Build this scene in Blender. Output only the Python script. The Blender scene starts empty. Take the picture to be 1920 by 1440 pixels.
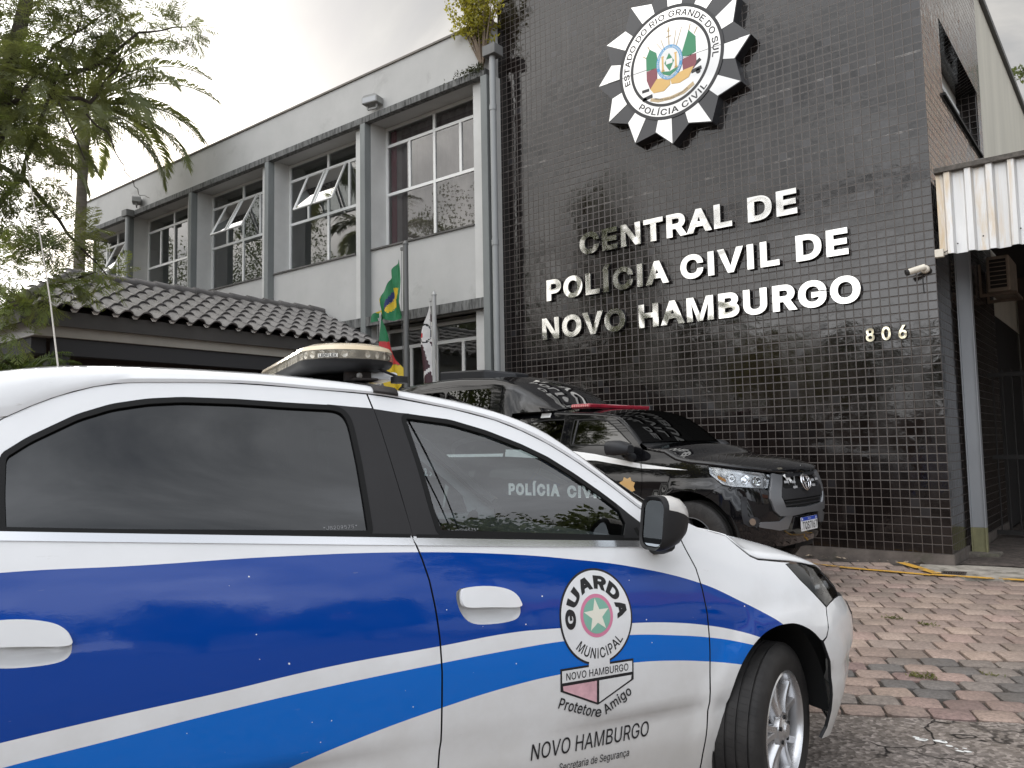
import bpy, bmesh, math, random
from mathutils import Vector, Matrix, noise as mnoise
from mathutils.geometry import delaunay_2d_cdt

# ------------------------------------------------------------------ camera, sky, sun, exposure
SC = bpy.context.scene
CAM = Vector((0.0, 0.0, 1.40))
def cam_axes(yaw, pitch, roll):
    f = Vector((-math.sin(yaw)*math.cos(pitch), math.cos(yaw)*math.cos(pitch), math.sin(pitch)))
    r0 = Vector((math.cos(yaw), math.sin(yaw), 0.0)); u0 = r0.cross(f)
    r = r0*math.cos(roll) + u0*math.sin(roll); u = u0*math.cos(roll) - r0*math.sin(roll)
    return r, u, f
CR, CU, CF = cam_axes(math.radians(38.62514528), math.radians(4.47913774), math.radians(-1.04042514))
cd = bpy.data.cameras.new('camera'); cam = bpy.data.objects.new('camera', cd)
SC.collection.objects.link(cam)
cd.sensor_width = 36.0; cd.lens = 1494.48/1920*36.0; cd.clip_start = 0.05; cd.clip_end = 3000.0
cam.matrix_world = Matrix(((CR.x, CU.x, -CF.x, CAM.x), (CR.y, CU.y, -CF.y, CAM.y), (CR.z, CU.z, -CF.z, CAM.z), (0, 0, 0, 1)))
SC.camera = cam
SC.view_settings.view_transform = 'Standard'; SC.view_settings.look = 'None'
SC.view_settings.exposure = 0.25; SC.view_settings.gamma = 1.0
try: SC.view_settings.use_curve_mapping = False
except Exception: pass
SUN_DIR = (CF*1494.5 + CR*(150-960) - CU*(285-720)).normalized()      # where the glow stands in the sky
SUN_EL = math.asin(SUN_DIR.z); SUN_AZ = math.atan2(SUN_DIR.x, SUN_DIR.y)

def nodes_of(idblock):
    idblock.use_nodes = True
    nt = idblock.node_tree; nt.nodes.clear(); return nt
def N(nt, typ, **kw):
    n = nt.nodes.new(typ)
    for k, v in kw.items():
        if k == 'inputs':
            for i, val in v.items(): n.inputs[i].default_value = val
        else: setattr(n, k, v)
    return n
def L(nt, a, b): nt.links.new(a, b)
def math_n(nt, op, a, b=None, clamp=False):
    n = nt.nodes.new('ShaderNodeMath'); n.operation = op; n.use_clamp = clamp
    for i, x in enumerate((a, b)):
        if x is None: continue
        if isinstance(x, (int, float)): n.inputs[i].default_value = x
        else: nt.links.new(x, n.inputs[i])
    return n.outputs[0]
def ramp_n(nt, fac, stops, interp='LINEAR'):
    n = nt.nodes.new('ShaderNodeValToRGB'); n.color_ramp.interpolation = interp
    el = n.color_ramp.elements
    while len(el) < len(stops): el.new(0.5)
    for e, (p, c) in zip(el, stops):
        e.position = p; e.color = (c[0], c[1], c[2], 1.0) if not isinstance(c, (int, float)) else (c, c, c, 1)
    nt.links.new(fac, n.inputs[0]); return n.outputs[0]
def mix_n(nt, fac, a, b, mode='MIX'):
    n = nt.nodes.new('ShaderNodeMix'); n.data_type = 'RGBA'; n.blend_type = mode; n.clamp_factor = True
    for sock, x in ((n.inputs[0], fac), (n.inputs[6], a), (n.inputs[7], b)):
        if isinstance(x, (int, float)): sock.default_value = x
        elif isinstance(x, tuple): sock.default_value = (x[0], x[1], x[2], 1.0)
        else: nt.links.new(x, sock)
    return n.outputs[2]
def noise_n(nt, vec, scale, detail=4.0, rough=0.55, dist=0.0):
    n = N(nt, 'ShaderNodeTexNoise', inputs={'Scale': scale, 'Detail': detail, 'Roughness': rough, 'Distortion': dist})
    if vec is not None: nt.links.new(vec, n.inputs['Vector'])
    return n

W = bpy.data.worlds.new('World'); SC.world = W
nt = nodes_of(W)
tc = N(nt, 'ShaderNodeTexCoord'); dvec = tc.outputs['Generated']
sky = N(nt, 'ShaderNodeTexSky'); sky.sky_type = 'NISHITA'; sky.sun_disc = False
sky.sun_elevation = SUN_EL; sky.sun_rotation = SUN_AZ; sky.air_density = 1.0; sky.dust_density = 1.5; sky.ozone_density = 1.0
sep = N(nt, 'ShaderNodeSeparateXYZ'); L(nt, dvec, sep.inputs[0])
zz = math_n(nt, 'ADD', math_n(nt, 'MAXIMUM', sep.outputs[2], 0.0), 0.30)
cx = math_n(nt, 'DIVIDE', sep.outputs[0], zz); cy = math_n(nt, 'DIVIDE', sep.outputs[1], zz)
comb = N(nt, 'ShaderNodeCombineXYZ'); L(nt, cx, comb.inputs[0]); L(nt, cy, comb.inputs[1]); comb.inputs[2].default_value = 3.7
n1 = noise_n(nt, comb.outputs[0], 1.25, 7.0, 0.58, 0.6)
n2 = noise_n(nt, comb.outputs[0], 0.55, 3.0, 0.5, 0.2)
fac = math_n(nt, 'ADD', math_n(nt, 'MULTIPLY', n1.outputs[0], 0.62), math_n(nt, 'MULTIPLY', n2.outputs[0], 0.38))
SKYK = 10.0
cloud = ramp_n(nt, fac, [(0.36, (0.56, 0.56, 0.57)), (0.45, (0.80, 0.79, 0.77)), (0.53, (1.15, 1.13, 1.10)), (0.64, (1.90, 1.88, 1.86))])
# the glow of the sun behind the cloud
sd = N(nt, 'ShaderNodeVectorMath', operation='DOT_PRODUCT'); L(nt, dvec, sd.inputs[0]); sd.inputs[1].default_value = SUN_DIR
dd = math_n(nt, 'MAXIMUM', sd.outputs['Value'], 0.0)
glow = math_n(nt, 'ADD', math_n(nt, 'MULTIPLY', math_n(nt, 'POWER', dd, 90.0), 2.6), math_n(nt, 'MULTIPLY', math_n(nt, 'POWER', dd, 18.0), 1.0))
# sky brightness shaped: lifted behind the camera to light the fronts, lowered ahead
bd = N(nt, 'ShaderNodeVectorMath', operation='DOT_PRODUCT'); L(nt, dvec, bd.inputs[0]); bd.inputs[1].default_value = Vector((-0.05, -0.82, 0.55)).normalized()
back = math_n(nt, 'POWER', math_n(nt, 'MAXIMUM', math_n(nt, 'ADD', bd.outputs['Value'], 0.15), 0.0), 1.4)
bl_ = N(nt, 'ShaderNodeVectorMath', operation='DOT_PRODUCT'); L(nt, dvec, bl_.inputs[0]); bl_.inputs[1].default_value = Vector((0.75, -0.52, 0.40)).normalized()
bluef = math_n(nt, 'MAXIMUM', bl_.outputs['Value'], 0.0)
fd_ = N(nt, 'ShaderNodeVectorMath', operation='DOT_PRODUCT'); L(nt, dvec, fd_.inputs[0]); fd_.inputs[1].default_value = Vector((-0.50, 0.72, 0.48)).normalized()
frontf = math_n(nt, 'MULTIPLY', math_n(nt, 'POWER', math_n(nt, 'MAXIMUM', fd_.outputs['Value'], 0.0), 3.0), -0.26)  # added dimming of the sky ahead of the camera
lum = math_n(nt, 'ADD', math_n(nt, 'ADD', glow, math_n(nt, 'ADD', frontf, 0.76)), math_n(nt, 'MULTIPLY', back, 1.25))
glowc = mix_n(nt, 1.0, cloud, mix_n(nt, bluef, (1.0, 0.985, 0.965), (0.90, 0.965, 1.07)), 'MULTIPLY')
sc1 = N(nt, 'ShaderNodeVectorMath', operation='SCALE'); L(nt, glowc, sc1.inputs[0]); L(nt, math_n(nt, 'MULTIPLY', lum, SKYK), sc1.inputs['Scale'])
cmask = ramp_n(nt, fac, [(0.36, 0.55), (0.50, 1.0)])
skymix = mix_n(nt, cmask, sky.outputs[0], sc1.outputs[0])
bg = N(nt, 'ShaderNodeBackground'); bg.inputs['Strength'].default_value = 0.1
L(nt, skymix, bg.inputs['Color'])
out = N(nt, 'ShaderNodeOutputWorld'); L(nt, bg.outputs[0], out.inputs[0])

sl = bpy.data.lights.new('sun', 'SUN'); sl.energy = 2.2; sl.angle = math.radians(10); sl.color = (1.0, 0.95, 0.87)
so = bpy.data.objects.new('sun', sl); SC.collection.objects.link(so)
so.rotation_euler = SUN_DIR.to_track_quat('Z', 'Y').to_euler()
so.location = (0, 0, 30)

# ------------------------------------------------------------------ helpers
COL = SC.collection
def empty(name, loc=(0, 0, 0), rz=0.0):
    o = bpy.data.objects.new(name, None); COL.objects.link(o)
    o.location = loc; o.rotation_euler = (0, 0, rz); o.empty_display_size = 0.3; return o
def tag(o, label=None, cat=None, group=None, kind=None):
    if label: o['label'] = label
    if cat: o['category'] = cat
    if group: o['group'] = group
    if kind: o['kind'] = kind
    return o
class MB:
    def __init__(s): s.v = []; s.f = []; s.m = []; s.col = None
    def add(s, verts, faces, mi=0):
        b = len(s.v); s.v.extend([tuple(p) for p in verts])
        for f in faces: s.f.append(tuple(b+i for i in f)); s.m.append(mi)
    def box(s, x0, x1, y0, y1, z0, z1, mi=0):
        s.add([(x0,y0,z0),(x1,y0,z0),(x1,y1,z0),(x0,y1,z0),(x0,y0,z1),(x1,y0,z1),(x1,y1,z1),(x0,y1,z1)],
              [(0,3,2,1),(4,5,6,7),(0,1,5,4),(1,2,6,5),(2,3,7,6),(3,0,4,7)], mi)
    def obox(s, c, ax, ay, az, mi=0):
        c, ax, ay, az = Vector(c), Vector(ax), Vector(ay), Vector(az)
        p = [c+ax*i+ay*j+az*k for k in (-1,1) for i, j in ((-1,-1),(1,-1),(1,1),(-1,1))]
        s.add(p, [(0,3,2,1),(4,5,6,7),(0,1,5,4),(1,2,6,5),(2,3,7,6),(3,0,4,7)], mi)
    def bar(s, p0, p1, w, h, up=(0,0,1), mi=0):
        p0, p1 = Vector(p0), Vector(p1); d = (p1-p0); l = d.length; d.normalize()
        up = Vector(up); side = d.cross(up)
        if side.length < 1e-4: side = d.cross(Vector((1,0,0)))
        side.normalize(); up = side.cross(d)
        s.obox((p0+p1)/2, d*(l/2), side*(w/2), up*(h/2), mi)
    def quad(s, a, b, c, d, mi=0): s.add([a, b, c, d], [(0,1,2,3)], mi)
    def tube(s, path, r, n=8, mi=0, cap=True):
        path = [Vector(p) for p in path]; k = len(path)
        rs = r if isinstance(r, (list, tuple)) else [r]*k
        base = len(s.v); prev = None
        for i, p in enumerate(path):
            t = (path[min(i+1, k-1)]-path[max(i-1, 0)])
            if t.length < 1e-9: t = Vector((0,0,1))
            t.normalize()
            if prev is None:
                a = t.cross(Vector((0,0,1)))
                if a.length < 1e-3: a = t.cross(Vector((1,0,0)))
                a.normalize()
            else:
                a = prev - t*prev.dot(t)
                if a.length < 1e-6: a = t.orthogonal()
                a.normalize()
            prev = a; b = t.cross(a)
            for j in range(n):
                th = 2*math.pi*j/n
                s.v.append(tuple(p + a*(rs[i]*math.cos(th)) + b*(rs[i]*math.sin(th))))
        for i in range(k-1):
            for j in range(n):
                j2 = (j+1) % n
                s.f.append((base+i*n+j, base+i*n+j2, base+(i+1)*n+j2, base+(i+1)*n+j)); s.m.append(mi)
        if cap:
            s.f.append(tuple(base+j for j in reversed(range(n)))); s.m.append(mi)
            s.f.append(tuple(base+(k-1)*n+j for j in range(n))); s.m.append(mi)
    def lathe(s, prof, n=24, axis='z', c=(0,0,0), mi=0, closed=False):
        base = len(s.v); k = len(prof); c = Vector(c)
        for (r, h) in prof:
            for j in range(n):
                th = 2*math.pi*j/n; a, b = r*math.cos(th), r*math.sin(th)
                p = {'z': (a, b, h), 'y': (a, h, -b), 'x': (h, a, b)}[axis]
                s.v.append(tuple(c+Vector(p)))
        rows = k if closed else k-1
        for i in range(rows):
            i2 = (i+1) % k
            for j in range(n):
                j2 = (j+1) % n
                s.f.append((base+i*n+j, base+i*n+j2, base+i2*n+j2, base+i2*n+j)); s.m.append(mi)
    def prism(s, poly, fmap, h0, h1, mi=0, holes=(), mi_side=None):
        "poly: 2D outline, fmap(a,b,h)->3D"
        vs, fs = tri2d(poly, holes)
        s.add([fmap(x, y, h1) for x, y in vs], fs, mi)
        s.add([fmap(x, y, h0) for x, y in vs], [tuple(reversed(f)) for f in fs], mi)
        for loop in [poly]+list(holes):
            k = len(loop); b = [fmap(x, y, h0) for x, y in loop]+[fmap(x, y, h1) for x, y in loop]
            s.add(b, [(i, (i+1) % k, k+(i+1) % k, k+i) for i in range(k)], mi if mi_side is None else mi_side)
    def grid(s, rows, mi=0, close=False):
        b = len(s.v); n = len(rows[0])
        for r in rows: s.v.extend([tuple(p) for p in r])
        for i in range(len(rows)-1):
            for j in range(n-1 if not close else n):
                j2 = (j+1) % n
                s.f.append((b+i*n+j, b+i*n+j2, b+(i+1)*n+j2, b+(i+1)*n+j)); s.m.append(mi)
    def build(s, name, mats, parent=None, smooth=None, bevel=0.0, world=False, recalc=False, seg=2):
        me = bpy.data.meshes.new(name)
        off = Vector(parent.location) if (parent is not None and world) else Vector((0,0,0))
        me.from_pydata([(p[0]-off.x, p[1]-off.y, p[2]-off.z) for p in s.v], [], s.f)
        if not isinstance(mats, (list, tuple)): mats = [mats]
        for m in mats: me.materials.append(m)
        if len(mats) > 1: me.polygons.foreach_set('material_index', s.m)
        if recalc:
            bm = bmesh.new(); bm.from_mesh(me); bmesh.ops.remove_doubles(bm, verts=bm.verts, dist=1e-5)
            bmesh.ops.recalc_face_normals(bm, faces=bm.faces); bm.to_mesh(me); bm.free()
        if smooth is not None:
            me.shade_smooth()
            if smooth < 179: me.set_sharp_from_angle(angle=math.radians(smooth))
        me.update()
        o = bpy.data.objects.new(name, me); COL.objects.link(o)
        if parent is not None: o.parent = parent
        if bevel > 0:
            md = o.modifiers.new('bevel', 'BEVEL'); md.width = bevel; md.segments = seg; md.limit_method = 'ANGLE'; md.angle_limit = math.radians(40)
            md.harden_normals = False
        return o
def tri2d(poly, holes=(), pts=()):
    vs = [Vector(p) for p in poly]; es = [(i, (i+1) % len(poly)) for i in range(len(poly))]
    for h in holes:
        b = len(vs); vs += [Vector(p) for p in h]; es += [(b+i, b+(i+1) % len(h)) for i in range(len(h))]
    vs += [Vector(p) for p in pts]
    r = delaunay_2d_cdt(vs, es, [], 5 if holes else 2, 1e-6)
    # keep only triangles whose centre lies inside the outline and outside the holes
    ov, of = r[0], r[2]; tris = []
    for f in of:
        c = sum((ov[i] for i in f), Vector((0, 0)))/len(f)
        if not inside(c, poly) or any(inside(c, h) for h in holes): continue
        a = 0.0
        for i in range(len(f)):
            p, q = ov[f[i]], ov[f[(i+1) % len(f)]]; a += p.x*q.y-q.x*p.y
        tris.append(tuple(f) if a > 0 else tuple(reversed(f)))
    return [(p.x, p.y) for p in ov], tris
def inside(p, poly):
    c = False; x, y = p[0], p[1]; n = len(poly); j = n-1
    for i in range(n):
        xi, yi = poly[i][0], poly[i][1]; xj, yj = poly[j][0], poly[j][1]
        if (yi > y) != (yj > y) and x < (xj-xi)*(y-yi)/(yj-yi)+xi: c = not c
        j = i
    return c
def inset(poly, d):
    "offset a closed outline inwards by d"
    n = len(poly); a = sum(poly[i][0]*poly[(i+1) % n][1]-poly[(i+1) % n][0]*poly[i][1] for i in range(n))
    sg = 1.0 if a > 0 else -1.0; out = []
    for i in range(n):
        p0, p1, p2 = Vector(poly[i-1]), Vector(poly[i]), Vector(poly[(i+1) % n])
        e1 = (p1-p0).normalized(); e2 = (p2-p1).normalized()
        n1 = Vector((-e1.y, e1.x))*sg; n2 = Vector((-e2.y, e2.x))*sg
        b = n1+n2; l = max(0.35, b.length_squared/2)
        q = p1+b*(d/l/1.0)*1.0 if l > 0 else p1+n1*d
        out.append((q.x, q.y))
    return out
def dense(loop, step, closed=True):
    out = []; n = len(loop)
    for i in range(n if closed else n-1):
        a, b = loop[i], loop[(i+1) % n]; l = math.hypot(b[0]-a[0], b[1]-a[1]); k = max(1, int(l/step+0.5))
        for j in range(k): out.append((a[0]+(b[0]-a[0])*j/k, a[1]+(b[1]-a[1])*j/k))
    if not closed: out.append(loop[-1])
    return out
def rrect(x0, x1, y0, y1, r, k=4):
    o = []
    for cx, cy, a0 in ((x1-r, y0+r, -90), (x1-r, y1-r, 0), (x0+r, y1-r, 90), (x0+r, y0+r, 180)):
        for i in range(k+1):
            a = math.radians(a0+90*i/k); o.append((cx+r*math.cos(a), cy+r*math.sin(a)))
    return o
def circle2(cx, cy, rx, ry=None, n=40):
    ry = rx if ry is None else ry
    return [(cx+rx*math.cos(2*math.pi*i/n), cy+ry*math.sin(2*math.pi*i/n)) for i in range(n)]
GLY = {
' ':(94,[]),
'(':(137,['45,103 45,122 47,142 50,162 55,182 60,202 66,221 73,239 80,255 88,270 118,270 110,252 102,233 95,214 90,195 85,176 81,157 78,138 76,120 76,103 76,88 78,73 80,57 84,41 88,25 94,8 101,-10 109,-28 118,-48 88,-48 75,-23 64,2 56,27 49,53 46,78']),
'*':(227,['101,111 103,165 57,136 45,158 93,183 45,208 57,229 103,200 101,254 125,254 123,200 169,229 181,208 133,183 181,158 169,136 123,165 125,111']),
'-':(227,['168,122 168,94 57,94 57,122']),
'0':(227,['113,-3 95,-2 79,3 65,12 53,24 42,39 34,57 29,77 25,101 24,127 25,153 29,177 35,197 43,215 53,230 65,242 79,251 95,256 113,258 131,256 147,251 161,242 174,230 184,215 192,197 198,177 201,153 203,127 201,101 198,77 192,57 184,39 174,24 162,12 147,3 131,-2','113,25 125,26 136,30 145,37 153,46 160,58 165,72 169,88 171,107 172,127 171,148 169,166 165,182 160,197 153,208 145,218 136,224 125,228 113,230 101,228 91,224 82,218 73,208 67,197 62,182 58,166 55,148 55,127 55,107 58,88 62,72 67,58 73,46 82,37 91,30 101,26']),
'1':(227,['38,0 38,27 195,27 195,0','138,254 138,0 106,0 106,224 105,224 43,179 43,213 99,254']),
'2':(227,['32,0 32,24 117,114 141,141 149,153 155,163 159,174 160,186 159,198 154,209 146,218 137,224 125,228 112,230 98,228 86,224 77,216 69,207 65,195 64,181 33,181 34,196 37,209 43,221 51,232 60,241 72,248 84,253 98,257 112,258 127,257 141,254 153,248 164,241 173,233 181,223 186,211 189,199 191,186 189,172 185,159 181,150 175,140 168,129 133,90 76,30 76,28 195,28 195,0']),
'3':(227,['109,-3 94,-2 80,0 66,5 54,11 44,19 35,29 28,40 24,52 22,66 55,66 57,54 63,44 72,35 83,30 95,26 109,25 124,26 138,30 149,37 157,46 163,58 165,72 163,86 158,98 150,109 137,117 127,121 115,123 101,124 78,124 78,150 144,224 144,226 35,226 35,254 186,254 186,230 106,139 106,144 124,145 140,143 154,138 167,131 177,122 185,111 192,99 195,86 196,72 195,58 191,45 185,33 177,22 166,13 154,6 141,1 125,-2']),
'5':(227,['111,-3 96,-2 82,1 70,6 59,12 49,20 41,30 35,41 32,53 30,65 61,65 64,54 69,44 77,36 87,30 98,26 111,25 125,27 138,32 149,41 157,52 162,66 164,81 163,92 161,101 157,111 148,122 137,131 124,137 109,138 96,137 84,134 73,129 64,123 34,126 48,254 183,254 183,226 75,226 67,151 68,151 77,157 89,162 101,166 115,167 126,166 137,164 147,160 156,156 165,150 172,143 179,134 185,125 189,116 193,105 195,94 195,82 194,66 191,51 184,38 176,26 166,16 154,8 141,1 126,-2']),
'6':(227,['113,-3 98,-2 84,1 71,7 60,15 50,25 42,37 36,51 33,65 32,81 33,93 35,106 40,119 47,134 56,151 69,170 126,254 161,254 75,131 73,131 77,137 83,144 90,149 98,153 107,156 117,157 132,156 146,153 158,147 169,140 178,131 185,120 190,107 193,94 194,79 193,63 190,49 184,36 176,25 166,15 155,7 142,1 128,-2','113,24 127,26 139,31 149,40 157,51 162,64 164,79 162,94 157,107 149,118 139,126 127,131 113,133 99,131 87,126 77,118 69,107 64,94 62,79 64,64 69,51 77,40 87,31 99,26']),
'7':(227,['48,0 162,224 162,226 31,226 31,254 195,254 195,224 82,0']),
'8':(227,['113,-3 97,-2 82,1 68,6 56,13 45,21 37,31 31,42 27,54 26,68 27,78 29,88 33,98 40,110 51,121 63,128 76,132 76,133 65,138 55,145 46,154 40,165 36,177 35,190 36,203 40,214 45,225 53,234 62,242 73,249 85,254 99,257 113,258 128,257 141,254 153,249 164,242 173,234 181,225 186,214 190,203 191,190 190,177 186,165 180,154 171,145 162,138 150,133 150,132 164,128 176,121 186,110 194,98 197,88 200,78 200,68 199,54 195,42 189,31 181,21 171,13 158,6 145,1 130,-2','113,25 129,26 142,30 153,37 161,46 167,57 168,69 167,83 161,94 153,104 141,111 128,116 113,118 98,116 85,111 73,104 65,94 59,83 58,69 59,57 64,46 73,37 84,30 92,27 102,25','113,145 126,146 137,150 146,157 154,165 158,176 160,188 158,200 154,210 147,218 138,225 126,229 113,230 100,229 89,225 79,218 72,210 68,200 66,188 68,176 72,165 79,157 89,150 100,146']),
'9':(227,['113,258 128,257 142,253 155,247 166,239 176,229 184,217 190,204 193,189 194,173 194,161 191,148 186,135 180,120 170,103 158,84 100,0 65,0 151,124 154,124 149,117 144,111 137,105 128,101 119,98 109,97 94,98 81,102 69,107 58,114 49,124 41,134 36,147 33,161 32,176 33,191 36,205 42,218 50,230 60,239 71,247 84,253 98,257','113,230 99,228 87,223 77,215 69,204 64,191 63,176 64,161 69,148 77,137 87,129 99,123 113,122 127,123 139,129 149,137 157,147 162,160 164,175 162,190 157,204 150,215 139,223 127,228']),
'A':(240,['8,0 101,254 138,254 231,0 198,0 144,151 132,186 116,239 123,239 106,185 95,151 43,0','55,71 55,99 185,99 185,71']),
'B':(228,['30,0 30,254 121,254 137,253 152,250 164,245 175,239 184,230 190,221 195,210 198,199 199,187 198,172 193,160 187,150 178,143 168,137 157,133 157,131 170,129 182,123 192,114 201,102 205,92 208,81 209,68 208,56 205,44 200,33 193,24 184,16 172,9 158,4 142,1 123,0','62,29 122,29 140,30 154,34 165,40 172,48 176,58 178,68 176,81 171,92 163,102 153,109 140,114 124,115 62,115','62,143 119,143 132,144 144,148 154,155 162,163 166,174 168,186 167,197 163,206 156,214 147,221 135,225 120,226 62,226']),
'C':(255,['134,-3 113,-2 93,4 75,12 59,25 46,40 35,58 27,78 22,101 20,127 22,153 27,176 35,197 46,215 59,230 75,242 93,251 113,256 134,258 146,257 158,255 170,252 181,248 191,242 201,236 210,228 217,219 224,209 229,198 234,187 236,174 204,174 200,186 195,197 187,206 179,214 169,220 158,224 146,227 134,228 119,227 105,223 92,216 80,207 71,196 62,182 57,166 53,148 52,127 53,107 57,88 63,72 71,59 80,47 92,38 105,32 119,28 134,26 146,27 158,30 169,34 179,40 187,48 195,57 200,68 204,80 236,80 234,68 229,56 224,45 217,36 210,27 201,19 192,12 181,7 170,2 159,-1 146,-3']),
'D':(251,['109,0 48,0 48,29 107,29 127,30 144,34 159,40 171,49 182,61 189,75 195,90 198,108 200,128 198,147 195,165 190,180 182,194 172,205 160,214 145,221 129,225 110,226 47,226 47,254 113,254 136,253 157,248 176,239 192,228 206,213 217,196 225,175 229,153 231,128 229,102 224,80 217,59 206,42 192,27 175,15 156,7 134,2','62,254 62,0 30,0 30,254']),
'E':(209,['30,0 30,254 186,254 186,226 62,226 62,143 178,143 178,114 62,114 62,29 188,29 188,0']),
'F':(205,['30,0 30,254 185,254 185,226 62,226 62,139 173,139 173,111 62,111 62,0']),
'G':(260,['134,-3 113,-2 93,4 75,13 59,25 45,40 35,58 27,78 22,102 20,127 22,153 27,176 35,197 45,215 59,230 74,242 92,251 112,256 132,258 146,257 158,255 170,252 181,247 192,242 202,235 210,227 218,218 225,208 230,198 234,186 237,174 204,174 199,186 194,197 186,206 178,213 168,220 158,224 146,227 133,228 118,227 104,223 92,216 80,207 70,196 62,182 57,166 53,148 52,127 53,107 57,88 63,72 71,59 81,47 92,38 105,32 119,28 134,26 148,27 161,31 172,36 183,43 191,51 198,62 203,74 206,87 207,101 217,100 141,100 141,128 239,128 239,100 237,80 233,62 225,45 215,31 203,19 188,9 172,2 154,-2']),
'H':(258,['30,0 30,254 62,254 62,144 196,144 196,254 228,254 228,0 196,0 196,116 62,116 62,0']),
'I':(150,['16,0 16,29 59,29 59,226 16,226 16,254 135,254 135,226 91,226 91,29 135,29 135,0']),
'J':(198,['93,-3 71,-1 53,5 38,16 26,31 19,50 17,73 17,86 49,86 49,73 50,58 54,47 61,37 70,30 80,26 93,25 105,26 115,30 124,37 131,47 135,58 136,73 136,254 168,254 168,73 166,50 159,31 147,16 132,5 113,-1']),
'L':(196,['30,0 30,254 62,254 62,29 181,29 181,0']),
'M':(314,['30,0 30,254 76,254 139,94 144,79 150,61 156,42 161,24 154,24 159,41 165,61 171,79 176,94 238,254 284,254 284,0 252,0 252,145 252,163 253,184 253,207 253,229 256,229 249,205 241,181 234,161 228,145 171,0 143,0 85,145 80,160 72,181 65,204 56,229 59,229 60,208 60,186 61,164 61,145 61,0']),
'N':(262,['30,0 30,254 68,254 172,91 181,75 194,53 207,27 202,27 200,54 200,79 199,97 199,254 232,254 232,0 193,0 101,145 89,165 74,191 54,226 60,227 61,192 62,164 62,145 62,0']),
'O':(267,['133,-3 112,-2 93,4 75,12 59,25 46,40 35,58 27,78 22,101 20,127 22,153 27,176 35,197 46,215 59,230 75,242 93,251 112,256 133,258 155,256 174,251 192,242 208,230 221,215 232,197 240,176 245,153 247,127 245,101 240,78 232,58 221,40 208,25 192,12 174,4 155,-2','133,26 148,28 162,32 175,38 186,47 196,58 204,72 210,88 214,106 215,127 214,148 210,166 204,182 196,196 186,207 175,216 162,223 148,227 133,228 119,227 105,223 92,216 81,207 71,196 63,182 57,166 53,148 52,127 53,106 57,88 63,72 71,58 81,47 92,38 105,32 119,28']),
'P':(222,['30,0 30,254 118,254 136,253 152,250 166,244 178,236 187,226 195,215 200,202 203,189 204,174 203,159 200,145 195,133 187,121 178,112 166,104 152,98 136,94 118,93 55,93 55,121 116,121 129,122 139,124 149,128 159,136 167,147 171,160 172,174 171,188 167,201 159,211 148,219 139,223 129,225 116,226 62,226 62,0']),
'Q':(267,['123,80 156,80 185,42 192,32 234,-24 200,-24 173,13 166,23','133,-3 112,-2 93,4 75,12 59,25 46,40 35,58 27,78 22,101 20,127 22,153 27,176 35,197 46,215 59,230 75,242 93,251 112,256 133,258 155,256 174,251 192,242 208,230 221,215 232,197 240,176 245,153 247,127 245,101 240,78 232,58 221,40 208,25 192,12 174,4 155,-2','133,26 148,28 162,32 175,38 186,47 196,58 204,72 210,88 214,106 215,127 214,148 210,166 204,182 196,196 186,207 175,216 162,223 148,227 133,228 119,227 105,223 92,216 81,207 71,196 63,182 57,166 53,148 52,127 53,106 57,88 63,72 71,58 81,47 92,38 105,32 119,28']),
'R':(224,['30,0 30,254 118,254 136,253 153,250 167,244 178,237 188,227 195,217 200,204 204,191 205,176 204,161 200,148 195,136 188,125 178,116 166,109 152,103 136,100 118,99 48,99 48,128 117,128 129,128 140,130 149,133 160,141 167,150 171,162 173,176 171,190 167,202 159,212 149,220 140,223 129,225 116,226 62,226 62,0','177,0 115,115 151,115 214,0']),
'S':(223,['112,-4 94,-3 78,0 64,5 51,11 41,20 32,30 25,42 21,54 19,68 52,68 55,55 62,44 71,35 83,29 97,26 112,25 123,25 133,27 143,30 155,37 165,46 171,57 173,70 171,81 166,89 158,96 148,102 122,111 92,120 72,126 56,135 43,145 34,156 28,170 26,186 27,200 31,213 37,224 46,234 57,242 69,249 83,254 97,257 114,258 130,257 145,254 158,249 170,242 180,234 189,224 195,213 199,202 200,189 169,189 166,201 160,211 151,219 140,225 127,228 112,229 97,228 84,224 73,218 64,209 59,199 58,188 60,176 65,167 74,160 85,154 106,147 132,140 156,132 168,126 179,119 189,110 197,99 201,90 203,80 204,69 203,56 199,43 193,32 185,21 174,13 162,5 147,0 130,-3']),
'T':(224,['16,226 16,254 208,254 208,226 128,226 128,0 96,0 96,226']),
'U':(259,['129,-4 110,-3 93,1 77,8 63,17 52,27 42,40 36,54 31,70 30,87 30,254 62,254 62,89 63,77 66,66 70,57 77,48 84,40 94,34 104,29 116,27 129,26 143,27 155,29 165,34 175,40 182,48 188,57 193,66 195,77 196,89 196,254 229,254 229,87 227,70 223,54 216,40 207,27 195,17 182,8 166,1 149,-3']),
'V':(240,['102,0 8,254 42,254 96,103 108,69 124,15 117,15 133,69 145,103 197,254 231,254 139,0']),
'X':(237,['9,0 109,142 109,118 15,254 52,254 89,200 102,181 112,164 122,146 116,146 126,164 136,181 149,200 187,254 223,254 129,119 129,143 228,0 191,0 146,65 134,83 125,98 115,116 122,116 113,98 103,83 91,65 46,0']),
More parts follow.
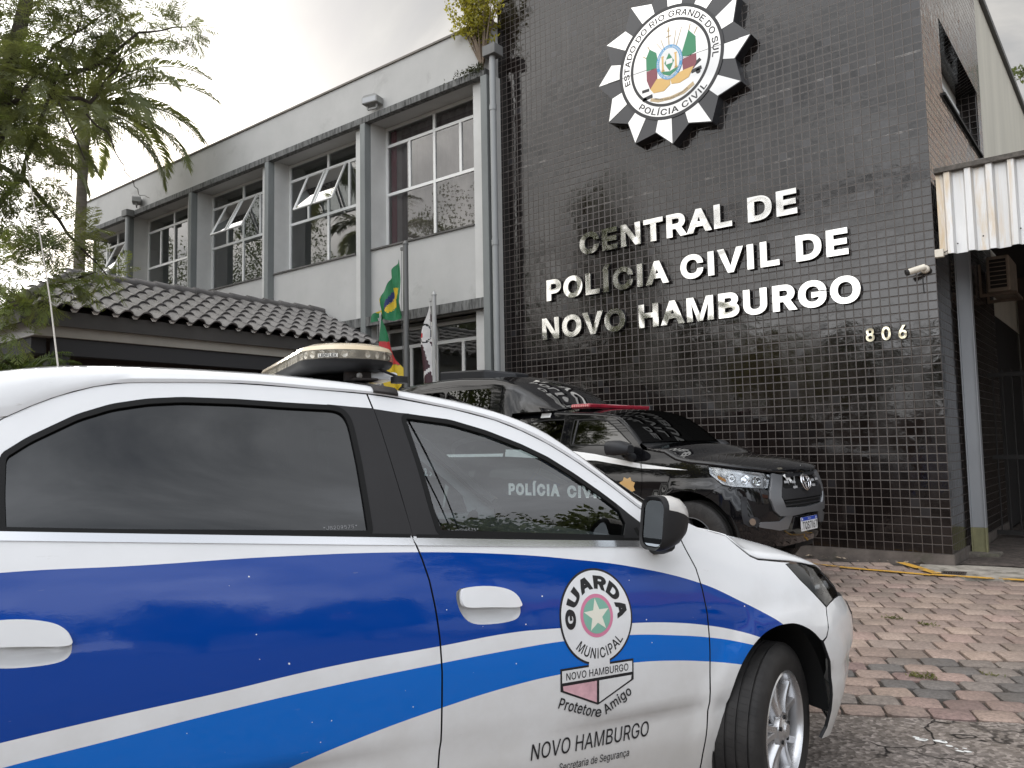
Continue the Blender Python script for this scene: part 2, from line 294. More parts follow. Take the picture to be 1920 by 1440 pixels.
'a':(195,['80,-4 68,-4 57,-1 47,2 38,8 30,14 24,22 19,32 16,42 15,54 17,69 22,80 29,90 39,97 50,102 63,105 89,110 117,113 126,115 133,117 136,121 138,127 138,128 137,139 133,148 128,156 120,161 110,164 98,165 85,164 75,161 66,156 59,150 54,144 50,137 20,146 26,156 32,165 39,173 48,179 57,184 66,188 77,190 87,192 97,192 119,190 131,186 143,180 153,172 161,160 165,150 168,139 168,126 168,0 138,0 138,26 136,26 126,12 118,6 108,1 95,-3','85,23 101,24 114,29 124,37 132,47 136,57 138,69 138,95 130,91 116,88 100,86 88,84 67,79 58,75 52,70 47,62 46,52 47,43 51,36 57,30 65,26 74,24']),
'c':(198,['104,-4 87,-3 72,1 58,8 46,17 36,29 28,43 22,58 18,75 17,94 18,113 22,130 28,146 36,159 46,171 58,180 72,187 87,191 104,192 117,191 130,189 142,184 153,178 162,170 170,161 176,150 181,138 151,131 145,145 135,155 121,162 104,165 92,164 81,161 73,155 65,148 59,139 54,129 51,118 49,106 48,94 49,81 51,70 54,59 59,49 65,40 73,33 81,28 92,24 104,23 121,26 135,33 146,44 152,59 181,51 177,39 171,28 163,19 153,11 142,4 130,0 117,-3']),
'd':(212,['98,-4 82,-3 68,1 56,8 44,17 35,29 27,42 22,58 18,75 17,94 18,113 22,131 27,146 35,160 45,171 56,180 69,187 83,191 98,192 114,191 126,186 136,180 144,173 153,160 155,160 155,254 186,254 186,0 156,0 156,29 153,29 143,16 136,8 126,2 114,-3','102,23 113,24 123,27 132,32 139,39 145,48 150,58 153,69 155,81 156,95 155,108 153,120 150,131 145,141 139,149 132,156 123,161 113,164 102,165 91,164 81,161 72,156 65,149 59,140 54,131 51,120 49,108 48,95 49,82 51,70 54,58 59,48 65,40 73,33 81,28 91,24']),
'e':(202,['106,-4 88,-3 73,1 58,8 46,17 36,29 28,42 22,58 18,75 17,93 18,112 22,129 28,145 36,159 46,170 58,180 71,187 86,191 103,192 113,192 123,190 133,187 142,183 151,177 160,170 167,162 173,152 179,141 182,128 185,113 186,97 186,85 37,85 37,110 169,110 155,101 154,113 152,124 149,134 141,147 131,157 118,163 103,165 92,164 82,161 73,157 62,147 54,135 50,121 48,105 48,89 49,75 51,64 55,53 61,44 67,37 76,31 85,26 95,24 106,23 117,24 127,26 135,31 143,36 149,44 153,53 182,45 177,32 168,20 160,13 151,7 141,2 130,-1 119,-3']),
'g':(213,['103,-75 90,-75 78,-73 67,-70 53,-63 41,-55 32,-45 25,-35 51,-20 61,-33 68,-39 77,-44 89,-48 103,-49 118,-47 130,-44 141,-38 149,-29 154,-17 156,-3 156,34 153,34 143,21 136,14 126,8 114,4 97,2 83,4 69,7 56,13 45,22 35,32 28,45 22,60 18,77 17,96 18,114 22,131 27,147 35,160 45,171 56,180 69,187 83,191 98,192 114,191 127,186 137,180 144,173 154,159 157,159 157,190 186,190 186,-4 185,-20 181,-33 175,-45 167,-54 157,-62 145,-68 132,-72 118,-74','102,30 113,30 123,33 132,38 142,47 150,61 153,71 156,83 156,96 156,109 153,121 150,132 145,141 139,150 132,156 123,161 114,164 102,165 91,164 81,161 73,156 65,149 59,141 54,131 51,120 49,109 48,96 49,84 51,72 54,61 62,48 73,38 81,33 91,30']),
'i':(83,['26,0 26,190 57,190 57,0','42,221 34,223 27,227 22,234 21,242 22,249 27,256 34,260 42,262 50,260 57,256 62,249 63,242 62,234 57,227 50,223']),
'm':(305,['26,0 26,190 56,190 56,148 54,148 59,162 66,173 75,182 86,188 98,192 110,193 123,192 134,187 144,180 151,171 157,160 160,147 156,147 161,160 169,172 178,181 190,187 204,192 218,193 229,192 239,190 249,186 257,180 264,173 270,164 275,154 278,141 278,128 278,0 248,0 248,127 247,139 243,149 236,156 224,163 209,165 197,164 187,160 179,153 173,145 169,135 168,124 168,0 137,0 137,130 134,144 126,156 115,163 100,165 89,164 79,160 70,154 63,145 58,133 57,119 57,0']),
'n':(205,['57,113 57,0 26,0 26,190 56,190 56,144 51,144 58,159 66,172 76,181 87,187 100,191 114,192 126,191 137,189 147,184 156,178 164,170 170,160 175,149 178,135 179,120 179,0 148,0 148,118 147,131 143,143 136,152 128,159 117,163 105,165 92,163 80,159 71,151 63,141 58,129']),
'o':(208,['104,-4 87,-3 72,1 58,8 46,17 36,29 28,43 22,58 18,75 17,94 18,113 22,130 28,146 36,159 46,171 58,180 72,187 87,191 104,192 120,191 136,187 149,180 161,171 171,159 180,146 186,130 189,113 191,94 189,75 186,58 180,43 171,29 161,17 149,8 136,1 120,-3','104,23 116,24 126,28 135,33 143,40 149,49 154,59 157,70 159,81 160,94 159,106 157,118 154,129 149,139 143,148 135,155 126,161 116,164 104,165 92,164 81,161 73,155 65,148 59,139 54,129 51,118 49,106 48,94 49,81 51,70 54,59 59,49 65,40 73,33 81,28 92,24']),
'r':(130,['26,0 26,190 56,190 56,160 58,160 65,173 76,184 85,188 96,191 107,192 115,192 122,192 122,161 115,162 103,163 91,161 80,157 70,151 63,142 58,131 57,118 57,0']),
't':(114,['102,190 102,164 3,164 3,190','32,236 63,236 63,49 64,38 68,31 75,26 85,25 93,26 101,27 107,1 96,-1 84,-2 69,-1 56,4 46,11 38,20 34,32 32,46']),
'u':(205,['91,-3 79,-2 68,1 57,5 48,12 41,20 35,29 30,41 27,54 26,69 26,190 57,190 57,72 58,58 62,47 68,37 77,31 88,26 100,25 113,27 125,31 134,38 142,48 146,61 148,76 148,190 179,190 179,0 149,0 149,46 154,46 147,30 139,18 129,8 117,2 105,-1']),
'Í':(150,['16,0 16,29 59,29 59,226 16,226 16,254 135,254 135,226 91,226 91,29 135,29 135,0','62,279 86,329 120,329 87,279']),
'ç':(198,['104,-4 87,-3 72,1 58,8 46,17 36,29 28,43 22,58 18,75 17,94 18,113 22,130 28,146 36,159 46,171 58,180 72,187 87,191 104,192 117,191 130,189 142,184 153,178 162,170 170,161 176,150 181,138 151,131 145,145 135,155 121,162 104,165 92,164 81,161 73,155 65,148 59,139 54,129 51,118 49,106 48,94 49,81 51,70 54,59 59,49 65,40 73,33 81,28 92,24 104,23 121,26 135,33 146,44 152,59 181,51 177,39 171,28 163,19 153,11 142,4 130,0 117,-3','85,-71 85,-53 105,-53 113,-53 118,-51 121,-48 122,-42 121,-37 118,-34 113,-32 105,-31 91,-31 96,8 112,8 112,0 112,-15 127,-17 137,-22 142,-30 144,-42 142,-55 135,-64 127,-68 117,-71 105,-71']),
}
GLY['I'] = (116, ['42,0 42,254 74,254 74,0']); GLY['Í'] = (116, ['42,0 42,254 74,254 74,0', '38,279 62,329 98,329 64,279'])
GLY['N'] = (262, ['30,0 30,254 68,254 200,56 200,254 232,254 232,0 194,0 62,198 62,0']); GLY['V'] = (240, ['102,0 8,254 43,254 120,38 197,254 231,254 139,0'])
GLY['M'] = (314, ['30,0 30,254 76,254 157,34 238,254 284,254 284,0 252,0 252,212 172,0 142,0 62,212 62,0'])
_tcache = {}
def tri_winding(loops):
    "triangles of the area enclosed by oriented loops (non-zero winding)"
    vs = []; es = []
    for lp in loops:
        b = len(vs); n = len(lp); vs += [Vector(q) for q in lp]; es += [(b+k, b+(k+1) % n) for k in range(n)]
    r = delaunay_2d_cdt(vs, es, [], 0, 1e-6); ov, of = r[0], r[2]; out = []
    def wind(x, y):
        w = 0
        for lp in loops:
            n = len(lp)
            for k in range(n):
                x0, y0 = lp[k]; x1, y1 = lp[(k+1) % n]
                if y0 <= y < y1 and (x1-x0)*(y-y0)-(x-x0)*(y1-y0) > 0: w += 1
                elif y1 <= y < y0 and (x1-x0)*(y-y0)-(x-x0)*(y1-y0) < 0: w -= 1
        return w
    for f in of:
        cx_, cy_ = sum(ov[k].x for k in f)/len(f), sum(ov[k].y for k in f)/len(f)
        if wind(cx_, cy_) == 0: continue
        a = sum(ov[f[k]].x*ov[f[(k+1) % len(f)]].y-ov[f[(k+1) % len(f)]].x*ov[f[k]].y for k in range(len(f)))
        out.append(tuple(f) if a > 0 else tuple(reversed(f)))
    return [(q.x, q.y) for q in ov], out
def fatten(lp, d):
    n = len(lp); out = []
    for k in range(n):
        p0, p1, p2 = Vector(lp[k-1]), Vector(lp[k]), Vector(lp[(k+1) % n]); e1 = (p1-p0).normalized(); e2 = (p2-p1).normalized()
        b = Vector((e1.y, -e1.x))+Vector((e2.y, -e2.x)); l = max(0.5, b.length_squared/2); out.append(tuple(p1+b*(d/l)))
    return out
def text_mesh(body, bold=0.0, res=4):
    "a line of text as (verts2d, faces) in em units, from the outlines in GLY"
    key = (body, bold)
    if key in _tcache: return _tcache[key]
    V = []; F = []; x = 0.0
    for ch in body:
        adv, cs = GLY[ch]
        if cs:
            gk = ('glyph', ch, bold)
            if gk not in _tcache:
                loops = [[(float(a)/500, float(b)/500) for a, b in (q.split(',') for q in c.split())] for c in cs]
                if bold:
                    ar = lambda lp: sum(lp[k][0]*lp[(k+1) % len(lp)][1]-lp[(k+1) % len(lp)][0]*lp[k][1] for k in range(len(lp)))
                    sg = 1 if max((ar(lp) for lp in loops), key=abs) > 0 else -1
                    loops = [fatten(lp, bold*sg) for lp in loops]
                _tcache[gk] = tri_winding(loops)
            gv, gf = _tcache[gk]; b = len(V); V += [(px+x, py) for px, py in gv]; F += [tuple(b+k for k in f) for f in gf]
        x += adv/500+bold*1.6
    _tcache[key] = (V, F); return V, F
def chaikin(lp, it=2):
    for _ in range(it):
        o = []; n = len(lp)
        for k in range(n):
            a, b = lp[k], lp[(k+1) % n]; o += [(a[0]*.75+b[0]*.25, a[1]*.75+b[1]*.25), (a[0]*.25+b[0]*.75, a[1]*.25+b[1]*.75)]
        lp = o
    return lp
def text_fit(body, x0, x1, y0, y1, bold=0.0, res=4, ref=None):
    "the text scaled into a rectangle (cap height from the letters of ref)"
    vs, fs = text_mesh(body, bold, res)
    rv = text_mesh(ref, bold, res)[0] if ref else vs
    ax0 = min(p[0] for p in vs); ax1 = max(p[0] for p in vs); ay0 = min(p[1] for p in rv); ay1 = max(p[1] for p in rv)
    return [(x0+(p[0]-ax0)/(ax1-ax0)*(x1-x0), y0+(p[1]-ay0)/(ay1-ay0)*(y1-y0)) for p in vs], fs
def boundary_edges(fs):
    d = {}
    for f in fs:
        for i in range(len(f)):
            e = (f[i], f[(i+1) % len(f)]); d[e] = 1
    return [e for e in d if (e[1], e[0]) not in d]
def extrude_flat(mb, vs, fs, fmap, h0, h1, mi=0, mi_side=None):
    b = [fmap(x, y, h1) for x, y in vs]; mb.add(b, fs, mi)
    be = boundary_edges(fs); lo = [fmap(x, y, h0) for x, y in vs]
    mb.add(b+lo, [(e[1], e[0], len(vs)+e[0], len(vs)+e[1]) for e in be], mi if mi_side is None else mi_side)

# ------------------------------------------------------------------ materials
def pos_node(nt): return N(nt, 'ShaderNodeNewGeometry').outputs['Position']
def obj_node(nt): return N(nt, 'ShaderNodeTexCoord').outputs['Object']
def M(name, color, rough=0.5, metal=0.0, spec=0.5, var=0.0, vscale=3.0, bump=0.0, bscale=40.0, coat=0.0, rvar=0.0, stretch=None, dirt=None, sub=None, bdist=0.01):
    m = bpy.data.materials.new(name); nt = nodes_of(m)
    b = N(nt, 'ShaderNodeBsdfPrincipled'); o = N(nt, 'ShaderNodeOutputMaterial'); L(nt, b.outputs[0], o.inputs[0])
    b.inputs['Roughness'].default_value = rough; b.inputs['Metallic'].default_value = metal
    b.inputs['Specular IOR Level'].default_value = spec; b.inputs['Coat Weight'].default_value = coat; b.inputs['Coat Roughness'].default_value = 0.03
    vec = obj_node(nt)
    if stretch:
        mp = N(nt, 'ShaderNodeMapping'); mp.inputs['Scale'].default_value = stretch; L(nt, vec, mp.inputs[0]); vec = mp.outputs[0]
    csock = None
    if var > 0:
        n = noise_n(nt, vec, vscale, 6.0, 0.6)
        lo = tuple(c*(1-var) for c in color); hi = tuple(min(1, c*(1+var)) for c in color)
        csock = ramp_n(nt, n.outputs[0], [(0.3, lo), (0.7, hi)])
    if dirt:
        n = noise_n(nt, vec, dirt[1], 8.0, 0.7, 0.4)
        f = ramp_n(nt, n.outputs[0], [(dirt[2], 0.0), (min(1.0, dirt[2]+0.18), 1.0)])
        csock = mix_n(nt, f, csock if csock is not None else color, dirt[0])
    if csock is not None: L(nt, csock, b.inputs['Base Color'])
    else: b.inputs['Base Color'].default_value = (*color, 1)
    if rvar > 0:
        n = noise_n(nt, vec, vscale*2.3, 5.0); L(nt, ramp_n(nt, n.outputs[0], [(0.3, max(0.0, rough-rvar)), (0.7, min(1, rough+rvar))]), b.inputs['Roughness'])
    if bump > 0:
        n = noise_n(nt, vec, bscale, 5.0, 0.6); bp = N(nt, 'ShaderNodeBump', inputs={'Strength': bump, 'Distance': bdist}); L(nt, n.outputs[0], bp.inputs['Height']); L(nt, bp.outputs[0], b.inputs['Normal'])
    return m
def emission(name, c, s):
    m = bpy.data.materials.new(name); nt = nodes_of(m); e = N(nt, 'ShaderNodeEmission'); e.inputs[0].default_value = (*c, 1); e.inputs[1].default_value = s
    o = N(nt, 'ShaderNodeOutputMaterial'); L(nt, e.outputs[0], o.inputs[0]); return m
def glass_mat(name, tint, refl=1.0, rough=0.0, wav=0.0, wscale=1.5, ior=1.5, mult=1.3):
    "thin pane: fresnel mix of a tinted see-through and a mirror"
    m = bpy.data.materials.new(name); nt = nodes_of(m)
    t = N(nt, 'ShaderNodeBsdfTransparent'); t.inputs[0].default_value = (*tint, 1)
    g = N(nt, 'ShaderNodeBsdfGlossy'); g.inputs['Roughness'].default_value = rough; g.inputs[0].default_value = (refl, refl, refl, 1)
    fr = N(nt, 'ShaderNodeFresnel'); fr.inputs[0].default_value = ior
    if wav > 0:
        n = noise_n(nt, obj_node(nt), wscale, 2.0); bp = N(nt, 'ShaderNodeBump', inputs={'Strength': wav, 'Distance': 0.02}); L(nt, n.outputs[0], bp.inputs['Height'])
        L(nt, bp.outputs[0], g.inputs['Normal'])
    mx = N(nt, 'ShaderNodeMixShader'); L(nt, math_n(nt, 'MULTIPLY', fr.outputs[0], mult, True), mx.inputs[0]); L(nt, t.outputs[0], mx.inputs[1]); L(nt, g.outputs[0], mx.inputs[2])
    o = N(nt, 'ShaderNodeOutputMaterial'); L(nt, mx.outputs[0], o.inputs[0]); return m
def leaf_mat(name, c1, c2, trans=0.35, scale=2.0):
    m = bpy.data.materials.new(name); nt = nodes_of(m)
    n = noise_n(nt, pos_node(nt), scale, 3.0); c = ramp_n(nt, n.outputs[0], [(0.35, c1), (0.65, c2)])
    b = N(nt, 'ShaderNodeBsdfPrincipled'); b.inputs['Roughness'].default_value = 0.5; b.inputs['Specular IOR Level'].default_value = 0.35; L(nt, c, b.inputs['Base Color'])
    t = N(nt, 'ShaderNodeBsdfTranslucent'); L(nt, mix_n(nt, 1.0, c, (1.0, 1.0, 0.45), 'MULTIPLY'), t.inputs[0])
    mx = N(nt, 'ShaderNodeMixShader'); mx.inputs[0].default_value = trans; L(nt, b.outputs[0], mx.inputs[1]); L(nt, t.outputs[0], mx.inputs[2])
    o = N(nt, 'ShaderNodeOutputMaterial'); L(nt, mx.outputs[0], o.inputs[0]); return m

def tile_mat():
    m = bpy.data.materials.new('black_glazed_tile'); nt = nodes_of(m)
    P = pos_node(nt); s = N(nt, 'ShaderNodeSeparateXYZ'); L(nt, P, s.inputs[0])
    T = 0.1010
    u = math_n(nt, 'DIVIDE', math_n(nt, 'SUBTRACT', math_n(nt, 'ADD', s.outputs[0], s.outputs[1]), 8.161), T)
    v = math_n(nt, 'DIVIDE', math_n(nt, 'SUBTRACT', s.outputs[2], 0.127), T)
    fu = math_n(nt, 'FLOOR', u); fv = math_n(nt, 'FLOOR', v)
    du = math_n(nt, 'SUBTRACT', u, fu); dv = math_n(nt, 'SUBTRACT', v, fv)
    eu = math_n(nt, 'MINIMUM', du, math_n(nt, 'SUBTRACT', 1.0, du)); ev = math_n(nt, 'MINIMUM', dv, math_n(nt, 'SUBTRACT', 1.0, dv))
    e = math_n(nt, 'MINIMUM', eu, ev)
    gr = ramp_n(nt, e, [(0.026, 1.0), (0.045, 0.0)])
    cid = N(nt, 'ShaderNodeCombineXYZ'); L(nt, fu, cid.inputs[0]); L(nt, fv, cid.inputs[1])
    wn = N(nt, 'ShaderNodeTexWhiteNoise', noise_dimensions='3D'); L(nt, cid.outputs[0], wn.inputs['Vector'])
    geo = N(nt, 'ShaderNodeNewGeometry')
    off = N(nt, 'ShaderNodeVectorMath', operation='SUBTRACT'); L(nt, wn.outputs['Color'], off.inputs[0]); off.inputs[1].default_value = (0.5, 0.5, 0.5)
    offs = N(nt, 'ShaderNodeVectorMath', operation='SCALE'); L(nt, off.outputs[0], offs.inputs[0]); offs.inputs['Scale'].default_value = 0.013
    # soft pillow of each tile and slow waviness of the wall
    wv = noise_n(nt, P, 1.3, 3.0); 
    bp = N(nt, 'ShaderNodeBump', inputs={'Strength': 0.30, 'Distance': 0.03}); L(nt, wv.outputs[0], bp.inputs['Height'])
    wv2 = noise_n(nt, P, 14.0, 2.0)
    bp2 = N(nt, 'ShaderNodeBump', inputs={'Strength': 0.10, 'Distance': 0.01}); L(nt, wv2.outputs[0], bp2.inputs['Height']); L(nt, bp.outputs[0], bp2.inputs['Normal'])
    pil = ramp_n(nt, e, [(0.0, 0.0), (0.10, 1.0)], 'EASE')
    bp3 = N(nt, 'ShaderNodeBump', inputs={'Strength': 0.5, 'Distance': 0.002}); L(nt, pil, bp3.inputs['Height']); L(nt, bp2.outputs[0], bp3.inputs['Normal'])
    nn = N(nt, 'ShaderNodeVectorMath', operation='ADD'); L(nt, bp3.outputs[0], nn.inputs[0]); L(nt, offs.outputs[0], nn.inputs[1])
    nz = N(nt, 'ShaderNodeVectorMath', operation='NORMALIZE'); L(nt, nn.outputs[0], nz.inputs[0])
    mp = N(nt, 'ShaderNodeMapping'); mp.inputs['Scale'].default_value = (1.0, 1.0, 0.22); L(nt, P, mp.inputs[0])
    st = noise_n(nt, mp.outputs[0], 2.4, 7.0, 0.65, 0.3)
    tv = ramp_n(nt, wn.outputs['Value'], [(0.0, (0.005, 0.0036, 0.0033)), (1.0, (0.012, 0.0088, 0.0080))])
    haze = ramp_n(nt, st.outputs[0], [(0.48, 0.0), (0.72, 1.0)])
    tcol = mix_n(nt, math_n(nt, 'MULTIPLY', haze, 0.25), tv, (0.040, 0.035, 0.032))
    sw = noise_n(nt, P, 7.0, 6.0, 0.75)
    seam = math_n(nt, 'MINIMUM', math_n(nt, 'ABSOLUTE', math_n(nt, 'SUBTRACT', s.outputs[2], 5.885)), math_n(nt, 'ABSOLUTE', math_n(nt, 'SUBTRACT', s.outputs[2], 4.976)))
    sm = math_n(nt, 'MULTIPLY', math_n(nt, 'LESS_THAN', seam, 0.012), ramp_n(nt, sw.outputs[0], [(0.50, 0.0), (0.60, 1.0)]))
    mp2 = N(nt, 'ShaderNodeMapping'); mp2.inputs['Scale'].default_value = (9.0, 9.0, 0.35); L(nt, P, mp2.inputs[0])
    drip = math_n(nt, 'MULTIPLY', ramp_n(nt, noise_n(nt, mp2.outputs[0], 1.0, 4.0, 0.6).outputs[0], [(0.62, 0.0), (0.74, 1.0)]), ramp_n(nt, noise_n(nt, P, 0.6, 2.0).outputs[0], [(0.45, 0.0), (0.6, 0.5)]))
    tcol = mix_n(nt, drip, tcol, (0.075, 0.068, 0.062)); tcol = mix_n(nt, sm, tcol, (0.15, 0.14, 0.13))
    odd = math_n(nt, 'GREATER_THAN', wn.outputs['Value'], 0.972); tcol = mix_n(nt, odd, tcol, (0.022, 0.020, 0.021))
    base = mix_n(nt, gr, tcol, (0.080, 0.066, 0.058))
    ro = math_n(nt, 'ADD', math_n(nt, 'MULTIPLY', haze, 0.14), math_n(nt, 'ADD', 0.045, math_n(nt, 'MULTIPLY', wn.outputs['Value'], 0.06)))
    ro = math_n(nt, 'ADD', ro, math_n(nt, 'MULTIPLY', gr, 0.7), True)
    b = N(nt, 'ShaderNodeBsdfPrincipled'); L(nt, base, b.inputs['Base Color']); L(nt, ro, b.inputs['Roughness']); L(nt, nz.outputs[0], b.inputs['Normal'])
    b.inputs['Specular IOR Level'].default_value = 0.62
    o = N(nt, 'ShaderNodeOutputMaterial'); L(nt, b.outputs[0], o.inputs[0]); return m
# ------------------------------------------------------------------ ground
RD = Vector((math.cos(math.radians(26.5)), math.sin(math.radians(26.5)), 0)); RN = Vector((-RD.y, RD.x, 0))
RE = Vector((-1.02, 4.46, 0.0))                                       # a point on the road edge
def hb(x, y):
    "the paved apron swells a little under the parked pickup"
    d = max(0.0, 1-((x+5.6)/3.1)**2)*max(0.0, 1-((y-7.9)/1.9)**2); d = min(1.0, d*1.6); return 0.085*d*d*(3-2*d)
def asphalt_mat():
    m = bpy.data.materials.new('asphalt'); nt = nodes_of(m); P = pos_node(nt)
    n1 = noise_n(nt, P, 60.0, 3.0, 0.7); n2 = noise_n(nt, P, 0.9, 5.0, 0.6)
    v = N(nt, 'ShaderNodeTexVoronoi', feature='F1'); v.inputs['Scale'].default_value = 52.0; L(nt, P, v.inputs['Vector'])
    st = ramp_n(nt, v.outputs['Color'], [(0.15, (0.075, 0.066, 0.062)), (0.55, (0.20, 0.175, 0.160)), (0.9, (0.42, 0.37, 0.34))])
    c = mix_n(nt, ramp_n(nt, n1.outputs[0], [(0.40, 0.0), (0.66, 0.6)]), st, (0.135, 0.118, 0.108))
    c = mix_n(nt, ramp_n(nt, n2.outputs[0], [(0.4, 0.0), (0.7, 0.45)]), c, (0.26, 0.215, 0.175))
    nw = noise_n(nt, P, 2.2, 4.0); mp = N(nt, 'ShaderNodeVectorMath', operation='SCALE'); L(nt, nw.outputs['Color'], mp.inputs[0]); mp.inputs['Scale'].default_value = 0.35
    ad = N(nt, 'ShaderNodeVectorMath', operation='ADD'); L(nt, P, ad.inputs[0]); L(nt, mp.outputs[0], ad.inputs[1])
    cr = N(nt, 'ShaderNodeTexVoronoi', feature='DISTANCE_TO_EDGE'); cr.inputs['Scale'].default_value = 1.7; L(nt, ad.outputs[0], cr.inputs['Vector'])
    ck = ramp_n(nt, cr.outputs['Distance'], [(0.003, 1.0), (0.010, 0.0)])
    ckm = math_n(nt, 'MULTIPLY', ck, ramp_n(nt, noise_n(nt, P, 1.3, 2.0).outputs[0], [(0.42, 0.0), (0.52, 1.0)]))
    c = mix_n(nt, ckm, c, (0.018, 0.016, 0.015))
    b = N(nt, 'ShaderNodeBsdfPrincipled'); L(nt, c, b.inputs['Base Color']); b.inputs['Roughness'].default_value = 0.95; b.inputs['Specular IOR Level'].default_value = 0.12
    h = math_n(nt, 'SUBTRACT', v.outputs['Distance'], math_n(nt, 'MULTIPLY', ckm, 1.5))
    bp = N(nt, 'ShaderNodeBump', inputs={'Strength': 0.8, 'Distance': 0.008}); L(nt, h, bp.inputs['Height']); L(nt, bp.outputs[0], b.inputs['Normal'])
    o = N(nt, 'ShaderNodeOutputMaterial'); L(nt, b.outputs[0], o.inputs[0]); return m
MA = asphalt_mat()
M_dirt = M('dirt', (0.055, 0.045, 0.038), 0.95, var=0.5, vscale=9.0, bump=0.6, bscale=60.0)
g = MB(); g.quad((-700, -700, -0.045), (700, -700, -0.045), (700, 700, -0.045), (-700, 700, -0.045))
tag(g.build('ground', M_dirt), kind='structure')
g = MB(); a = RE-RD*60; b = RE+RD*60
row = []
random.seed(5)
edge = [RE+RD*t+RN*(0.035*mnoise.noise(Vector((t*2.1, 3.3, 0)))+0.03*mnoise.noise(Vector((t*6.0, 1.3, 0)))) for t in [i*0.08-9 for i in range(226)]]
far = [RE+RD*(-60)]+edge+[RE+RD*60]
for i in range(len(far)-1):
    p, q = far[i], far[i+1]; g.quad((p-RN*40).to_tuple(), (q-RN*40).to_tuple(), (q.x, q.y, 0.002), (p.x, p.y, 0.002))
for i in range(len(g.v)): g.v[i] = (g.v[i][0], g.v[i][1], 0.002)
tag(g.build('road', MA), kind='structure')

def attr_mat(name, rough, bump, bscale, attr='tint', var=0.25, vs=30.0, spec=0.3):
    m = bpy.data.materials.new(name); nt = nodes_of(m)
    at = N(nt, 'ShaderNodeVertexColor'); at.layer_name = attr
    P = pos_node(nt); n = noise_n(nt, P, vs, 6.0, 0.7); n2 = noise_n(nt, P, 2.0, 4.0, 0.6)
    c = mix_n(nt, 1.0, at.outputs[0], ramp_n(nt, n.outputs[0], [(0.3, 1-var), (0.7, 1+var)]), 'MULTIPLY')
    c = mix_n(nt, ramp_n(nt, n2.outputs[0], [(0.45, 0.0), (0.75, 0.55)]), c, (0.12, 0.10, 0.085))
    b = N(nt, 'ShaderNodeBsdfPrincipled'); L(nt, c, b.inputs['Base Color']); b.inputs['Roughness'].default_value = rough; b.inputs['Specular IOR Level'].default_value = spec
    nb = noise_n(nt, P, bscale, 5.0, 0.65); bp = N(nt, 'ShaderNodeBump', inputs={'Strength': bump, 'Distance': 0.006}); L(nt, nb.outputs[0], bp.inputs['Height']); L(nt, bp.outputs[0], b.inputs['Normal'])
    o = N(nt, 'ShaderNodeOutputMaterial'); L(nt, b.outputs[0], o.inputs[0]); return m
def build_tinted(mb, name, mat, cols, **kw):
    o = mb.build(name, mat, **kw); at = o.data.color_attributes.new('tint', 'FLOAT_COLOR', 'CORNER')
    k = 0; buf = []
    for p in o.data.polygons:
        c = cols[p.index]
        for _ in p.vertices: buf += [c[0], c[1], c[2], 1.0]
    at.data.foreach_set('color', buf); return o
random.seed(11)
GUT = [(-2.05, 9.50), (-1.80, 9.21), (-1.60, 9.14), (-1.0, 9.22), (0.5, 9.52), (3.0, 9.95), (6, 10.4), (6, 12), (-1.70, 10.02), (-1.78, 9.91), (-2.1, 9.86)]
mb = MB(); cols = []
PL, PW = 0.213, 0.232
pinks = [(0.36, 0.270, 0.225), (0.33, 0.250, 0.212), (0.40, 0.305, 0.25), (0.29, 0.222, 0.19), (0.36, 0.262, 0.225), (0.26, 0.205, 0.172), (0.37, 0.287, 0.24), (0.31, 0.245, 0.21)]
greys = [(0.185, 0.168, 0.156), (0.165, 0.152, 0.143), (0.22, 0.19, 0.17), (0.27, 0.19, 0.172), (0.15, 0.139, 0.132), (0.31, 0.225, 0.195), (0.24, 0.205, 0.18)]
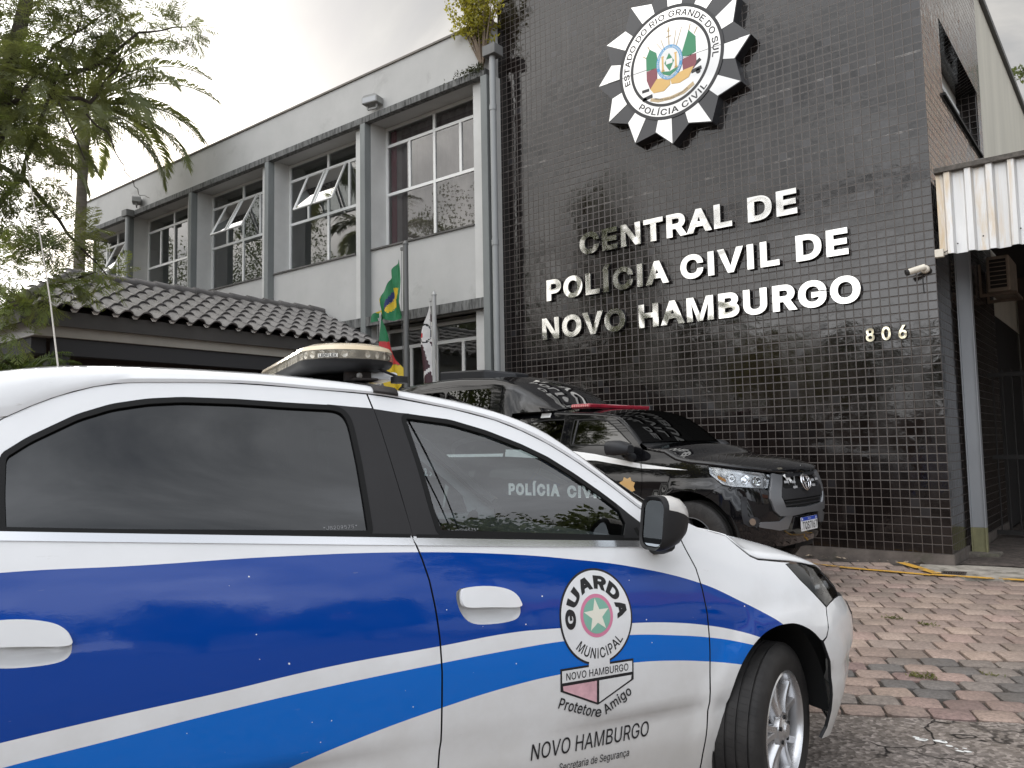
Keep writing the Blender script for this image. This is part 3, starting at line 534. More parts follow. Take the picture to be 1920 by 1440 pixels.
for j in range(0, 38):
    t0 = (0.5 if j % 2 else 0.0)*PL+random.uniform(-0.02, 0.02); PW = 0.168 if j < 7 else 0.236; jy = 0.05+(j+0.5)*0.168 if j < 7 else 0.05+7*0.168+(j-6.5)*0.236
    for i in range(-46, 42):
        c = RE+RD*(t0+i*PL)+RN*jy
        if c.y > 9.80 or c.x < -9.2 or c.x > 5.5: continue
        if inside((c.x, c.y), GUT) or c.y > 9.9+0.16*(c.x+1.785): continue
        old = j < 7
        col = random.choice(greys if old and random.random() < 0.72 else pinks)
        k = random.uniform(0.78, 0.98); col = tuple(x*k for x in col)
        gl = random.uniform(0.012, 0.028); gw = random.uniform(0.009, 0.016)
        hl, hw = PL/2-gl/2, PW/2-gw/2
        z = hb(c.x, c.y)+random.uniform(-0.004, 0.004); tx, ty = random.uniform(-0.012, 0.012), random.uniform(-0.012, 0.012)
        rot = random.uniform(-0.02, 0.02) if not old else random.uniform(-0.05, 0.05)
        d1 = RD*math.cos(rot)+RN*math.sin(rot); d2 = RN*math.cos(rot)-RD*math.sin(rot)
        jit = 0.012 if old else 0.004; r = 0.010 if old else 0.006
        # outline with clipped corners, top ring inset and raised
        cc = 0.030 if old else 0.012; oc = []
        for sx, sy in ((-1,-1),(1,-1),(1,1),(-1,1)):
            a1 = (sx*(hl-cc*random.uniform(.3,1)), sy*hw); a2 = (sx*hl, sy*(hw-cc*random.uniform(.3,1)))
            oc += [a1, a2] if sx*sy < 0 else [a2, a1]
        oc = [(x+random.uniform(-jit, jit)*0.5, y+random.uniform(-jit, jit)*0.5) for x, y in oc]
        n = len(oc); lo = []; mid = []; hi = []
        for x, y in oc:
            zz_ = z+tx*x+ty*y
            p = c+d1*x+d2*y; lo.append((p.x, p.y, zz_-0.05)); mid.append((p.x, p.y, zz_-r*0.7))
            q = c+d1*(x*(1-r/hl))+d2*(y*(1-r/hw)); hi.append((q.x, q.y, zz_+random.uniform(-0.001, 0.001)))
        ctr = c+d1*0+d2*0; b0 = len(mb.f)
        mb.add(lo+mid+hi+[(ctr.x, ctr.y, z+(0.004 if old else 0.001))],
               [(q, (q+1) % n, n+(q+1) % n, n+q) for q in range(n)]+[(n+q, n+(q+1) % n, 2*n+(q+1) % n, 2*n+q) for q in range(n)]+[(2*n+q, 2*n+(q+1) % n, 3*n) for q in range(n)])
        cols += [col]*(len(mb.f)-b0)
M_pav = attr_mat('brick_paver', 0.85, 0.8, 55.0, var=0.38, vs=42.0)
tag(build_tinted(mb, 'pavement', M_pav, cols, smooth=50), kind='structure')
# sand and grit in the joints, swelling with the apron
g = MB()
rows = []
for i in range(0, 80):
    y = 3.0+i*0.09; rows.append([(x*0.12-10.5, y, hb(x*0.12-10.5, y)-0.022) for x in range(0, 145)])
g.grid(rows)
M_joint = M('joint_grit', (0.050, 0.042, 0.036), 0.95, var=0.6, vscale=30.0, bump=0.7, bscale=120.0)
tag(g.build('pavement_joints', M_joint), kind='structure')
# concrete gutter by the corner and the driveway under the canopy
M_conc = M('worn_concrete', (0.33, 0.30, 0.26), 0.9, var=0.35, vscale=7.0, bump=0.6, bscale=45.0, dirt=((0.10, 0.09, 0.065), 5.0, 0.5))
M_mossc = M('mossy_concrete', (0.135, 0.118, 0.10), 0.92, var=0.45, vscale=10.0, bump=0.7, bscale=50.0, dirt=((0.045, 0.052, 0.022), 4.0, 0.52))
g = MB()
poly = [(-2.05, 9.50), (-1.80, 9.21), (-1.60, 9.14), (-1.0, 9.22), (0.5, 9.52), (3.0, 9.95), (3.0, 10.6), (-1.0, 10.25), (-1.70, 10.02), (-1.78, 9.91), (-2.1, 9.86)]
dr = [(-1.80, 9.42), (-1.60, 9.50), (-1.575, 9.27), (-1.775, 9.265)]
g.prism(poly, lambda x, y, h: (x, y, h), -0.04, 0.012, holes=[dr])
tag(g.build('gutter_pavement', M_conc, bevel=0.004), kind='structure')
g = MB()
for i in range(24):
    for j in range(30):
        x = -1.75+i*0.35; y = 10.02+j*0.34+0.12*(i*0.35)
        g.quad((x, y, 0.02+0.02*mnoise.noise(Vector((x*2, y*2, 0)))), (x+0.35, y+0.042, 0.02+0.02*mnoise.noise(Vector((x*2+.7, y*2, 0)))), (x+0.35, y+0.382, 0.02+0.02*mnoise.noise(Vector((x*2+.7, y*2+.68, 0)))), (x, y+0.34, 0.02+0.02*mnoise.noise(Vector((x*2, y*2+.68, 0)))))
M_drive = M('dark_cobble', (0.085, 0.068, 0.058), 0.9, var=0.6, vscale=14.0, bump=1.0, bscale=16.0, dirt=((0.20, 0.17, 0.14), 9.0, 0.58), bdist=0.03)
tag(g.build('driveway', M_drive, smooth=180), kind='structure')
# yellow paint
def yellow_mat():
    m = bpy.data.materials.new('worn_yellow_paint'); nt = nodes_of(m); P = pos_node(nt)
    b = N(nt, 'ShaderNodeBsdfPrincipled'); b.inputs['Base Color'].default_value = (0.60, 0.33, 0.045, 1); b.inputs['Roughness'].default_value = 0.75
    n = noise_n(nt, P, 22.0, 7.0, 0.75); n3 = noise_n(nt, P, 3.0, 3.0, 0.6)
    f = math_n(nt, 'ADD', n.outputs[0], math_n(nt, 'MULTIPLY', math_n(nt, 'SUBTRACT', n3.outputs[0], 0.5), 1.1))
    t = N(nt, 'ShaderNodeBsdfTransparent'); mx = N(nt, 'ShaderNodeMixShader'); L(nt, ramp_n(nt, f, [(0.34, 0.0), (0.43, 1.0)]), mx.inputs[0]); L(nt, t.outputs[0], mx.inputs[1]); L(nt, b.outputs[0], mx.inputs[2])
    o = N(nt, 'ShaderNodeOutputMaterial'); L(nt, mx.outputs[0], o.inputs[0]); return m
M_yel = yellow_mat()
g = MB()
def strip(pts, w, z):
    for i in range(len(pts)-1):
        P0_, P1_ = Vector(pts[i]), Vector(pts[i+1]); d = (P1_-P0_).normalized(); nn = Vector((-d.y, d.x))*w/2; k = max(1, int((P1_-P0_).length/0.15))
        for m_ in range(k):
            p, q = P0_.lerp(P1_, m_/k), P0_.lerp(P1_, (m_+1)/k)
            g.quad((*(p-nn), z+hb(*(p-nn))), (*(q-nn), z+hb(*(q-nn))), (*(q+nn), z+hb(*(q+nn))), (*(p+nn), z+hb(*(p+nn))))
strip([(-7.0, 9.22), (-2.9, 9.18), (-2.27, 9.165), (-1.85, 9.13)], 0.09, 0.013); strip([(-1.85, 9.135), (-1.34, 9.19), (-1.05, 9.24), (-0.4, 9.37)], 0.10, 0.0175)
strip([(-2.30, 9.84), (-2.05, 9.52), (-1.81, 9.22)], 0.10, 0.0205)
tag(g.build('road_marking', M_yel), kind='structure')
# white paint specks on the asphalt
random.seed(3); g = MB()
def G2(px, py):
    v = CF*1494.48+CR*(px-960)-CU*(py-720); t = -CAM.z/v.z; return CAM+v*t
for px, py, s in [(1718,1384,1.0),(1726,1388,1.5),(1734,1388,1.0),(1764,1392,1.6),(1768,1391,.7),(1779,1400,.9),(1800,1410,.9),(1815,1411,1.0),(1793,1405,.5),(1809,1405,.6)]:
    c = G2(px, py); r = 0.012*s
    g.add([(c.x+r*1.6*math.cos(a)*random.uniform(.6, 1.2)*1.0, c.y+r*math.sin(a)*random.uniform(.6, 1.2), 0.0045) for a in [k*math.pi/4 for k in range(8)]], [tuple(range(8))])
tag(g.build('paint_speck_marking', M('white_road_paint', (0.78, 0.78, 0.76), 0.7)), kind='structure')

# ------------------------------------------------------------------ the black tiled block
M_tile = tile_mat()
M_cream = M('cream_render', (0.56, 0.53, 0.45), 0.85, var=0.10, vscale=2.0, bump=0.15, bscale=60.0, stretch=(1, 1, 0.15), dirt=((0.30, 0.28, 0.23), 1.2, 0.60))
M_plinth = M('dark_plinth', (0.125, 0.105, 0.092), 0.9, var=0.3, vscale=6.0, bump=0.5, bscale=45.0, dirt=((0.055, 0.055, 0.035), 3.0, 0.55))
M_edge = M('grey_metal_edge', (0.10, 0.10, 0.10), 0.6)
M_win = M('window_paint', (0.62, 0.62, 0.60), 0.5, var=0.08)
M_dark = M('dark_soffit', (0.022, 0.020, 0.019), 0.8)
M_glass = glass_mat('window_glass', (0.66, 0.70, 0.70), 0.95, 0.0, 0.018, 0.8, mult=2.6)
M_room = M('room_wall', (0.50, 0.49, 0.46), 0.9)
X0, X1, YF, TOP = -8.12, -1.785, 9.946, 8.79
tb = tag(empty('tiled_building', (-4.9, YF, 0)), 'black glazed tile block with lettering and a star crest on its front', 'building')
w = MB(); w.box(X0, X1, YF, YF+0.3, 0.127, TOP); w.build('front_wall', M_tile, tb, world=True)
w = MB(); SY1 = 14.25
up = [(11.03, 5.735), (13.90, 5.735), (13.90, 6.735), (11.03, 6.735)]
lw = [(11.55, 1.75), (12.30, 1.75), (12.30, 2.85), (11.55, 2.85)]
w.prism([(YF+0.3, 0.127), (SY1, 0.127), (SY1, TOP), (YF+0.3, TOP)], lambda a, b, h: (X1-h, a, b), 0.35, 0.0, holes=[up, lw])
w.build('side_wall', M_tile, tb, world=True)
w = MB(); w.box(X0, X1+0.012, YF-0.012, YF+0.2, -0.04, 0.124); w.box(X1-0.2, X1+0.012, YF+0.2, SY1, -0.04, 0.124); w.build('plinth', M_plinth, tb, world=True)
w = MB(); w.box(X0-0.02, X1+0.03, YF-0.03, YF+0.34, TOP+0.002, TOP+0.10); w.box(X1-0.36, X1+0.03, YF+0.34, SY1, TOP+0.002, TOP+0.10); w.build('coping', M('pale_coping', (0.45, 0.43, 0.40), 0.8, var=0.2, dirt=((0.15, 0.14, 0.12), 5.0, 0.55)), tb, world=True)
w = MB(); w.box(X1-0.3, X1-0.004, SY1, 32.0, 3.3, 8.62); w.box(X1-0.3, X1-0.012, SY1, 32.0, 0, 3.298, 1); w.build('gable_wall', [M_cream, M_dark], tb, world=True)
w = MB(); w.box(X1-0.4, X1+0.06, SY1-0.02, 32.2, 8.62, 8.72); w.build('roof_edge', M_edge, tb, world=True)
w = MB(); w.box(X0, X1-0.4, YF+0.35, 30, 8.3, 8.4); w.build('roof', M_edge, tb, world=True)
def window(name, x0, x1, z0, z1, bars, parent, fmap, fmat, gmat, bw=0.05, dep=0.05, label=None):
    "frame of bars with one pane; fmap(a, z, depth)"
    w = MB()
    def bx(a0, a1, b0, b1, d0, d1): 
        p = [fmap(a, b, d) for d in (d0, d1) for a, b in ((a0, b0), (a1, b0), (a1, b1), (a0, b1))]
        w.add(p, [(0,3,2,1),(4,5,6,7),(0,1,5,4),(1,2,6,5),(2,3,7,6),(3,0,4,7)])
    bx(x0, x0+bw, z0, z1, 0, dep); bx(x1-bw, x1, z0, z1, 0, dep); bx(x0+bw, x1-bw, z0, z0+bw, 0, dep-.002); bx(x0+bw, x1-bw, z1-bw, z1, 0, dep-.002)
    for a0, a1, b0, b1 in bars:
        if a0 == a1: bx(a0-bw/2, a0+bw/2, b0, b1, 0.002, dep-.004)
        else: bx(a0, a1, b0-bw/2, b0+bw/2, 0.004, dep-.006)
    o = w.build(name, fmat, parent, world=True, recalc=True)
    g = MB(); g.quad(fmap(x0+bw/2, z0+bw/2, dep*0.5), fmap(x1-bw/2, z0+bw/2, dep*0.5), fmap(x1-bw/2, z1-bw/2, dep*0.5), fmap(x0+bw/2, z1-bw/2, dep*0.5))
    p = g.build('pane', gmat, o)
    off = Vector(parent.location)
    for v in p.data.vertices: v.co -= off
    return o
wm = lambda a, z, d: (X1-0.30+d, a, z)
window('side_window', 11.03, 13.90, 5.735, 6.50, [(11.95, 11.95, 5.78, 6.45), (12.9, 12.9, 5.78, 6.45)], tb, wm, M('white_frame', (0.72, 0.72, 0.70), 0.45), M_glass, 0.07)
w = MB(); w.box(X1-0.352, X1-0.29, 11.03, 13.90, 6.50, 6.735, 0); w.build('blind_box', M('blind_box_cream', (0.52, 0.50, 0.46), 0.6), tb, world=True)
w = MB(); w.box(X1-0.25, X1+0.035, 11.0, 13.93, 5.70, 5.735); w.build('window_sill', M_dark, tb, world=True)
window('low_window', 11.55, 12.30, 1.75, 2.85, [(11.92, 11.92, 1.8, 2.8)], tb, lambda a, z, d: (X1-0.12+d, a, z), M('white_frame_low', (0.70, 0.69, 0.64), 0.5), M_glass, 0.07)
w = MB(); w.box(X0+.3, X1-0.9, 10.6, 10.7, 4.4, 8.3); w.box(X1-2.4, X1-0.36, 10.6, 14.2, 7.0, 7.1); w.box(X1-2.4, X1-2.3, 10.7, 14.2, 4.4, 7.0); w.build('inner_wall', M_room, tb, world=True)

# ------------------------------------------------------------------ the long office wing
M_fascia = M('pale_grey_render', (0.405, 0.40, 0.385), 0.88, var=0.07, vscale=1.3, bump=0.12, bscale=70.0, dirt=((0.29, 0.285, 0.27), 0.9, 0.56))
M_ledge = M('stained_ledge', (0.135, 0.135, 0.13), 0.92, var=0.35, vscale=4.0, bump=0.5, bscale=40.0, stretch=(3, 3, 0.5), dirt=((0.028, 0.028, 0.026), 6.0, 0.46))
M_col = M('grey_column', (0.175, 0.185, 0.18), 0.8, var=0.15, vscale=2.5, bump=0.15, bscale=60.0, stretch=(1, 1, 0.3))
M_pier = M('white_render', (0.50, 0.495, 0.475), 0.85, var=0.08, vscale=2.0, bump=0.12, bscale=60.0)
M_sill = M('dark_sill', (0.09, 0.085, 0.08), 0.8, var=0.3)
M_frame = M('aluminium_frame', (0.66, 0.66, 0.64), 0.42, 0.15)
YC, YP, YG = 9.60, 9.75, 10.12
wing = tag(empty('office_wing', (-15.0, YC, 0)), 'long two-storey grey office wing with big gridded windows beside the black tile block', 'building')
CX = [-8.155, -11.135, -14.17, -17.21, -20.28, -23.25]
w = MB(); w.box(-23.32, X0-0.005, YP-0.02, YG+0.25, 7.50, 8.44); w.build('fascia', M_fascia, wing, world=True)
w = MB(); w.box(-23.36, X0-0.008, YP-0.05, YG+0.3, 8.44, 8.475); w.build('roof_flashing', M('brown_flashing', (0.13, 0.115, 0.10), 0.6, var=0.3), wing, world=True)
w = MB(); w.box(-23.3, X0-0.01, YC, YP-0.022, 7.46, 7.585); w.build('ledge', M_ledge, wing, world=True, bevel=0.008)
w = MB(); w.box(-23.3, X0-0.01, YC+0.004, YP-0.022, 3.63, 3.80); w.build('floor_band', M_ledge, wing, world=True, bevel=0.006)
for c in CX:
    w = MB(); w.box(c-0.067, c+0.067, YC-0.004, YP-0.002, 0, 7.458); w.build('column', M_col, wing, world=True, bevel=0.008)
for i, c in enumerate(CX[:-1]):
    cl = CX[i+1]
    x0, x1 = cl+0.067, c-0.36
    w = MB(); w.box(x1, c+0.067, YP, YG+0.08, 0, 7.498); w.build('pier', M_pier, wing, world=True)
    w = MB(); w.box(x0, x1, YP+0.003, YG+0.08, 3.70, 5.055); w.build('spandrel', M_fascia, wing, world=True)
    w = MB(); w.box(x0+0.004, x1-0.004, YP-0.03, YG-0.002, 5.055, 5.085); w.build('window_sill', M_sill, wing, world=True)
    fm = lambda a, z, d: (a, YG+0.05-d, z)
    m = (x0+x1)/2; q0 = (x0+m)/2; q1 = (m+x1)/2
    zb_, zt_, za, zc_ = 5.09, 7.495, 6.19, 7.13
    win = window('window', x0, x1, zb_, zt_, [(m, m, zb_+.05, zt_-.05), (x0+.05, x1-.05, za, za), (x0+.05, x1-.05, zc_, zc_), (q0, q0, za+.025, zc_-.025), (q1, q1, za+.025, zc_-.025)], wing, fm, M_frame, M_glass, 0.055)
    if i in (1, 2, 4):
        for a0, a1 in ([(q0+.03, m-.03), (m+.03, q1-.03)] if i != 4 else [(m+.03, q1-.03)]):
            ang = math.radians(27 if i == 2 else 24)
            def sm(a, t, d, an=ang): return Vector((a, YG-0.02-t*math.sin(an)-d*math.cos(an), zc_-.03-t*math.cos(an)+d*math.sin(an)))-Vector(wing.location)
            w = MB(); h = zc_-za-.05; s_ = 0.035
            for A0, A1, T0, T1 in ((a0, a0+s_, 0, h), (a1-s_, a1, 0, h), (a0+s_, a1-s_, 0, s_), (a0+s_, a1-s_, h-s_, h)):
                p = [sm(a, t, d) for d in (0, .03) for a, t in ((A0, T0), (A1, T0), (A1, T1), (A0, T1))]
                w.add(p, [(0,1,2,3),(7,6,5,4),(4,5,1,0),(5,6,2,1),(6,7,3,2),(7,4,0,3)])
            so_ = w.build('open_sash', M_frame, win, recalc=True)
            w = MB(); w.quad(sm(a0, 0, .015), sm(a1, 0, .015), sm(a1, h, .015), sm(a0, h, .015)); so2 = w.build('sash_pane', M_glass, win)
    if i < 2:
        window('lower_window', x0, x1, 0.9, 3.60, [(m, m, .95, 3.55), (x0+.05, x1-.05, 3.25, 3.25), (q0, q0, .95, 3.225), (q1, q1, .95, 3.225)], wing, fm, M_frame, M_glass, 0.06)
    else:
        w = MB(); w.box(x0, x1, YP+0.06, YG, 0, 3.69); w.build('lower_wall', M_fascia, wing, world=True)
# rooms behind the glass
w = MB(); w.box(-23.2, X0, 13.6, 13.7, 0, 7.5); w.box(-23.2, X0, YG+.3, 13.6, 3.62, 3.72)
w.box(-23.2, X0, YG+.26, 13.6, 7.50, 7.56)
for x in (-23.2, -17.5, -11.4, X0-0.02): w.box(x, x+.1, YG+.3, 13.6, 0, 7.5)
w.build('inner_wall', M_room, wing, world=True)
w = MB(); x0 = CX[1]+0.067
n = 60; rows = [[(x0+.03+(2.46)*k/n, YG+.16+0.03*math.sin(k*1.3), z) for k in range(n+1)] for z in (5.1, 7.45)]; w.grid(rows)
w.build('curtain', M('dusty_pink_curtain', (0.24, 0.19, 0.185), 0.9, var=0.1), wing, world=True, smooth=180)
w = MB(); rows = [[(x0+.03+0.14*k/8, YG+.11+0.02*math.sin(k*1.7), z) for k in range(9)] for z in (5.1, 7.45)]; w.grid(rows)
w.build('curtain', M('dark_red_curtain', (0.20, 0.02, 0.045), 0.8), wing, world=True, smooth=180)
w = MB(); w.box(-23.4, X0, YG+.3, 24, 8.2, 8.3); w.box(-23.4, -23.3, YG, 24, 0, 8.4); w.build('roof', M_edge, wing, world=True)
w = MB(); w.box(-9.85, -9.35, 10.3, 10.7, 8.475, 8.66); w.build('roof_hatch', M('tan_hatch', (0.42, 0.36, 0.30), 0.8, var=0.2), wing, world=True)
# ------------------------------------------------------------------ tiled porch
M_rooft = M('grey_roof_tile', (0.115, 0.108, 0.105), 0.34, var=0.35, vscale=3.0, spec=0.55, rvar=0.12, dirt=((0.045, 0.035, 0.03), 4.0, 0.58), bump=0.1, bscale=30.0)
M_pfas = M('charcoal_fascia', (0.062, 0.058, 0.054), 0.75, var=0.15)
M_pbeam = M('beam_side_shade', (0.30, 0.28, 0.245), 0.85, var=0.08, bump=0.1)  # side face of the beam, its shade put into the colour
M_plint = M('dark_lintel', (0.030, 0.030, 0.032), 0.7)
M_pwhite = M('beam_front_lit', (0.50, 0.49, 0.47), 0.85, var=0.08, dirt=((0.3, 0.29, 0.27), 2.0, 0.6))  # front face of the same beam, sky light put into the colour
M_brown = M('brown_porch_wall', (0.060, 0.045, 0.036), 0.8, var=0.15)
porch = tag(empty('tiled_porch', (-12.5, 6.6, 0)), 'porch with a dark ribbed tile roof and shade-toned taupe beam standing before the grey office wing', 'porch')
EX, EZ, RX, RZ = -10.66, 3.24, -12.48, 4.04; YE0, YR0, YW = 3.72, 5.07, 9.70
sl_len = math.hypot(EX-RX, RZ-EZ); NCO = 6; cs = sl_len/NCO
dx, dz = (RX-EX)/sl_len, (RZ-EZ)/sl_len; nx, nz_ = -dz*-1, 0
nrm = Vector((-dz*-1.0, 0, -dx)) if False else Vector((RZ-EZ, 0, EX-RX)).normalized()
PIT = 0.262
def roll(y):
    t = (y/PIT) % 1.0
    return 0.060*math.sqrt(max(0.0, 1-((t-0.32)/0.32)**2)) if t < 0.64 else 0.012*(1-math.cos((t-0.64)/0.36*2*math.pi))*-0.5
w = MB()
for k in range(NCO):
    a0, a1 = k*cs-0.02, (k+1)*cs+0.05
    ny = int((YW-YE0)/0.0218)
    ys = [YE0+i*0.0218 for i in range(ny+1)]
    rows = [[], [], [], []]
    for y in ys:
        h = roll(y)
        for r_, (a, lift, dep) in enumerate(((a0, 0.034, -0.022), (a0, 0.034, 0.0), ((a0+a1)/2, 0.019, 0.0), (a1, 0.004, 0.0))):
            p = Vector((EX, y, EZ))+Vector((dx, 0, dz))*a+nrm*(h*(1.06-0.1*(a-a0)/cs)+lift+dep); rows[r_].append(p)
    b = len(w.v); n = len(ys)
    for r_ in rows: w.v.extend([tuple(p) for p in r_])
    for r_ in range(3):
        for j in range(n-1):
            yhip = YE0+(YR0-YE0)*((k+0.4*(r_ > 0))/NCO)
            if ys[j] < yhip: continue
            w.f.append((b+r_*n+j, b+r_*n+j+1, b+(r_+1)*n+j+1, b+(r_+1)*n+j)); w.m.append(0)
rt = w.build('roof', M_rooft, porch, world=True, smooth=50)
w = MB(); j = 1
while YE0+0.3+j*PIT < YW:
    y = (int(YE0/PIT)+j)*PIT+0.82*PIT; w.add([(EX-0.02, y-0.055, EZ+0.012), (EX+0.006, y-0.05, EZ+0.012), (EX+0.006, y+0.045, EZ+0.012), (EX-0.02, y+0.05, EZ+0.012), (EX-0.01, y-0.03, EZ-0.03), (EX+0.004, y+0.0, EZ-0.028), (EX-0.01, y+0.02, EZ-0.03)], [(0, 3, 2, 1), (0, 1, 5, 4), (1, 2, 5), (2, 3, 6, 5), (4, 5, 6)]); j += 1
w.build('eave_mortar', M('pale_mortar', (0.55, 0.53, 0.50), 0.9, var=0.2), porch, world=True)
w = MB(); LX = 2*RX-EX
w.quad((RX, YR0, RZ), (RX, YW, RZ), (LX, YW, EZ), (LX, YE0, EZ)); w.add([(EX, YE0, EZ), (RX, YR0, RZ), (LX, YE0, EZ)], [(0, 1, 2)])
w.quad((EX-0.1, YE0+.1, EZ-0.02), (EX-.1, YW, EZ-0.02), (RX, YW, RZ-0.04), (RX, YR0+.1, RZ-0.04))
w.build('roof_underlay', M_rooft, porch, world=True)
w = MB(); k = 0; y = YR0-0.06
while y < YW-0.1:
    w.tube([(RX, y, RZ+0.055), (RX, y+0.05, RZ+0.058), (RX, y+0.36, RZ+0.045)], [0.092, 0.085, 0.072], 12); y += 0.34
hp = Vector((RX, YR0, RZ+0.05)); he = Vector((EX, YE0, EZ+0.05)); n = 7
for i in range(n):
    a = hp+(he-hp)*(i/n); b = hp+(he-hp)*((i+1.05)/n); w.tube([b, b+(a-b)*0.15, a], [0.09, 0.084, 0.07], 12)
w.build('ridge_tiles', M_rooft, porch, world=True, smooth=50)
w = MB(); w.box(EX-0.10, EX-0.07, YE0+0.08, YW-.1, 3.03, 3.225); w.box(LX+.1, EX-0.10, YE0+0.08, YE0+0.11, 3.03, 3.225); w.box(LX+.1, EX-.102, YE0+.12, YW-.1, 3.19, 3.21); w.build('fascia', M_pfas, porch, world=True)
w = MB(); w.box(-11.00, -10.80, 3.985, 9.6, 2.896, 3.154); w.build('beam', M_pbeam, porch, world=True, bevel=0.006)
w = MB(); w.box(LX+.35, -10.801, 3.979, 3.983, 2.896, 3.154); w.box(LX+.35, -11.01, 3.983, 4.2, 2.896, 3.154); w.build('front_beam', M_pwhite, porch, world=True)
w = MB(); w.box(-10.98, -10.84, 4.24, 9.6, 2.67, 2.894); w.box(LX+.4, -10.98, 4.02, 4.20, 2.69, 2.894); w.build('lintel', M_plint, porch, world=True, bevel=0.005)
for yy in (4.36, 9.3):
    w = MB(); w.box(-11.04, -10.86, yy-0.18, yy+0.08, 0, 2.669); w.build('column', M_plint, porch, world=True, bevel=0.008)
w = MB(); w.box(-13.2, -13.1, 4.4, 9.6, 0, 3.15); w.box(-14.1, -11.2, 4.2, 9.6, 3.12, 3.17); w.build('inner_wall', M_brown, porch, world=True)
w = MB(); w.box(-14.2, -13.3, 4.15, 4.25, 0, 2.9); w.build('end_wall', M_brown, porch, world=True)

# ------------------------------------------------------------------ downpipes, floodlights
M_pipe = M('grey_drainpipe', (0.255, 0.262, 0.26), 0.55, var=0.10, stretch=(1, 1, 0.2), dirt=((0.16, 0.15, 0.13), 3.0, 0.6))
def downpipe(x, y, z1, label):
    r = tag(empty('downpipe', (x, y, 0)), label, 'downpipe', 'rainwater downpipes on the office wing')
    w = MB(); w.tube([(x, y, 0.0), (x, y, z1)], 0.052, 16); w.build('pipe', M_pipe, r, world=True, smooth=40)
    for z in (2.2, 4.6, z1-0.9):
        w = MB(); w.tube([(x, y, z), (x, y, z+0.09)], 0.060, 16); w.build('collar', M_pipe, r, world=True, smooth=40)
    w = MB(); w.box(x-0.13, x+0.13, y-0.10, y+0.12, z1, z1+0.17); w.build('rain_head', M('rain_head_grey', (0.15, 0.15, 0.145), 0.8, var=0.2), r, world=True, bevel=0.01)
    return r
downpipe(-7.975, 9.62, 7.72, 'pale grey downpipe with a hopper where the office wing meets black tiles')
downpipe(-20.05, 9.50, 7.42, 'dark grey downpipe with a square hopper far along the office wing near the palm')
M_lamp = M('floodlight_grey', (0.23, 0.23, 0.22), 0.6, var=0.1); M_lens = M('floodlight_glass', (0.35, 0.36, 0.37), 0.15, coat=0.5)
def flood(x, z, rz, label):
    r = tag(empty('floodlight', (x, YC-0.02, z), rz), label, 'floodlight', 'floodlights on the ledge of the office wing')
    w = MB(); w.prism([(-0.17, -0.07), (0.17, -0.07), (0.17, 0.05), (0.12, 0.09), (-0.12, 0.09), (-0.17, 0.05)], lambda a, b, h: (a, h, b), -0.10, 0.10); w.build('housing', M_lamp, r, bevel=0.008, recalc=True)
    w = MB(); w.box(-0.15, 0.15, -0.106, -0.101, -0.055, 0.04); w.build('lens', M_lens, r)
    w = MB(); w.bar((-0.10, 0, -0.07), (-0.10, 0.0, -0.15), 0.03, 0.03); w.bar((0.1, 0, -0.07), (0.1, 0, -0.15), 0.03, 0.03); w.bar((-0.10, 0, -0.15), (0.10, 0, -0.15), 0.03, 0.03); w.build('bracket', M_lamp, r)
flood(-10.83, 7.80, 0.2, 'grey boxy floodlight on the ledge above the column next to the flagpole')
flood(-19.75, 7.80, -0.5, 'small dark floodlight on the ledge over the far hopper near the palm trunk')

# ------------------------------------------------------------------ canopy, post, camera, air conditioner
M_corr = M('weathered_corrugated_sheet', (0.62, 0.615, 0.605), 0.4, 0.2, var=0.10, vscale=2.0, stretch=(2.0, 2.0, 0.25), dirt=((0.52, 0.39, 0.23), 2.4, 0.50), bump=0.08, bscale=8.0, rvar=0.1)  # tan rust streaks, spread wider to carry the shaded rib faces too
M_trim = M('mossy_trim', (0.090, 0.080, 0.070), 0.9, var=0.4, vscale=20.0, dirt=((0.2, 0.19, 0.16), 30.0, 0.6))
can = tag(empty('driveway_canopy', (0.2, 10.0, 3.45)), 'canopy over the side driveway with a corrugated pale metal fascia at right edge', 'canopy')
w = MB(); P = 0.205; x = X1+0.045; pts = []
while x < 5.0:
    for a, b in ((0.0, 0.0), (0.070, 0.0), (0.092, 0.060), (0.150, 0.060), (0.172, 0.0)): pts.append((x+a, YF-b+0.03))
    x += P
rows = []
for z, s in ((3.455, 0.012), (3.75, 0.0), (4.1, 0.0), (4.39, 0.0)):
    rows.append([(px, py-s*abs(math.sin(px*9)), z+(0.007*math.sin(px*7.0)+0.004*math.sin(px*17) if z < 3.5 else 0)) for px, py in pts])
w.grid(rows); o = w.build('corrugated_fascia', M_corr, can, world=True)
md = o.modifiers.new('thickness', 'SOLIDIFY'); md.thickness = 0.004
w = MB(); w.box(X1+0.04, 5.0, YF-0.055, YF+0.08, 4.39, 4.45); w.build('top_trim', M_trim, can, world=True, bevel=0.006)
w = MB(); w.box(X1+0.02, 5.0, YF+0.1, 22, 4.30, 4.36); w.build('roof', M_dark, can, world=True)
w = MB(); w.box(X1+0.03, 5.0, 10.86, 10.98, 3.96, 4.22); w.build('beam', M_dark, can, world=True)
for sx, sz in ((-1.55, 3.56), (-1.30, 3.60), (-0.95, 3.62)):
    w = MB(); w.lathe([(0.0, -0.004), (0.009, -0.002), (0.009, 0.002)], 8, 'y', (sx, YF-0.022, sz)); w.build('bolt', M_dark, can, world=True)
M_post = M('grey_painted_steel', (0.30, 0.31, 0.325), 0.5, 0.3, var=0.12, vscale=2.0, stretch=(1, 1, 0.3), rvar=0.1)
M_postg = M('algae_stained_steel', (0.20, 0.19, 0.10), 0.8, var=0.35, vscale=5.0, stretch=(1, 1, 0.5))
post = tag(empty('canopy_post', (-1.67, 10.96, 0)), 'grey steel channel post with a green stained foot holding the corrugated canopy', 'post')
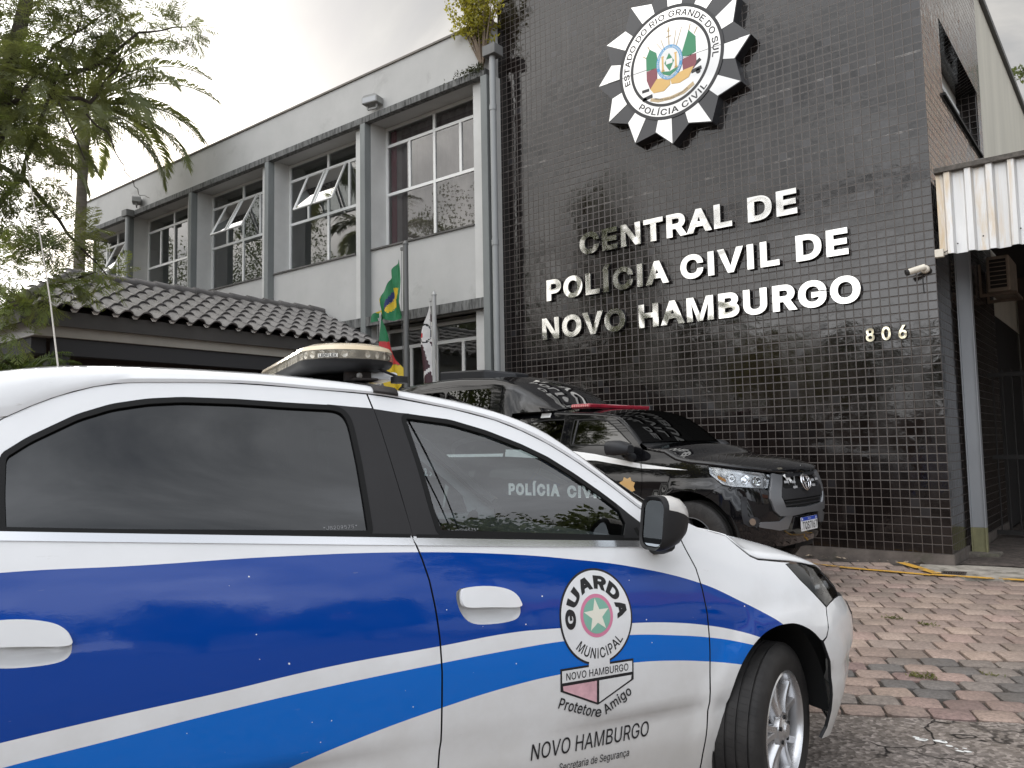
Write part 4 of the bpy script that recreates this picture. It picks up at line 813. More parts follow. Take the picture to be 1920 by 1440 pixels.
def ibeam(z0, z1, nm, mt):
    w = MB(); x0, x1, y0, y1 = -1.755, -1.592, 10.90, 11.02
    w.box(x0, x0+0.014, y0, y1, z0, z1); w.box(x1-0.014, x1, y0, y1, z0, z1); w.box(x0+0.014, x1-0.014, y0+0.03, y0+0.045, z0, z1); w.build(nm, mt, post, world=True, bevel=0.003)
ibeam(0.34, 3.955, 'shaft', M_post); ibeam(0.05, 0.339, 'stained_foot', M_postg)
w = MB(); w.box(-1.86, -1.46, 10.80, 11.12, -0.02, 0.055); w.build('footing', M_mossc, post, world=True, bevel=0.02)
M_camw = M('aged_white_plastic', (0.62, 0.57, 0.48), 0.45, var=0.12)
cc = tag(empty('security_camera', (-1.92, YF-0.02, 3.32)), 'small cream bullet security camera on the corner of the black tile wall', 'camera')
w = MB(); w.lathe([(0, 0.02), (0.045, 0.02), (0.05, 0.0), (0.045, -0.03), (0.02, -0.05), (0, -0.05)], 16, 'y', (0.03, 0, 0)); w.build('mount', M_camw, cc, smooth=40)
w = MB(); a = Vector((0.05, -0.10, 0.01)); b = Vector((-0.11, -0.20, -0.045)); w.tube([a, a+(b-a)*0.03, b-(b-a)*.1, b], [0.030, 0.036, 0.036, 0.034], 16); w.build('body', M_camw, cc, smooth=40)
w = MB(); w.tube([b-(b-a)*.02, b+(b-a)*0.12], [0.037, 0.035], 16); w.build('lens_hood', M_dark, cc, smooth=40)
w = MB(); w.tube([(0.03, -0.04, 0), (0.03, -0.08, 0.0), (0.0, -0.12, -0.01)], 0.014, 8); w.build('arm', M_camw, cc, smooth=40)
w = MB(); w.tube([(0.0, 0.012, -0.03), (-0.005, 0.014, -0.12), (0.0, 0.013, -0.26)], 0.005, 6); w.build('cable', M_dark, cc)
jb = tag(empty('junction_box', (-1.74, YF-0.03, 3.475)), 'little grey junction box under the left end of the corrugated canopy', 'junction box')
w = MB(); w.box(-0.04, 0.05, -0.035, 0.03, -0.045, 0.045); w.build('box', M_camw, jb, bevel=0.006)
w = MB(); w.tube([(0.04, 0.0, 0.0), (0.09, 0.0, 0.02), (0.11, 0.02, 0.0), (0.10, 0.2, -0.1)], 0.006, 6); w.build('cable', M_dark, jb)
M_ac = M('dusty_air_conditioner', (0.34, 0.285, 0.23), 0.7, var=0.2, vscale=6.0)
ac = tag(empty('air_conditioner', (-1.53, 13.2, 3.43)), 'dusty air conditioner unit on a wall bracket under the canopy', 'air conditioner')
w = MB(); w.box(-0.14, 0.14, -0.40, 0.40, 0.0, 0.50); w.build('casing', M_ac, ac, bevel=0.02)
w = MB(); w.box(-0.10, 0.10, -0.412, -0.402, 0.05, 0.45); w.build('grille', M_dark, ac)
w = MB()
for k in range(6): w.box(-0.10, 0.10, -0.420, -0.413, 0.09+k*0.062, 0.10+k*0.062)
w.build('grille_slat', M_ac, ac)
w = MB()
for y in (-0.33, 0.33): w.bar((-0.24, y, -0.03), (0.2, y, -0.03), 0.04, 0.04); w.bar((-0.23, y, -0.03), (-0.23, y, 0.42), 0.03, 0.03)
w.bar((0.18, -0.36, -0.032), (0.18, 0.36, -0.032), 0.036, 0.036)
w.build('bracket', M('rusty_bracket', (0.20, 0.155, 0.12), 0.8, var=0.3), ac)
# the dark back of the driveway: a wall with a barred gate
gt = tag(empty('back_wall', (1.0, 16.0, 0)), 'dark wall at the back of the covered driveway', 'wall')
w = MB(); w.box(X1+0.02, 5.2, 17.0, 17.2, 0, 4.3); w.build('masonry', M_brown, gt, world=True)
w = MB(); w.box(-0.62, -0.40, 12.9, 13.1, 0, 4.3); w.build('pillar', M_plint, gt, world=True)
gate = tag(empty('barred_gate', (-1.2, 13.0, 0)), 'dark barred iron gate beneath the canopy beside the tile wall', 'gate')
for z in (0.06, 1.1, 2.25):
    w = MB(); w.box(X1+0.02, -0.62, 12.98, 13.02, z, z+0.06); w.build('rail', M_dark, gate, world=True)
for k in range(10):
    x = X1+0.08+k*0.115; w = MB(); w.tube([(x, 13.0, 0.06), (x, 13.0, 2.35)], 0.011, 6); w.build('bar', M_dark, gate, world=True)
# drain grate and weeds
dg_ = tag(empty('drain_grate', (-1.69, 9.36, 0.0)), 'rusty iron drain grate in the concrete gutter near the wall corner', 'drain')
M_iron = M('rusty_iron', (0.075, 0.06, 0.052), 0.8, 0.4, var=0.4, vscale=20.0)
w = MB(); pq = [Vector((*p, 0)) for p in dr]
for i in range(4):
    a, b = pq[i], pq[(i+1) % 4]; w.bar(a+Vector((0, 0, 0.006)), b+Vector((0, 0, 0.006)), 0.022, 0.022)
w.build('grate_frame', M_iron, dg_, world=True)
w = MB()
for k in range(1, 9):
    t = k/9; a = pq[0].lerp(pq[1], t); b = pq[3].lerp(pq[2], t); w.bar(a+Vector((0, 0, 0.003)), b+Vector((0, 0, 0.003)), 0.009, 0.014)
w.build('grate_bar', M_iron, dg_, world=True)
M_weed = leaf_mat('weed_leaf', (0.10, 0.13, 0.035), (0.20, 0.19, 0.07), 0.3, 20.0)
random.seed(21)
def weed(px, py, n, s, label):
    c = G2(px, py); w = MB()
    for k in range(n):
        ox, oy = random.gauss(0, 0.05*s), random.gauss(0, 0.02*s); a = random.uniform(0, 6.28); l = random.uniform(0.02, 0.06)*s; b = Vector((ox, oy, 0.0))
        d = Vector((math.cos(a)*0.8, math.sin(a)*0.8, random.uniform(0.3, 1.0))).normalized(); sd_ = d.cross(Vector((0, 0, 1))).normalized()*0.0045*s
        m_ = b+d*l*0.6+Vector((0, 0, 0.004)); t = b+d*l+Vector((0, 0, -0.004))
        w.add([b-sd_*.5, b+sd_*.5, m_+sd_, t, m_-sd_], [(0, 1, 2, 3, 4)])
    o = w.build('weed_tuft', M_weed); o.location = (c.x, c.y, 0.0); tag(o, label, 'weed', 'weeds growing between the pavers')
weed(1672, 1160, 34, 0.8, 'green weed tuft in a paver joint nearest the white car nose, left of another tuft')
weed(1738, 1172, 34, 0.75, 'green weed tuft in a paver joint a little right of the first one')
weed(1728, 1270, 44, 0.9, 'dry yellowish weed patch among the dark grey old cobbles')
weed(1862, 1268, 16, 0.6, 'tiny green sprout among dark cobbles near the right edge of the photo')
# dead leaves along the plinth
g = MB(); random.seed(9)
M_dead = M('dry_leaf', (0.30, 0.24, 0.17), 0.8, var=0.4, vscale=30)
for k in range(70):
    x = random.uniform(-4.2, -2.0); y = YF-0.02-abs(random.gauss(0, 0.08)); a = random.uniform(0, 6.28); r = random.uniform(0.012, 0.035); z = 0.012
    u_ = Vector((math.cos(a), math.sin(a), random.uniform(-.2, .4)))*r; v_ = Vector((-math.sin(a), math.cos(a), random.uniform(-.2, .4)))*r*0.5; c = Vector((x, y, z+0.008))
    g.add([c-u_, c-v_, c+u_, c+v_], [(0, 1, 2, 3)])
tag(g.build('leaf_litter', M_dead), 'dry leaves and grit swept against the foot of the tile wall', 'litter', kind='stuff')

# ------------------------------------------------------------------ lettering and crest on the tiles
def steel_mat(name, rough=0.09, wav=0.34, base=(0.62, 0.61, 0.585), sc=2.4):
    m = bpy.data.materials.new(name); nt = nodes_of(m); b = N(nt, 'ShaderNodeBsdfPrincipled'); o = N(nt, 'ShaderNodeOutputMaterial'); L(nt, b.outputs[0], o.inputs[0])
    b.inputs['Base Color'].default_value = (*base, 1); b.inputs['Metallic'].default_value = 1.0; b.inputs['Roughness'].default_value = rough
    n = noise_n(nt, pos_node(nt), sc, 0.8, 0.4, 0.5); bp = N(nt, 'ShaderNodeBump', inputs={'Strength': wav, 'Distance': 0.05}); L(nt, n.outputs[0], bp.inputs['Height']); L(nt, bp.outputs[0], b.inputs['Normal'])
    return m
M_steel = steel_mat('polished_steel'); M_bside = M('dark_return', (0.02, 0.02, 0.022), 0.35)
M_steel2 = steel_mat('crest_steel', 0.04, 0.16, (0.74, 0.73, 0.71), 1.1)
M_num = steel_mat('aged_brass_steel', 0.30, 0.4, (0.80, 0.74, 0.56), 9.0)
def wall_text(name, body, x0, x1, z0, z1, label, mats, bold=0.034, ref='H', dep=0.045, gap=0.02):
    r = tag(empty(name, ((x0+x1)/2, YF, (z0+z1)/2)), label, 'lettering')
    vs, fs = text_fit(body, x0, x1, z0, z1, bold, 6, ref)
    # split into letters: connected islands by faces, an accent joins its letter by column
    par = list(range(len(vs)))
    def find(a):
        while par[a] != a: par[a] = par[par[a]]; a = par[a]
        return a
    for f in fs:
        for q in f[1:]: par[find(f[0])] = find(q)
    isl = {}
    for f in fs: isl.setdefault(find(f[0]), []).append(f)
    items = []
    for k_, ff in isl.items():
        ids = {q for f in ff for q in f}; items.append([min(vs[q][0] for q in ids), max(vs[q][0] for q in ids), ff])
    items.sort(); merged = []
    for it in items:
        if merged and it[0] < merged[-1][1]-0.3*(it[1]-it[0]): merged[-1][1] = max(merged[-1][1], it[1]); merged[-1][2] += it[2]
        else: merged.append(it)
    for a, b, ff in merged:
        ids = sorted({q for f in ff for q in f}); mp = {q: i for i, q in enumerate(ids)}
        w = MB(); extrude_flat(w, [vs[q] for q in ids], [tuple(mp[q] for q in f) for f in ff], lambda x, z, h: (x, YF-gap-h, z), 0.0, dep, 0, 1)
        w.build('letter', mats, r, world=True)
    return r
wall_text('wall_lettering', 'CENTRAL DE', -6.545, -3.282, 4.245, 4.570, 'mirror steel letters CENTRAL DE, top line on the black tile wall', [M_steel, M_bside])
wall_text('wall_lettering', 'POLÍCIA CIVIL DE', -7.178, -2.698, 3.628, 3.955, 'mirror steel letters POLÍCIA CIVIL DE, middle line on the black tile wall', [M_steel, M_bside])
wall_text('wall_lettering', 'NOVO HAMBURGO', -7.275, -2.583, 3.035, 3.365, 'mirror steel letters NOVO HAMBURGO, lowest line on the black tile wall', [M_steel, M_bside])
wall_text('house_number', '8 0 6', -2.56, -2.115, 2.553, 2.712, 'small brassy house number 806 on the black tile wall', [M_num, M_bside], ref='0', dep=0.02, bold=0.022)

crest = tag(empty('wall_crest', (-4.901, YF, 6.681)), 'big twelve-pointed silver and black star crest on the black tile wall', 'crest')
D0 = 0.17
def cm(x, z, h): return (x, -0.0-h, z)
star = []
for k in range(12):
    a = math.radians(30*k); star.append((1.17*math.cos(a), 1.17*math.sin(a))); a += math.radians(15); star.append((0.975*math.cos(a), 0.975*math.sin(a)))
w = MB(); w.prism(star, cm, 0.0, D0); w.build('star_body', M('black_crest_paint', (0.014, 0.014, 0.017), 0.28, coat=0.4), crest, recalc=True)
for k in range(12):
    a = math.radians(30*k); b_ = a-math.radians(15)
    p = [(0.78*math.cos(a), 0.78*math.sin(a)), (1.155*math.cos(a), 1.155*math.sin(a)), (0.965*math.cos(b_), 0.965*math.sin(b_)), (0.78*math.cos(b_), 0.78*math.sin(b_))]
    w = MB(); w.prism([p[0], p[3], p[2], p[1]], cm, D0+0.001, D0+0.006); w.build('silver_ray', M_steel2, crest, recalc=True)
M_blk = M('black_vinyl', (0.012, 0.012, 0.014), 0.4)
def ring(name, r0, r1, h0, h1, m, mats=None):
    w = MB(); w.prism(circle2(0, 0, r1, n=96), cm, h0, h1, holes=[circle2(0, 0, r0, n=96)]) if r0 > 0 else w.prism(circle2(0, 0, r1, n=96), cm, h0, h1)
    return w.build(name, m, crest, recalc=True)
ring('black_rim', 0.755, 0.80, D0+0.0005, D0+0.012, M_blk); ring('lettered_ring', 0.0, 0.757, D0+0.001, D0+0.008, M_steel2)
ring('inner_rim', 0.575, 0.615, D0+0.007, D0+0.011, M_blk)
def arc_text(mb, body, r, a0, a1, hgt, bold, inward, fm, h, mi=0):
    "letters set round a circle from angle a0 to a1 (degrees); inward = tops point to the centre"
    vs, fs = text_mesh(body, bold, 4); rv = text_mesh('H', bold, 4)[0]
    ax0 = min(p[0] for p in vs); ax1 = max(p[0] for p in vs); ay1 = max(p[1] for p in rv); ay0 = min(p[1] for p in rv); sy = hgt/(ay1-ay0); out = []
    for x, y in vs:
        t = (x-ax0)/(ax1-ax0); a = math.radians(a0+(a1-a0)*t); rr = r+(y-ay0)*sy if not inward else r-(y-ay0)*sy
        out.append(fm(rr*math.cos(a), rr*math.sin(a), h))
    mb.add(out, fs, mi)
w = MB(); arc_text(w, 'ESTADO DO RIO GRANDE DO SUL', 0.638, 192, -12, 0.088, 0.018, False, cm, D0+0.0095)
w.build('ring_lettering', M_blk, crest)
w = MB(); arc_text(w, 'POLÍCIA CIVIL', 0.735, 226, 318, 0.088, 0.018, True, cm, D0+0.0095)
w.build('ring_lettering', M_blk, crest)
# arms in the middle: oval, flags, columns, lances, drapery and ribbon
M_grn = M('enamel_green', (0.03, 0.22, 0.10), 0.35); M_red = M('enamel_maroon', (0.22, 0.055, 0.07), 0.4); M_gold = M('enamel_gold', (0.66, 0.42, 0.14), 0.4)
M_blu = M('enamel_blue', (0.08, 0.30, 0.55), 0.35); M_wht = M('enamel_white', (0.75, 0.75, 0.73), 0.4); M_tan = M('enamel_tan', (0.50, 0.38, 0.22), 0.45)
def flat(name, polys, m, h, th=0.002):
    if name in ('green_flag', 'red_flag', 'cannon', 'gold_column', 'gold_drapery'):
        for p in polys: w = MB(); w.prism(p, cm, D0+h-th, D0+h); w.build(name, m, crest, recalc=True)
        return
    w = MB()
    for p in polys: w.prism(p, cm, D0+h-th, D0+h)
    return w.build(name, m, crest, recalc=True)
def seg(a, b, t):
    a, b = Vector(a), Vector(b); d = (b-a).normalized(); n_ = Vector((-d.y, d.x))*t/2; return [tuple(a-n_), tuple(b-n_), tuple(b+n_), tuple(a+n_)]
flat('green_flag', [[(-0.17, 0.02), (-0.20, 0.20), (-0.30, 0.28), (-0.36, 0.17), (-0.36, -0.02), (-0.2, -0.02)], [(0.17, 0.02), (0.24, 0.20), (0.30, 0.36), (0.40, 0.24), (0.40, 0.02), (0.3, 0.0)]], M_grn, 0.012)
flat('red_flag', [[(-0.19, -0.02), (-0.36, -0.03), (-0.36, -0.16), (-0.31, -0.30), (-0.2, -0.2)], [(0.19, -0.02), (0.40, 0.0), (0.40, -0.13), (0.36, -0.2), (0.2, -0.2)]], M_red, 0.0125)
flat('gold_drapery', [[(-0.31, -0.30), (-0.20, -0.18), (0.0, -0.22), (0.0, -0.32), (-0.10, -0.385), (-0.26, -0.37)], [(0.36, -0.17), (0.20, -0.18), (0.0, -0.22), (0.02, -0.32), (0.14, -0.34), (0.28, -0.30)]], M_gold, 0.013)
flat('lance', [seg((0, 0.2), (0, 0.44), 0.012), [(-0.02, 0.44), (0.02, 0.44), (0, 0.53)], seg((-0.04, 0.37), (0.04, 0.37), 0.012), seg((0.07, 0.2), (0.12, 0.46), 0.008), seg((0.11, 0.2), (0.20, 0.44), 0.008), seg((-0.07, 0.2), (-0.12, 0.36), 0.008), seg((0.3, 0.34), (0.33, 0.44), 0.012), seg((0.38, 0.28), (0.43, 0.36), 0.012), seg((-0.3, 0.27), (-0.33, 0.33), 0.014), seg((-0.36, 0.17), (-0.41, 0.21), 0.014), seg((-0.10, 0.20), (-0.19, 0.33), 0.007)], M_tan, 0.0118)
flat('cannon', [seg((0.33, -0.18), (0.46, -0.10), 0.045), seg((0.32, -0.24), (0.47, -0.22), 0.05), seg((-0.33, -0.30), (-0.44, -0.30), 0.04), seg((-0.28, -0.40), (-0.44, -0.42), 0.05)]+[circle2(0.42, -0.26, 0.035, n=14), circle2(-0.40, -0.43, 0.032, n=14)], M_blk, 0.0122)
flat('ribbon', [[(-0.32, -0.47), (-0.20, -0.52), (0.0, -0.535), (0.0, -0.49), (-0.18, -0.475), (-0.30, -0.43)], [(0.0, -0.535), (0.2, -0.51), (0.36, -0.43), (0.34, -0.38), (0.18, -0.465), (0.0, -0.49)]], M_tan, 0.012)
w = MB(); arc_text(w, 'LIBERDADE IGUALDADE HUMANIDADE', 0.525, 240, 300, 0.022, 0.01, True, cm, D0+0.0128); w.build('ribbon_lettering', M_blk, crest)
flat('oval_ring', [[(0.20*math.cos(t), 0.245*math.sin(t)) for t in [2*math.pi*i/48 for i in range(48)]]], M_blu, 0.0145)
flat('oval_field', [[(0.155*math.cos(t), 0.20*math.sin(t)) for t in [2*math.pi*i/48 for i in range(48)]]], M_wht, 0.0160)
flat('green_lozenge', [[(0, -0.13), (0.075, 0), (0, 0.13), (-0.075, 0)], [(-0.135, -0.10), (-0.10, -0.15), (0, -0.2), (0.10, -0.15), (0.135, -0.10), (0, -0.135)]], M_grn, 0.0172)
flat('white_band', [[(-0.05, -0.025), (0.05, -0.025), (0.05, 0.045), (-0.05, 0.045)]], M_wht, 0.0184)
flat('gold_column', [seg((-0.10, -0.10), (-0.10, 0.09), 0.026), seg((0.10, -0.10), (0.10, 0.09), 0.026), seg((-0.125, -0.10), (-0.075, -0.10), 0.02), seg((0.075, -0.10), (0.125, -0.10), 0.02), seg((-0.12, 0.10), (-0.08, 0.10), 0.02), seg((0.08, 0.10), (0.12, 0.10), 0.02)], M_gold, 0.0178)
class _E:                                             # the words on the oval, set on an ellipse
    pass
w = MB()
arc_text(w, 'REPUBLICA RIO-GRANDENSE', 0.168, 190, -10, 0.022, 0.01, False, lambda x, z, h: cm(x, z*1.22, h), D0+0.0152); arc_text(w, '20 DE SETEMBRO DE 1835', 0.190, 205, 335, 0.022, 0.01, True, lambda x, z, h: cm(x, z*1.22, h), D0+0.0152)
w.build('oval_lettering', M_wht, crest)
w = MB(); w.box(-1.0, 1.0, -D0-0.0115, -D0-0.0090, -0.004, 0.0); w.build('panel_joint', M_blk, crest)
# pale mineral streaks on the tiles are in the tile material; a chipped spot low on the wall
# ------------------------------------------------------------------ skins of the vehicles
def pchip(xs, ys):
    n=len(xs); h=[xs[i+1]-xs[i] for i in range(n-1)]; d=[(ys[i+1]-ys[i])/h[i] for i in range(n-1)]
    m=[d[0]]+[0.0]*(n-2)+[d[-1]]
    for i in range(1,n-1):
        if d[i-1]*d[i]>0:
            a=2*h[i]+h[i-1]; b=h[i]+2*h[i-1]; m[i]=(a+b)/(a/d[i-1]+b/d[i])
    def f(x):
        if x<=xs[0]: return ys[0]+m[0]*(x-xs[0])
        if x>=xs[-1]: return ys[-1]+m[-1]*(x-xs[-1])
        lo,hi=0,n-1
        while hi-lo>1:
            k=(lo+hi)//2
            if xs[k]<=x: lo=k
            else: hi=k
        t=(x-xs[lo])/h[lo]; t2=t*t; t3=t2*t
        return (2*t3-3*t2+1)*ys[lo]+(t3-2*t2+t)*h[lo]*m[lo]+(-2*t3+3*t2)*ys[lo+1]+(t3-t2)*h[lo]*m[lo+1]
    return f
def sstep(a,b,x):
    t=max(0.0,min(1.0,(x-a)/(b-a))); return t*t*(3-2*t)
# car frame: u forward from the front wheel centre, v out of the right side, z up
PLAN=[(-4.2,-0.55),(-3.52,-0.30),(-3.3,-0.09),(-2.9,-0.03),(-2.2,-0.004),(-1.2,0.0),(-0.5,0.0),(0.0,-0.006),(0.2,-0.026),(0.32,-0.055),(0.42,-0.10),(0.52,-0.165),(0.61,-0.25),(0.68,-0.345),(0.735,-0.45),(0.775,-0.56),(0.805,-0.69),(0.815,-0.84)]
_cu=[p[0] for p in PLAN]; _cv=[p[1] for p in PLAN]
_s=[-0.5]; i0=6
_sl=[0.0]*len(PLAN)
for i in range(len(PLAN)):
    _sl[i]=0.0
_sl[i0]=-0.5
for i in range(i0+1,len(PLAN)): _sl[i]=_sl[i-1]+math.hypot(_cu[i]-_cu[i-1],_cv[i]-_cv[i-1])
for i in range(i0-1,-1,-1): _sl[i]=_sl[i+1]-math.hypot(_cu[i]-_cu[i+1],_cv[i]-_cv[i+1])
PU=pchip(_sl,_cu); PV=pchip(_sl,_cv); S_END=_sl[-1]
LOW=pchip([0.15,0.22,0.30,0.42,0.50,0.525,0.60,0.72,0.83,0.93,1.03,1.12,1.22],[-0.07,-0.045,-0.022,0.004,0.010,0.022,0.030,0.034,0.029,0.014,-0.008,-0.036,-0.075])
def belt(u): return 1.006-0.0803*u
def surf(s,z):
    "outer skin of the right side: arc length s along the plan curve, height z -> (u,v,z)"
    u=PU(s); v=PV(s)
    zb=belt(max(-2.6,min(u,-0.45)))
    w=sstep(-0.5,0.25,s)          # door profile fades into the front profile
    if z<zb: o=LOW(z*1.12/zb)
    else:
        e=z-zb; o=LOW(1.12)-0.30*e-0.22*e*e
    # front profile: fuller, leaning back above the bumper
    fz=max(0.0,z-0.66)
    of=LOW(min(z,0.72))-0.10*fz-0.85*fz*fz
    r=math.hypot(u,z-0.33)
    fl=0.014*sstep(0.47,0.39,r) if z<0.85 else 0.0
    o=o*(1-w)+of*w+fl
    # direction normal to the plan curve
    h=1e-3; tu=PU(s+h)-PU(s-h); tv=PV(s+h)-PV(s-h); l=math.hypot(tu,tv)
    nu,nv=-tv/l,tu/l
    # nv positive = outwards on the flank
    lean=sstep(0.15,0.75,s)
    fz2=max(0.0,z-0.62)
    back=lean*(0.35*fz2+1.1*fz2*fz2) + lean*0.25*max(0.0,0.42-z)
    return (u+nu*o-back, v+nv*o, z)
def panel(name, outline, mats, parent, holes=(), off=0.0, step=0.05, edge=0.012, left=False, skin=None, vc=-0.84, region=None, dstep=None, edge_mi=0):
    "a sheet cut to an outline in (s, z) and bent onto the skin of the vehicle"
    skin = skin or surf
    ol = dense(outline, dstep or step*0.7); hs = [dense(h, dstep or step*0.5) for h in holes]
    x0 = min(p[0] for p in ol); x1 = max(p[0] for p in ol); y0 = min(p[1] for p in ol); y1 = max(p[1] for p in ol)
    pts = []; loops = [ol]+hs
    nx, ny = int((x1-x0)/step)+1, int((y1-y0)/step)+1
    if nx*ny > 1:
        for i in range(nx+1):
            for j in range(ny+1):
                p = (x0+(i+0.5*(j % 2))*step, y0+j*step)
                if inside(p, ol) and not any(inside(p, h) for h in hs):
                    if min(min((p[0]-q[0])**2+(p[1]-q[1])**2 for q in lp) for lp in loops) > (0.45*step)**2: pts.append(p)
    vs, fs = tri2d(ol, hs, pts)
    h = 1.5e-3; V = []; NN = []
    def at(s, z, o=0.0):
        a = Vector(skin(s+h, z)); b = Vector(skin(s-h, z)); c = Vector(skin(s, z+h)); d = Vector(skin(s, z-h))
        n = (a-b).cross(c-d); n.normalize()
        if n.y < 0 and abs(n.y) > 0.2 or (abs(n.y) <= 0.2 and n.x < 0): n = -n
        p = Vector(skin(s, z))+n*o; return p, n
    def loc(p, n):
        v, nv = p.y, n.y
        if left: v, nv = 2*vc-v, -nv
        return (p.x, -v, p.z), (n.x, -nv, n.z)
    for s, z in vs:
        p, n = at(s, z, off); a, b = loc(p, n); V.append(a); NN.append(b)
    F = [f for f in fs]; MI = [0]*len(F)
    if region:
        for k, f in enumerate(F):
            c = (sum(vs[i][0] for i in f)/len(f), sum(vs[i][1] for i in f)/len(f)); MI[k] = region(c)
    # orientation: outward normal
    def flip(f):
        a, b, c = (Vector(V[f[i]]) for i in range(3)); return (b-a).cross(c-a).dot(Vector(NN[f[0]])) < 0
    F = [tuple(reversed(f)) if flip(f) else f for f in F]
    if edge > 0:
        be = boundary_edges(F)
        for a, b in be:
            A, B = Vector(V[a]), Vector(V[b]); na, nb = Vector(NN[a]), Vector(NN[b]); o = (B-A).cross(na); o.normalize()
            k = len(V); V += [tuple(A), tuple(B), tuple(B-nb*edge), tuple(A-na*edge)]; NN += [tuple((o+na*0.35).normalized())]*2+[tuple(o)]*2
            F.append((k+1, k, k+3, k+2)); MI.append(edge_mi)
    me = bpy.data.meshes.new(name); me.from_pydata(V, [], F)
    if not isinstance(mats, (list, tuple)): mats = [mats]
    for m in mats: me.materials.append(m)
    if len(mats) > 1: me.polygons.foreach_set('material_index', MI)
    me.shade_smooth(); me.update()
    me.normals_split_custom_set_from_vertices(NN)
    ob = bpy.data.objects.new(name, me); COL.objects.link(ob); ob.parent = parent; return ob
def skin_shapes(mb, polys, off, skin=None, mi=0, step=0.03, left=False, vc=-0.84):
    "flat decal outlines laid on the skin"
    skin = skin or surf
    for poly in polys:
        ol = dense(poly, step); x0 = min(p[0] for p in ol); x1 = max(p[0] for p in ol); y0 = min(p[1] for p in ol); y1 = max(p[1] for p in ol); pts = []
        for i in range(int((x1-x0)/step)+1):
            for j in range(int((y1-y0)/step)+1):
                p = (x0+i*step, y0+j*step)
                if inside(p, ol) and min((p[0]-q[0])**2+(p[1]-q[1])**2 for q in ol) > (0.4*step)**2: pts.append(p)
        vs, fs = tri2d(ol, (), pts); skin_mesh(mb, vs, fs, off, skin, mi, left, vc)
def skin_pt(s, z, off, skin=None, left=False, vc=-0.84):
    skin = skin or surf; h = 1.5e-3
    a = Vector(skin(s+h, z)); b = Vector(skin(s-h, z)); c = Vector(skin(s, z+h)); d = Vector(skin(s, z-h)); n = (a-b).cross(c-d); n.normalize()
    if n.y < 0 and abs(n.y) > 0.2 or (abs(n.y) <= 0.2 and n.x < 0): n = -n
    p = Vector(skin(s, z))+n*off; v = p.y if not left else 2*vc-p.y
    return (p.x, -v, p.z)
def skin_mesh(mb, vs, fs, off, skin=None, mi=0, left=False, vc=-0.84):
    V = [skin_pt(s, z, off, skin, left, vc) for s, z in vs]
    a = 0.0
    f = fs[0]
    mb.add(V, fs if not left else [tuple(reversed(f)) for f in fs], mi)

# ------------------------------------------------------------------ paint with the guard's stripes
def float_curve(nt, x, pts, x0, x1, y0, y1):
    n = N(nt, 'ShaderNodeFloatCurve'); c = n.mapping.curves[0]
    pts = [((a-x0)/(x1-x0), (b-y0)/(y1-y0)) for a, b in pts]
    c.points[0].location = pts[0]; c.points[1].location = pts[-1]
    for p in pts[1:-1]: c.points.new(*p)
    for p in c.points: p.handle_type = 'AUTO'
    n.mapping.use_clip = False; n.mapping.update()
    L(nt, math_n(nt, 'DIVIDE', math_n(nt, 'SUBTRACT', x, x0), x1-x0), n.inputs[1])
    return math_n(nt, 'ADD', math_n(nt, 'MULTIPLY', n.outputs[0], y1-y0), y0)
T1 = [(-3.5,1.05),(-2.9,1.10),(-2.522,1.113),(-2.227,1.106),(-1.89,1.102),(-1.474,1.084),(-1.124,1.051),(-0.929,1.023),(-0.68,0.978),(-0.393,0.898),(-0.219,0.82),(-0.092,0.755),(-0.039,0.722),(0.05,0.64)]
B1 = [(-3.5,0.55),(-2.9,0.67),(-2.505,0.719),(-2.281,0.742),(-2.031,0.763),(-1.752,0.79),(-1.403,0.806),(-1.153,0.817),(-0.99,0.811),(-0.712,0.796),(-0.535,0.778),(-0.373,0.749),(-0.241,0.715),(-0.166,0.69),(0.05,0.60)]
T2 = [(-3.5,0.47),(-2.9,0.60),(-2.493,0.661),(-2.28,0.685),(-2.031,0.712),(-1.752,0.736),(-1.404,0.756),(-1.156,0.766),(-0.983,0.769),(-0.716,0.758),(-0.539,0.736),(-0.377,0.709),(-0.202,0.666),(0.05,0.58)]
B2 = [(-3.5,0.0),(-2.6,0.30),(-2.2,0.42),(-1.829,0.534),(-1.676,0.574),(-1.397,0.626),(-1.158,0.657),(-0.997,0.667),(-0.71,0.666),(-0.544,0.651),(-0.382,0.626),(-0.254,0.602),(0.05,0.52)]
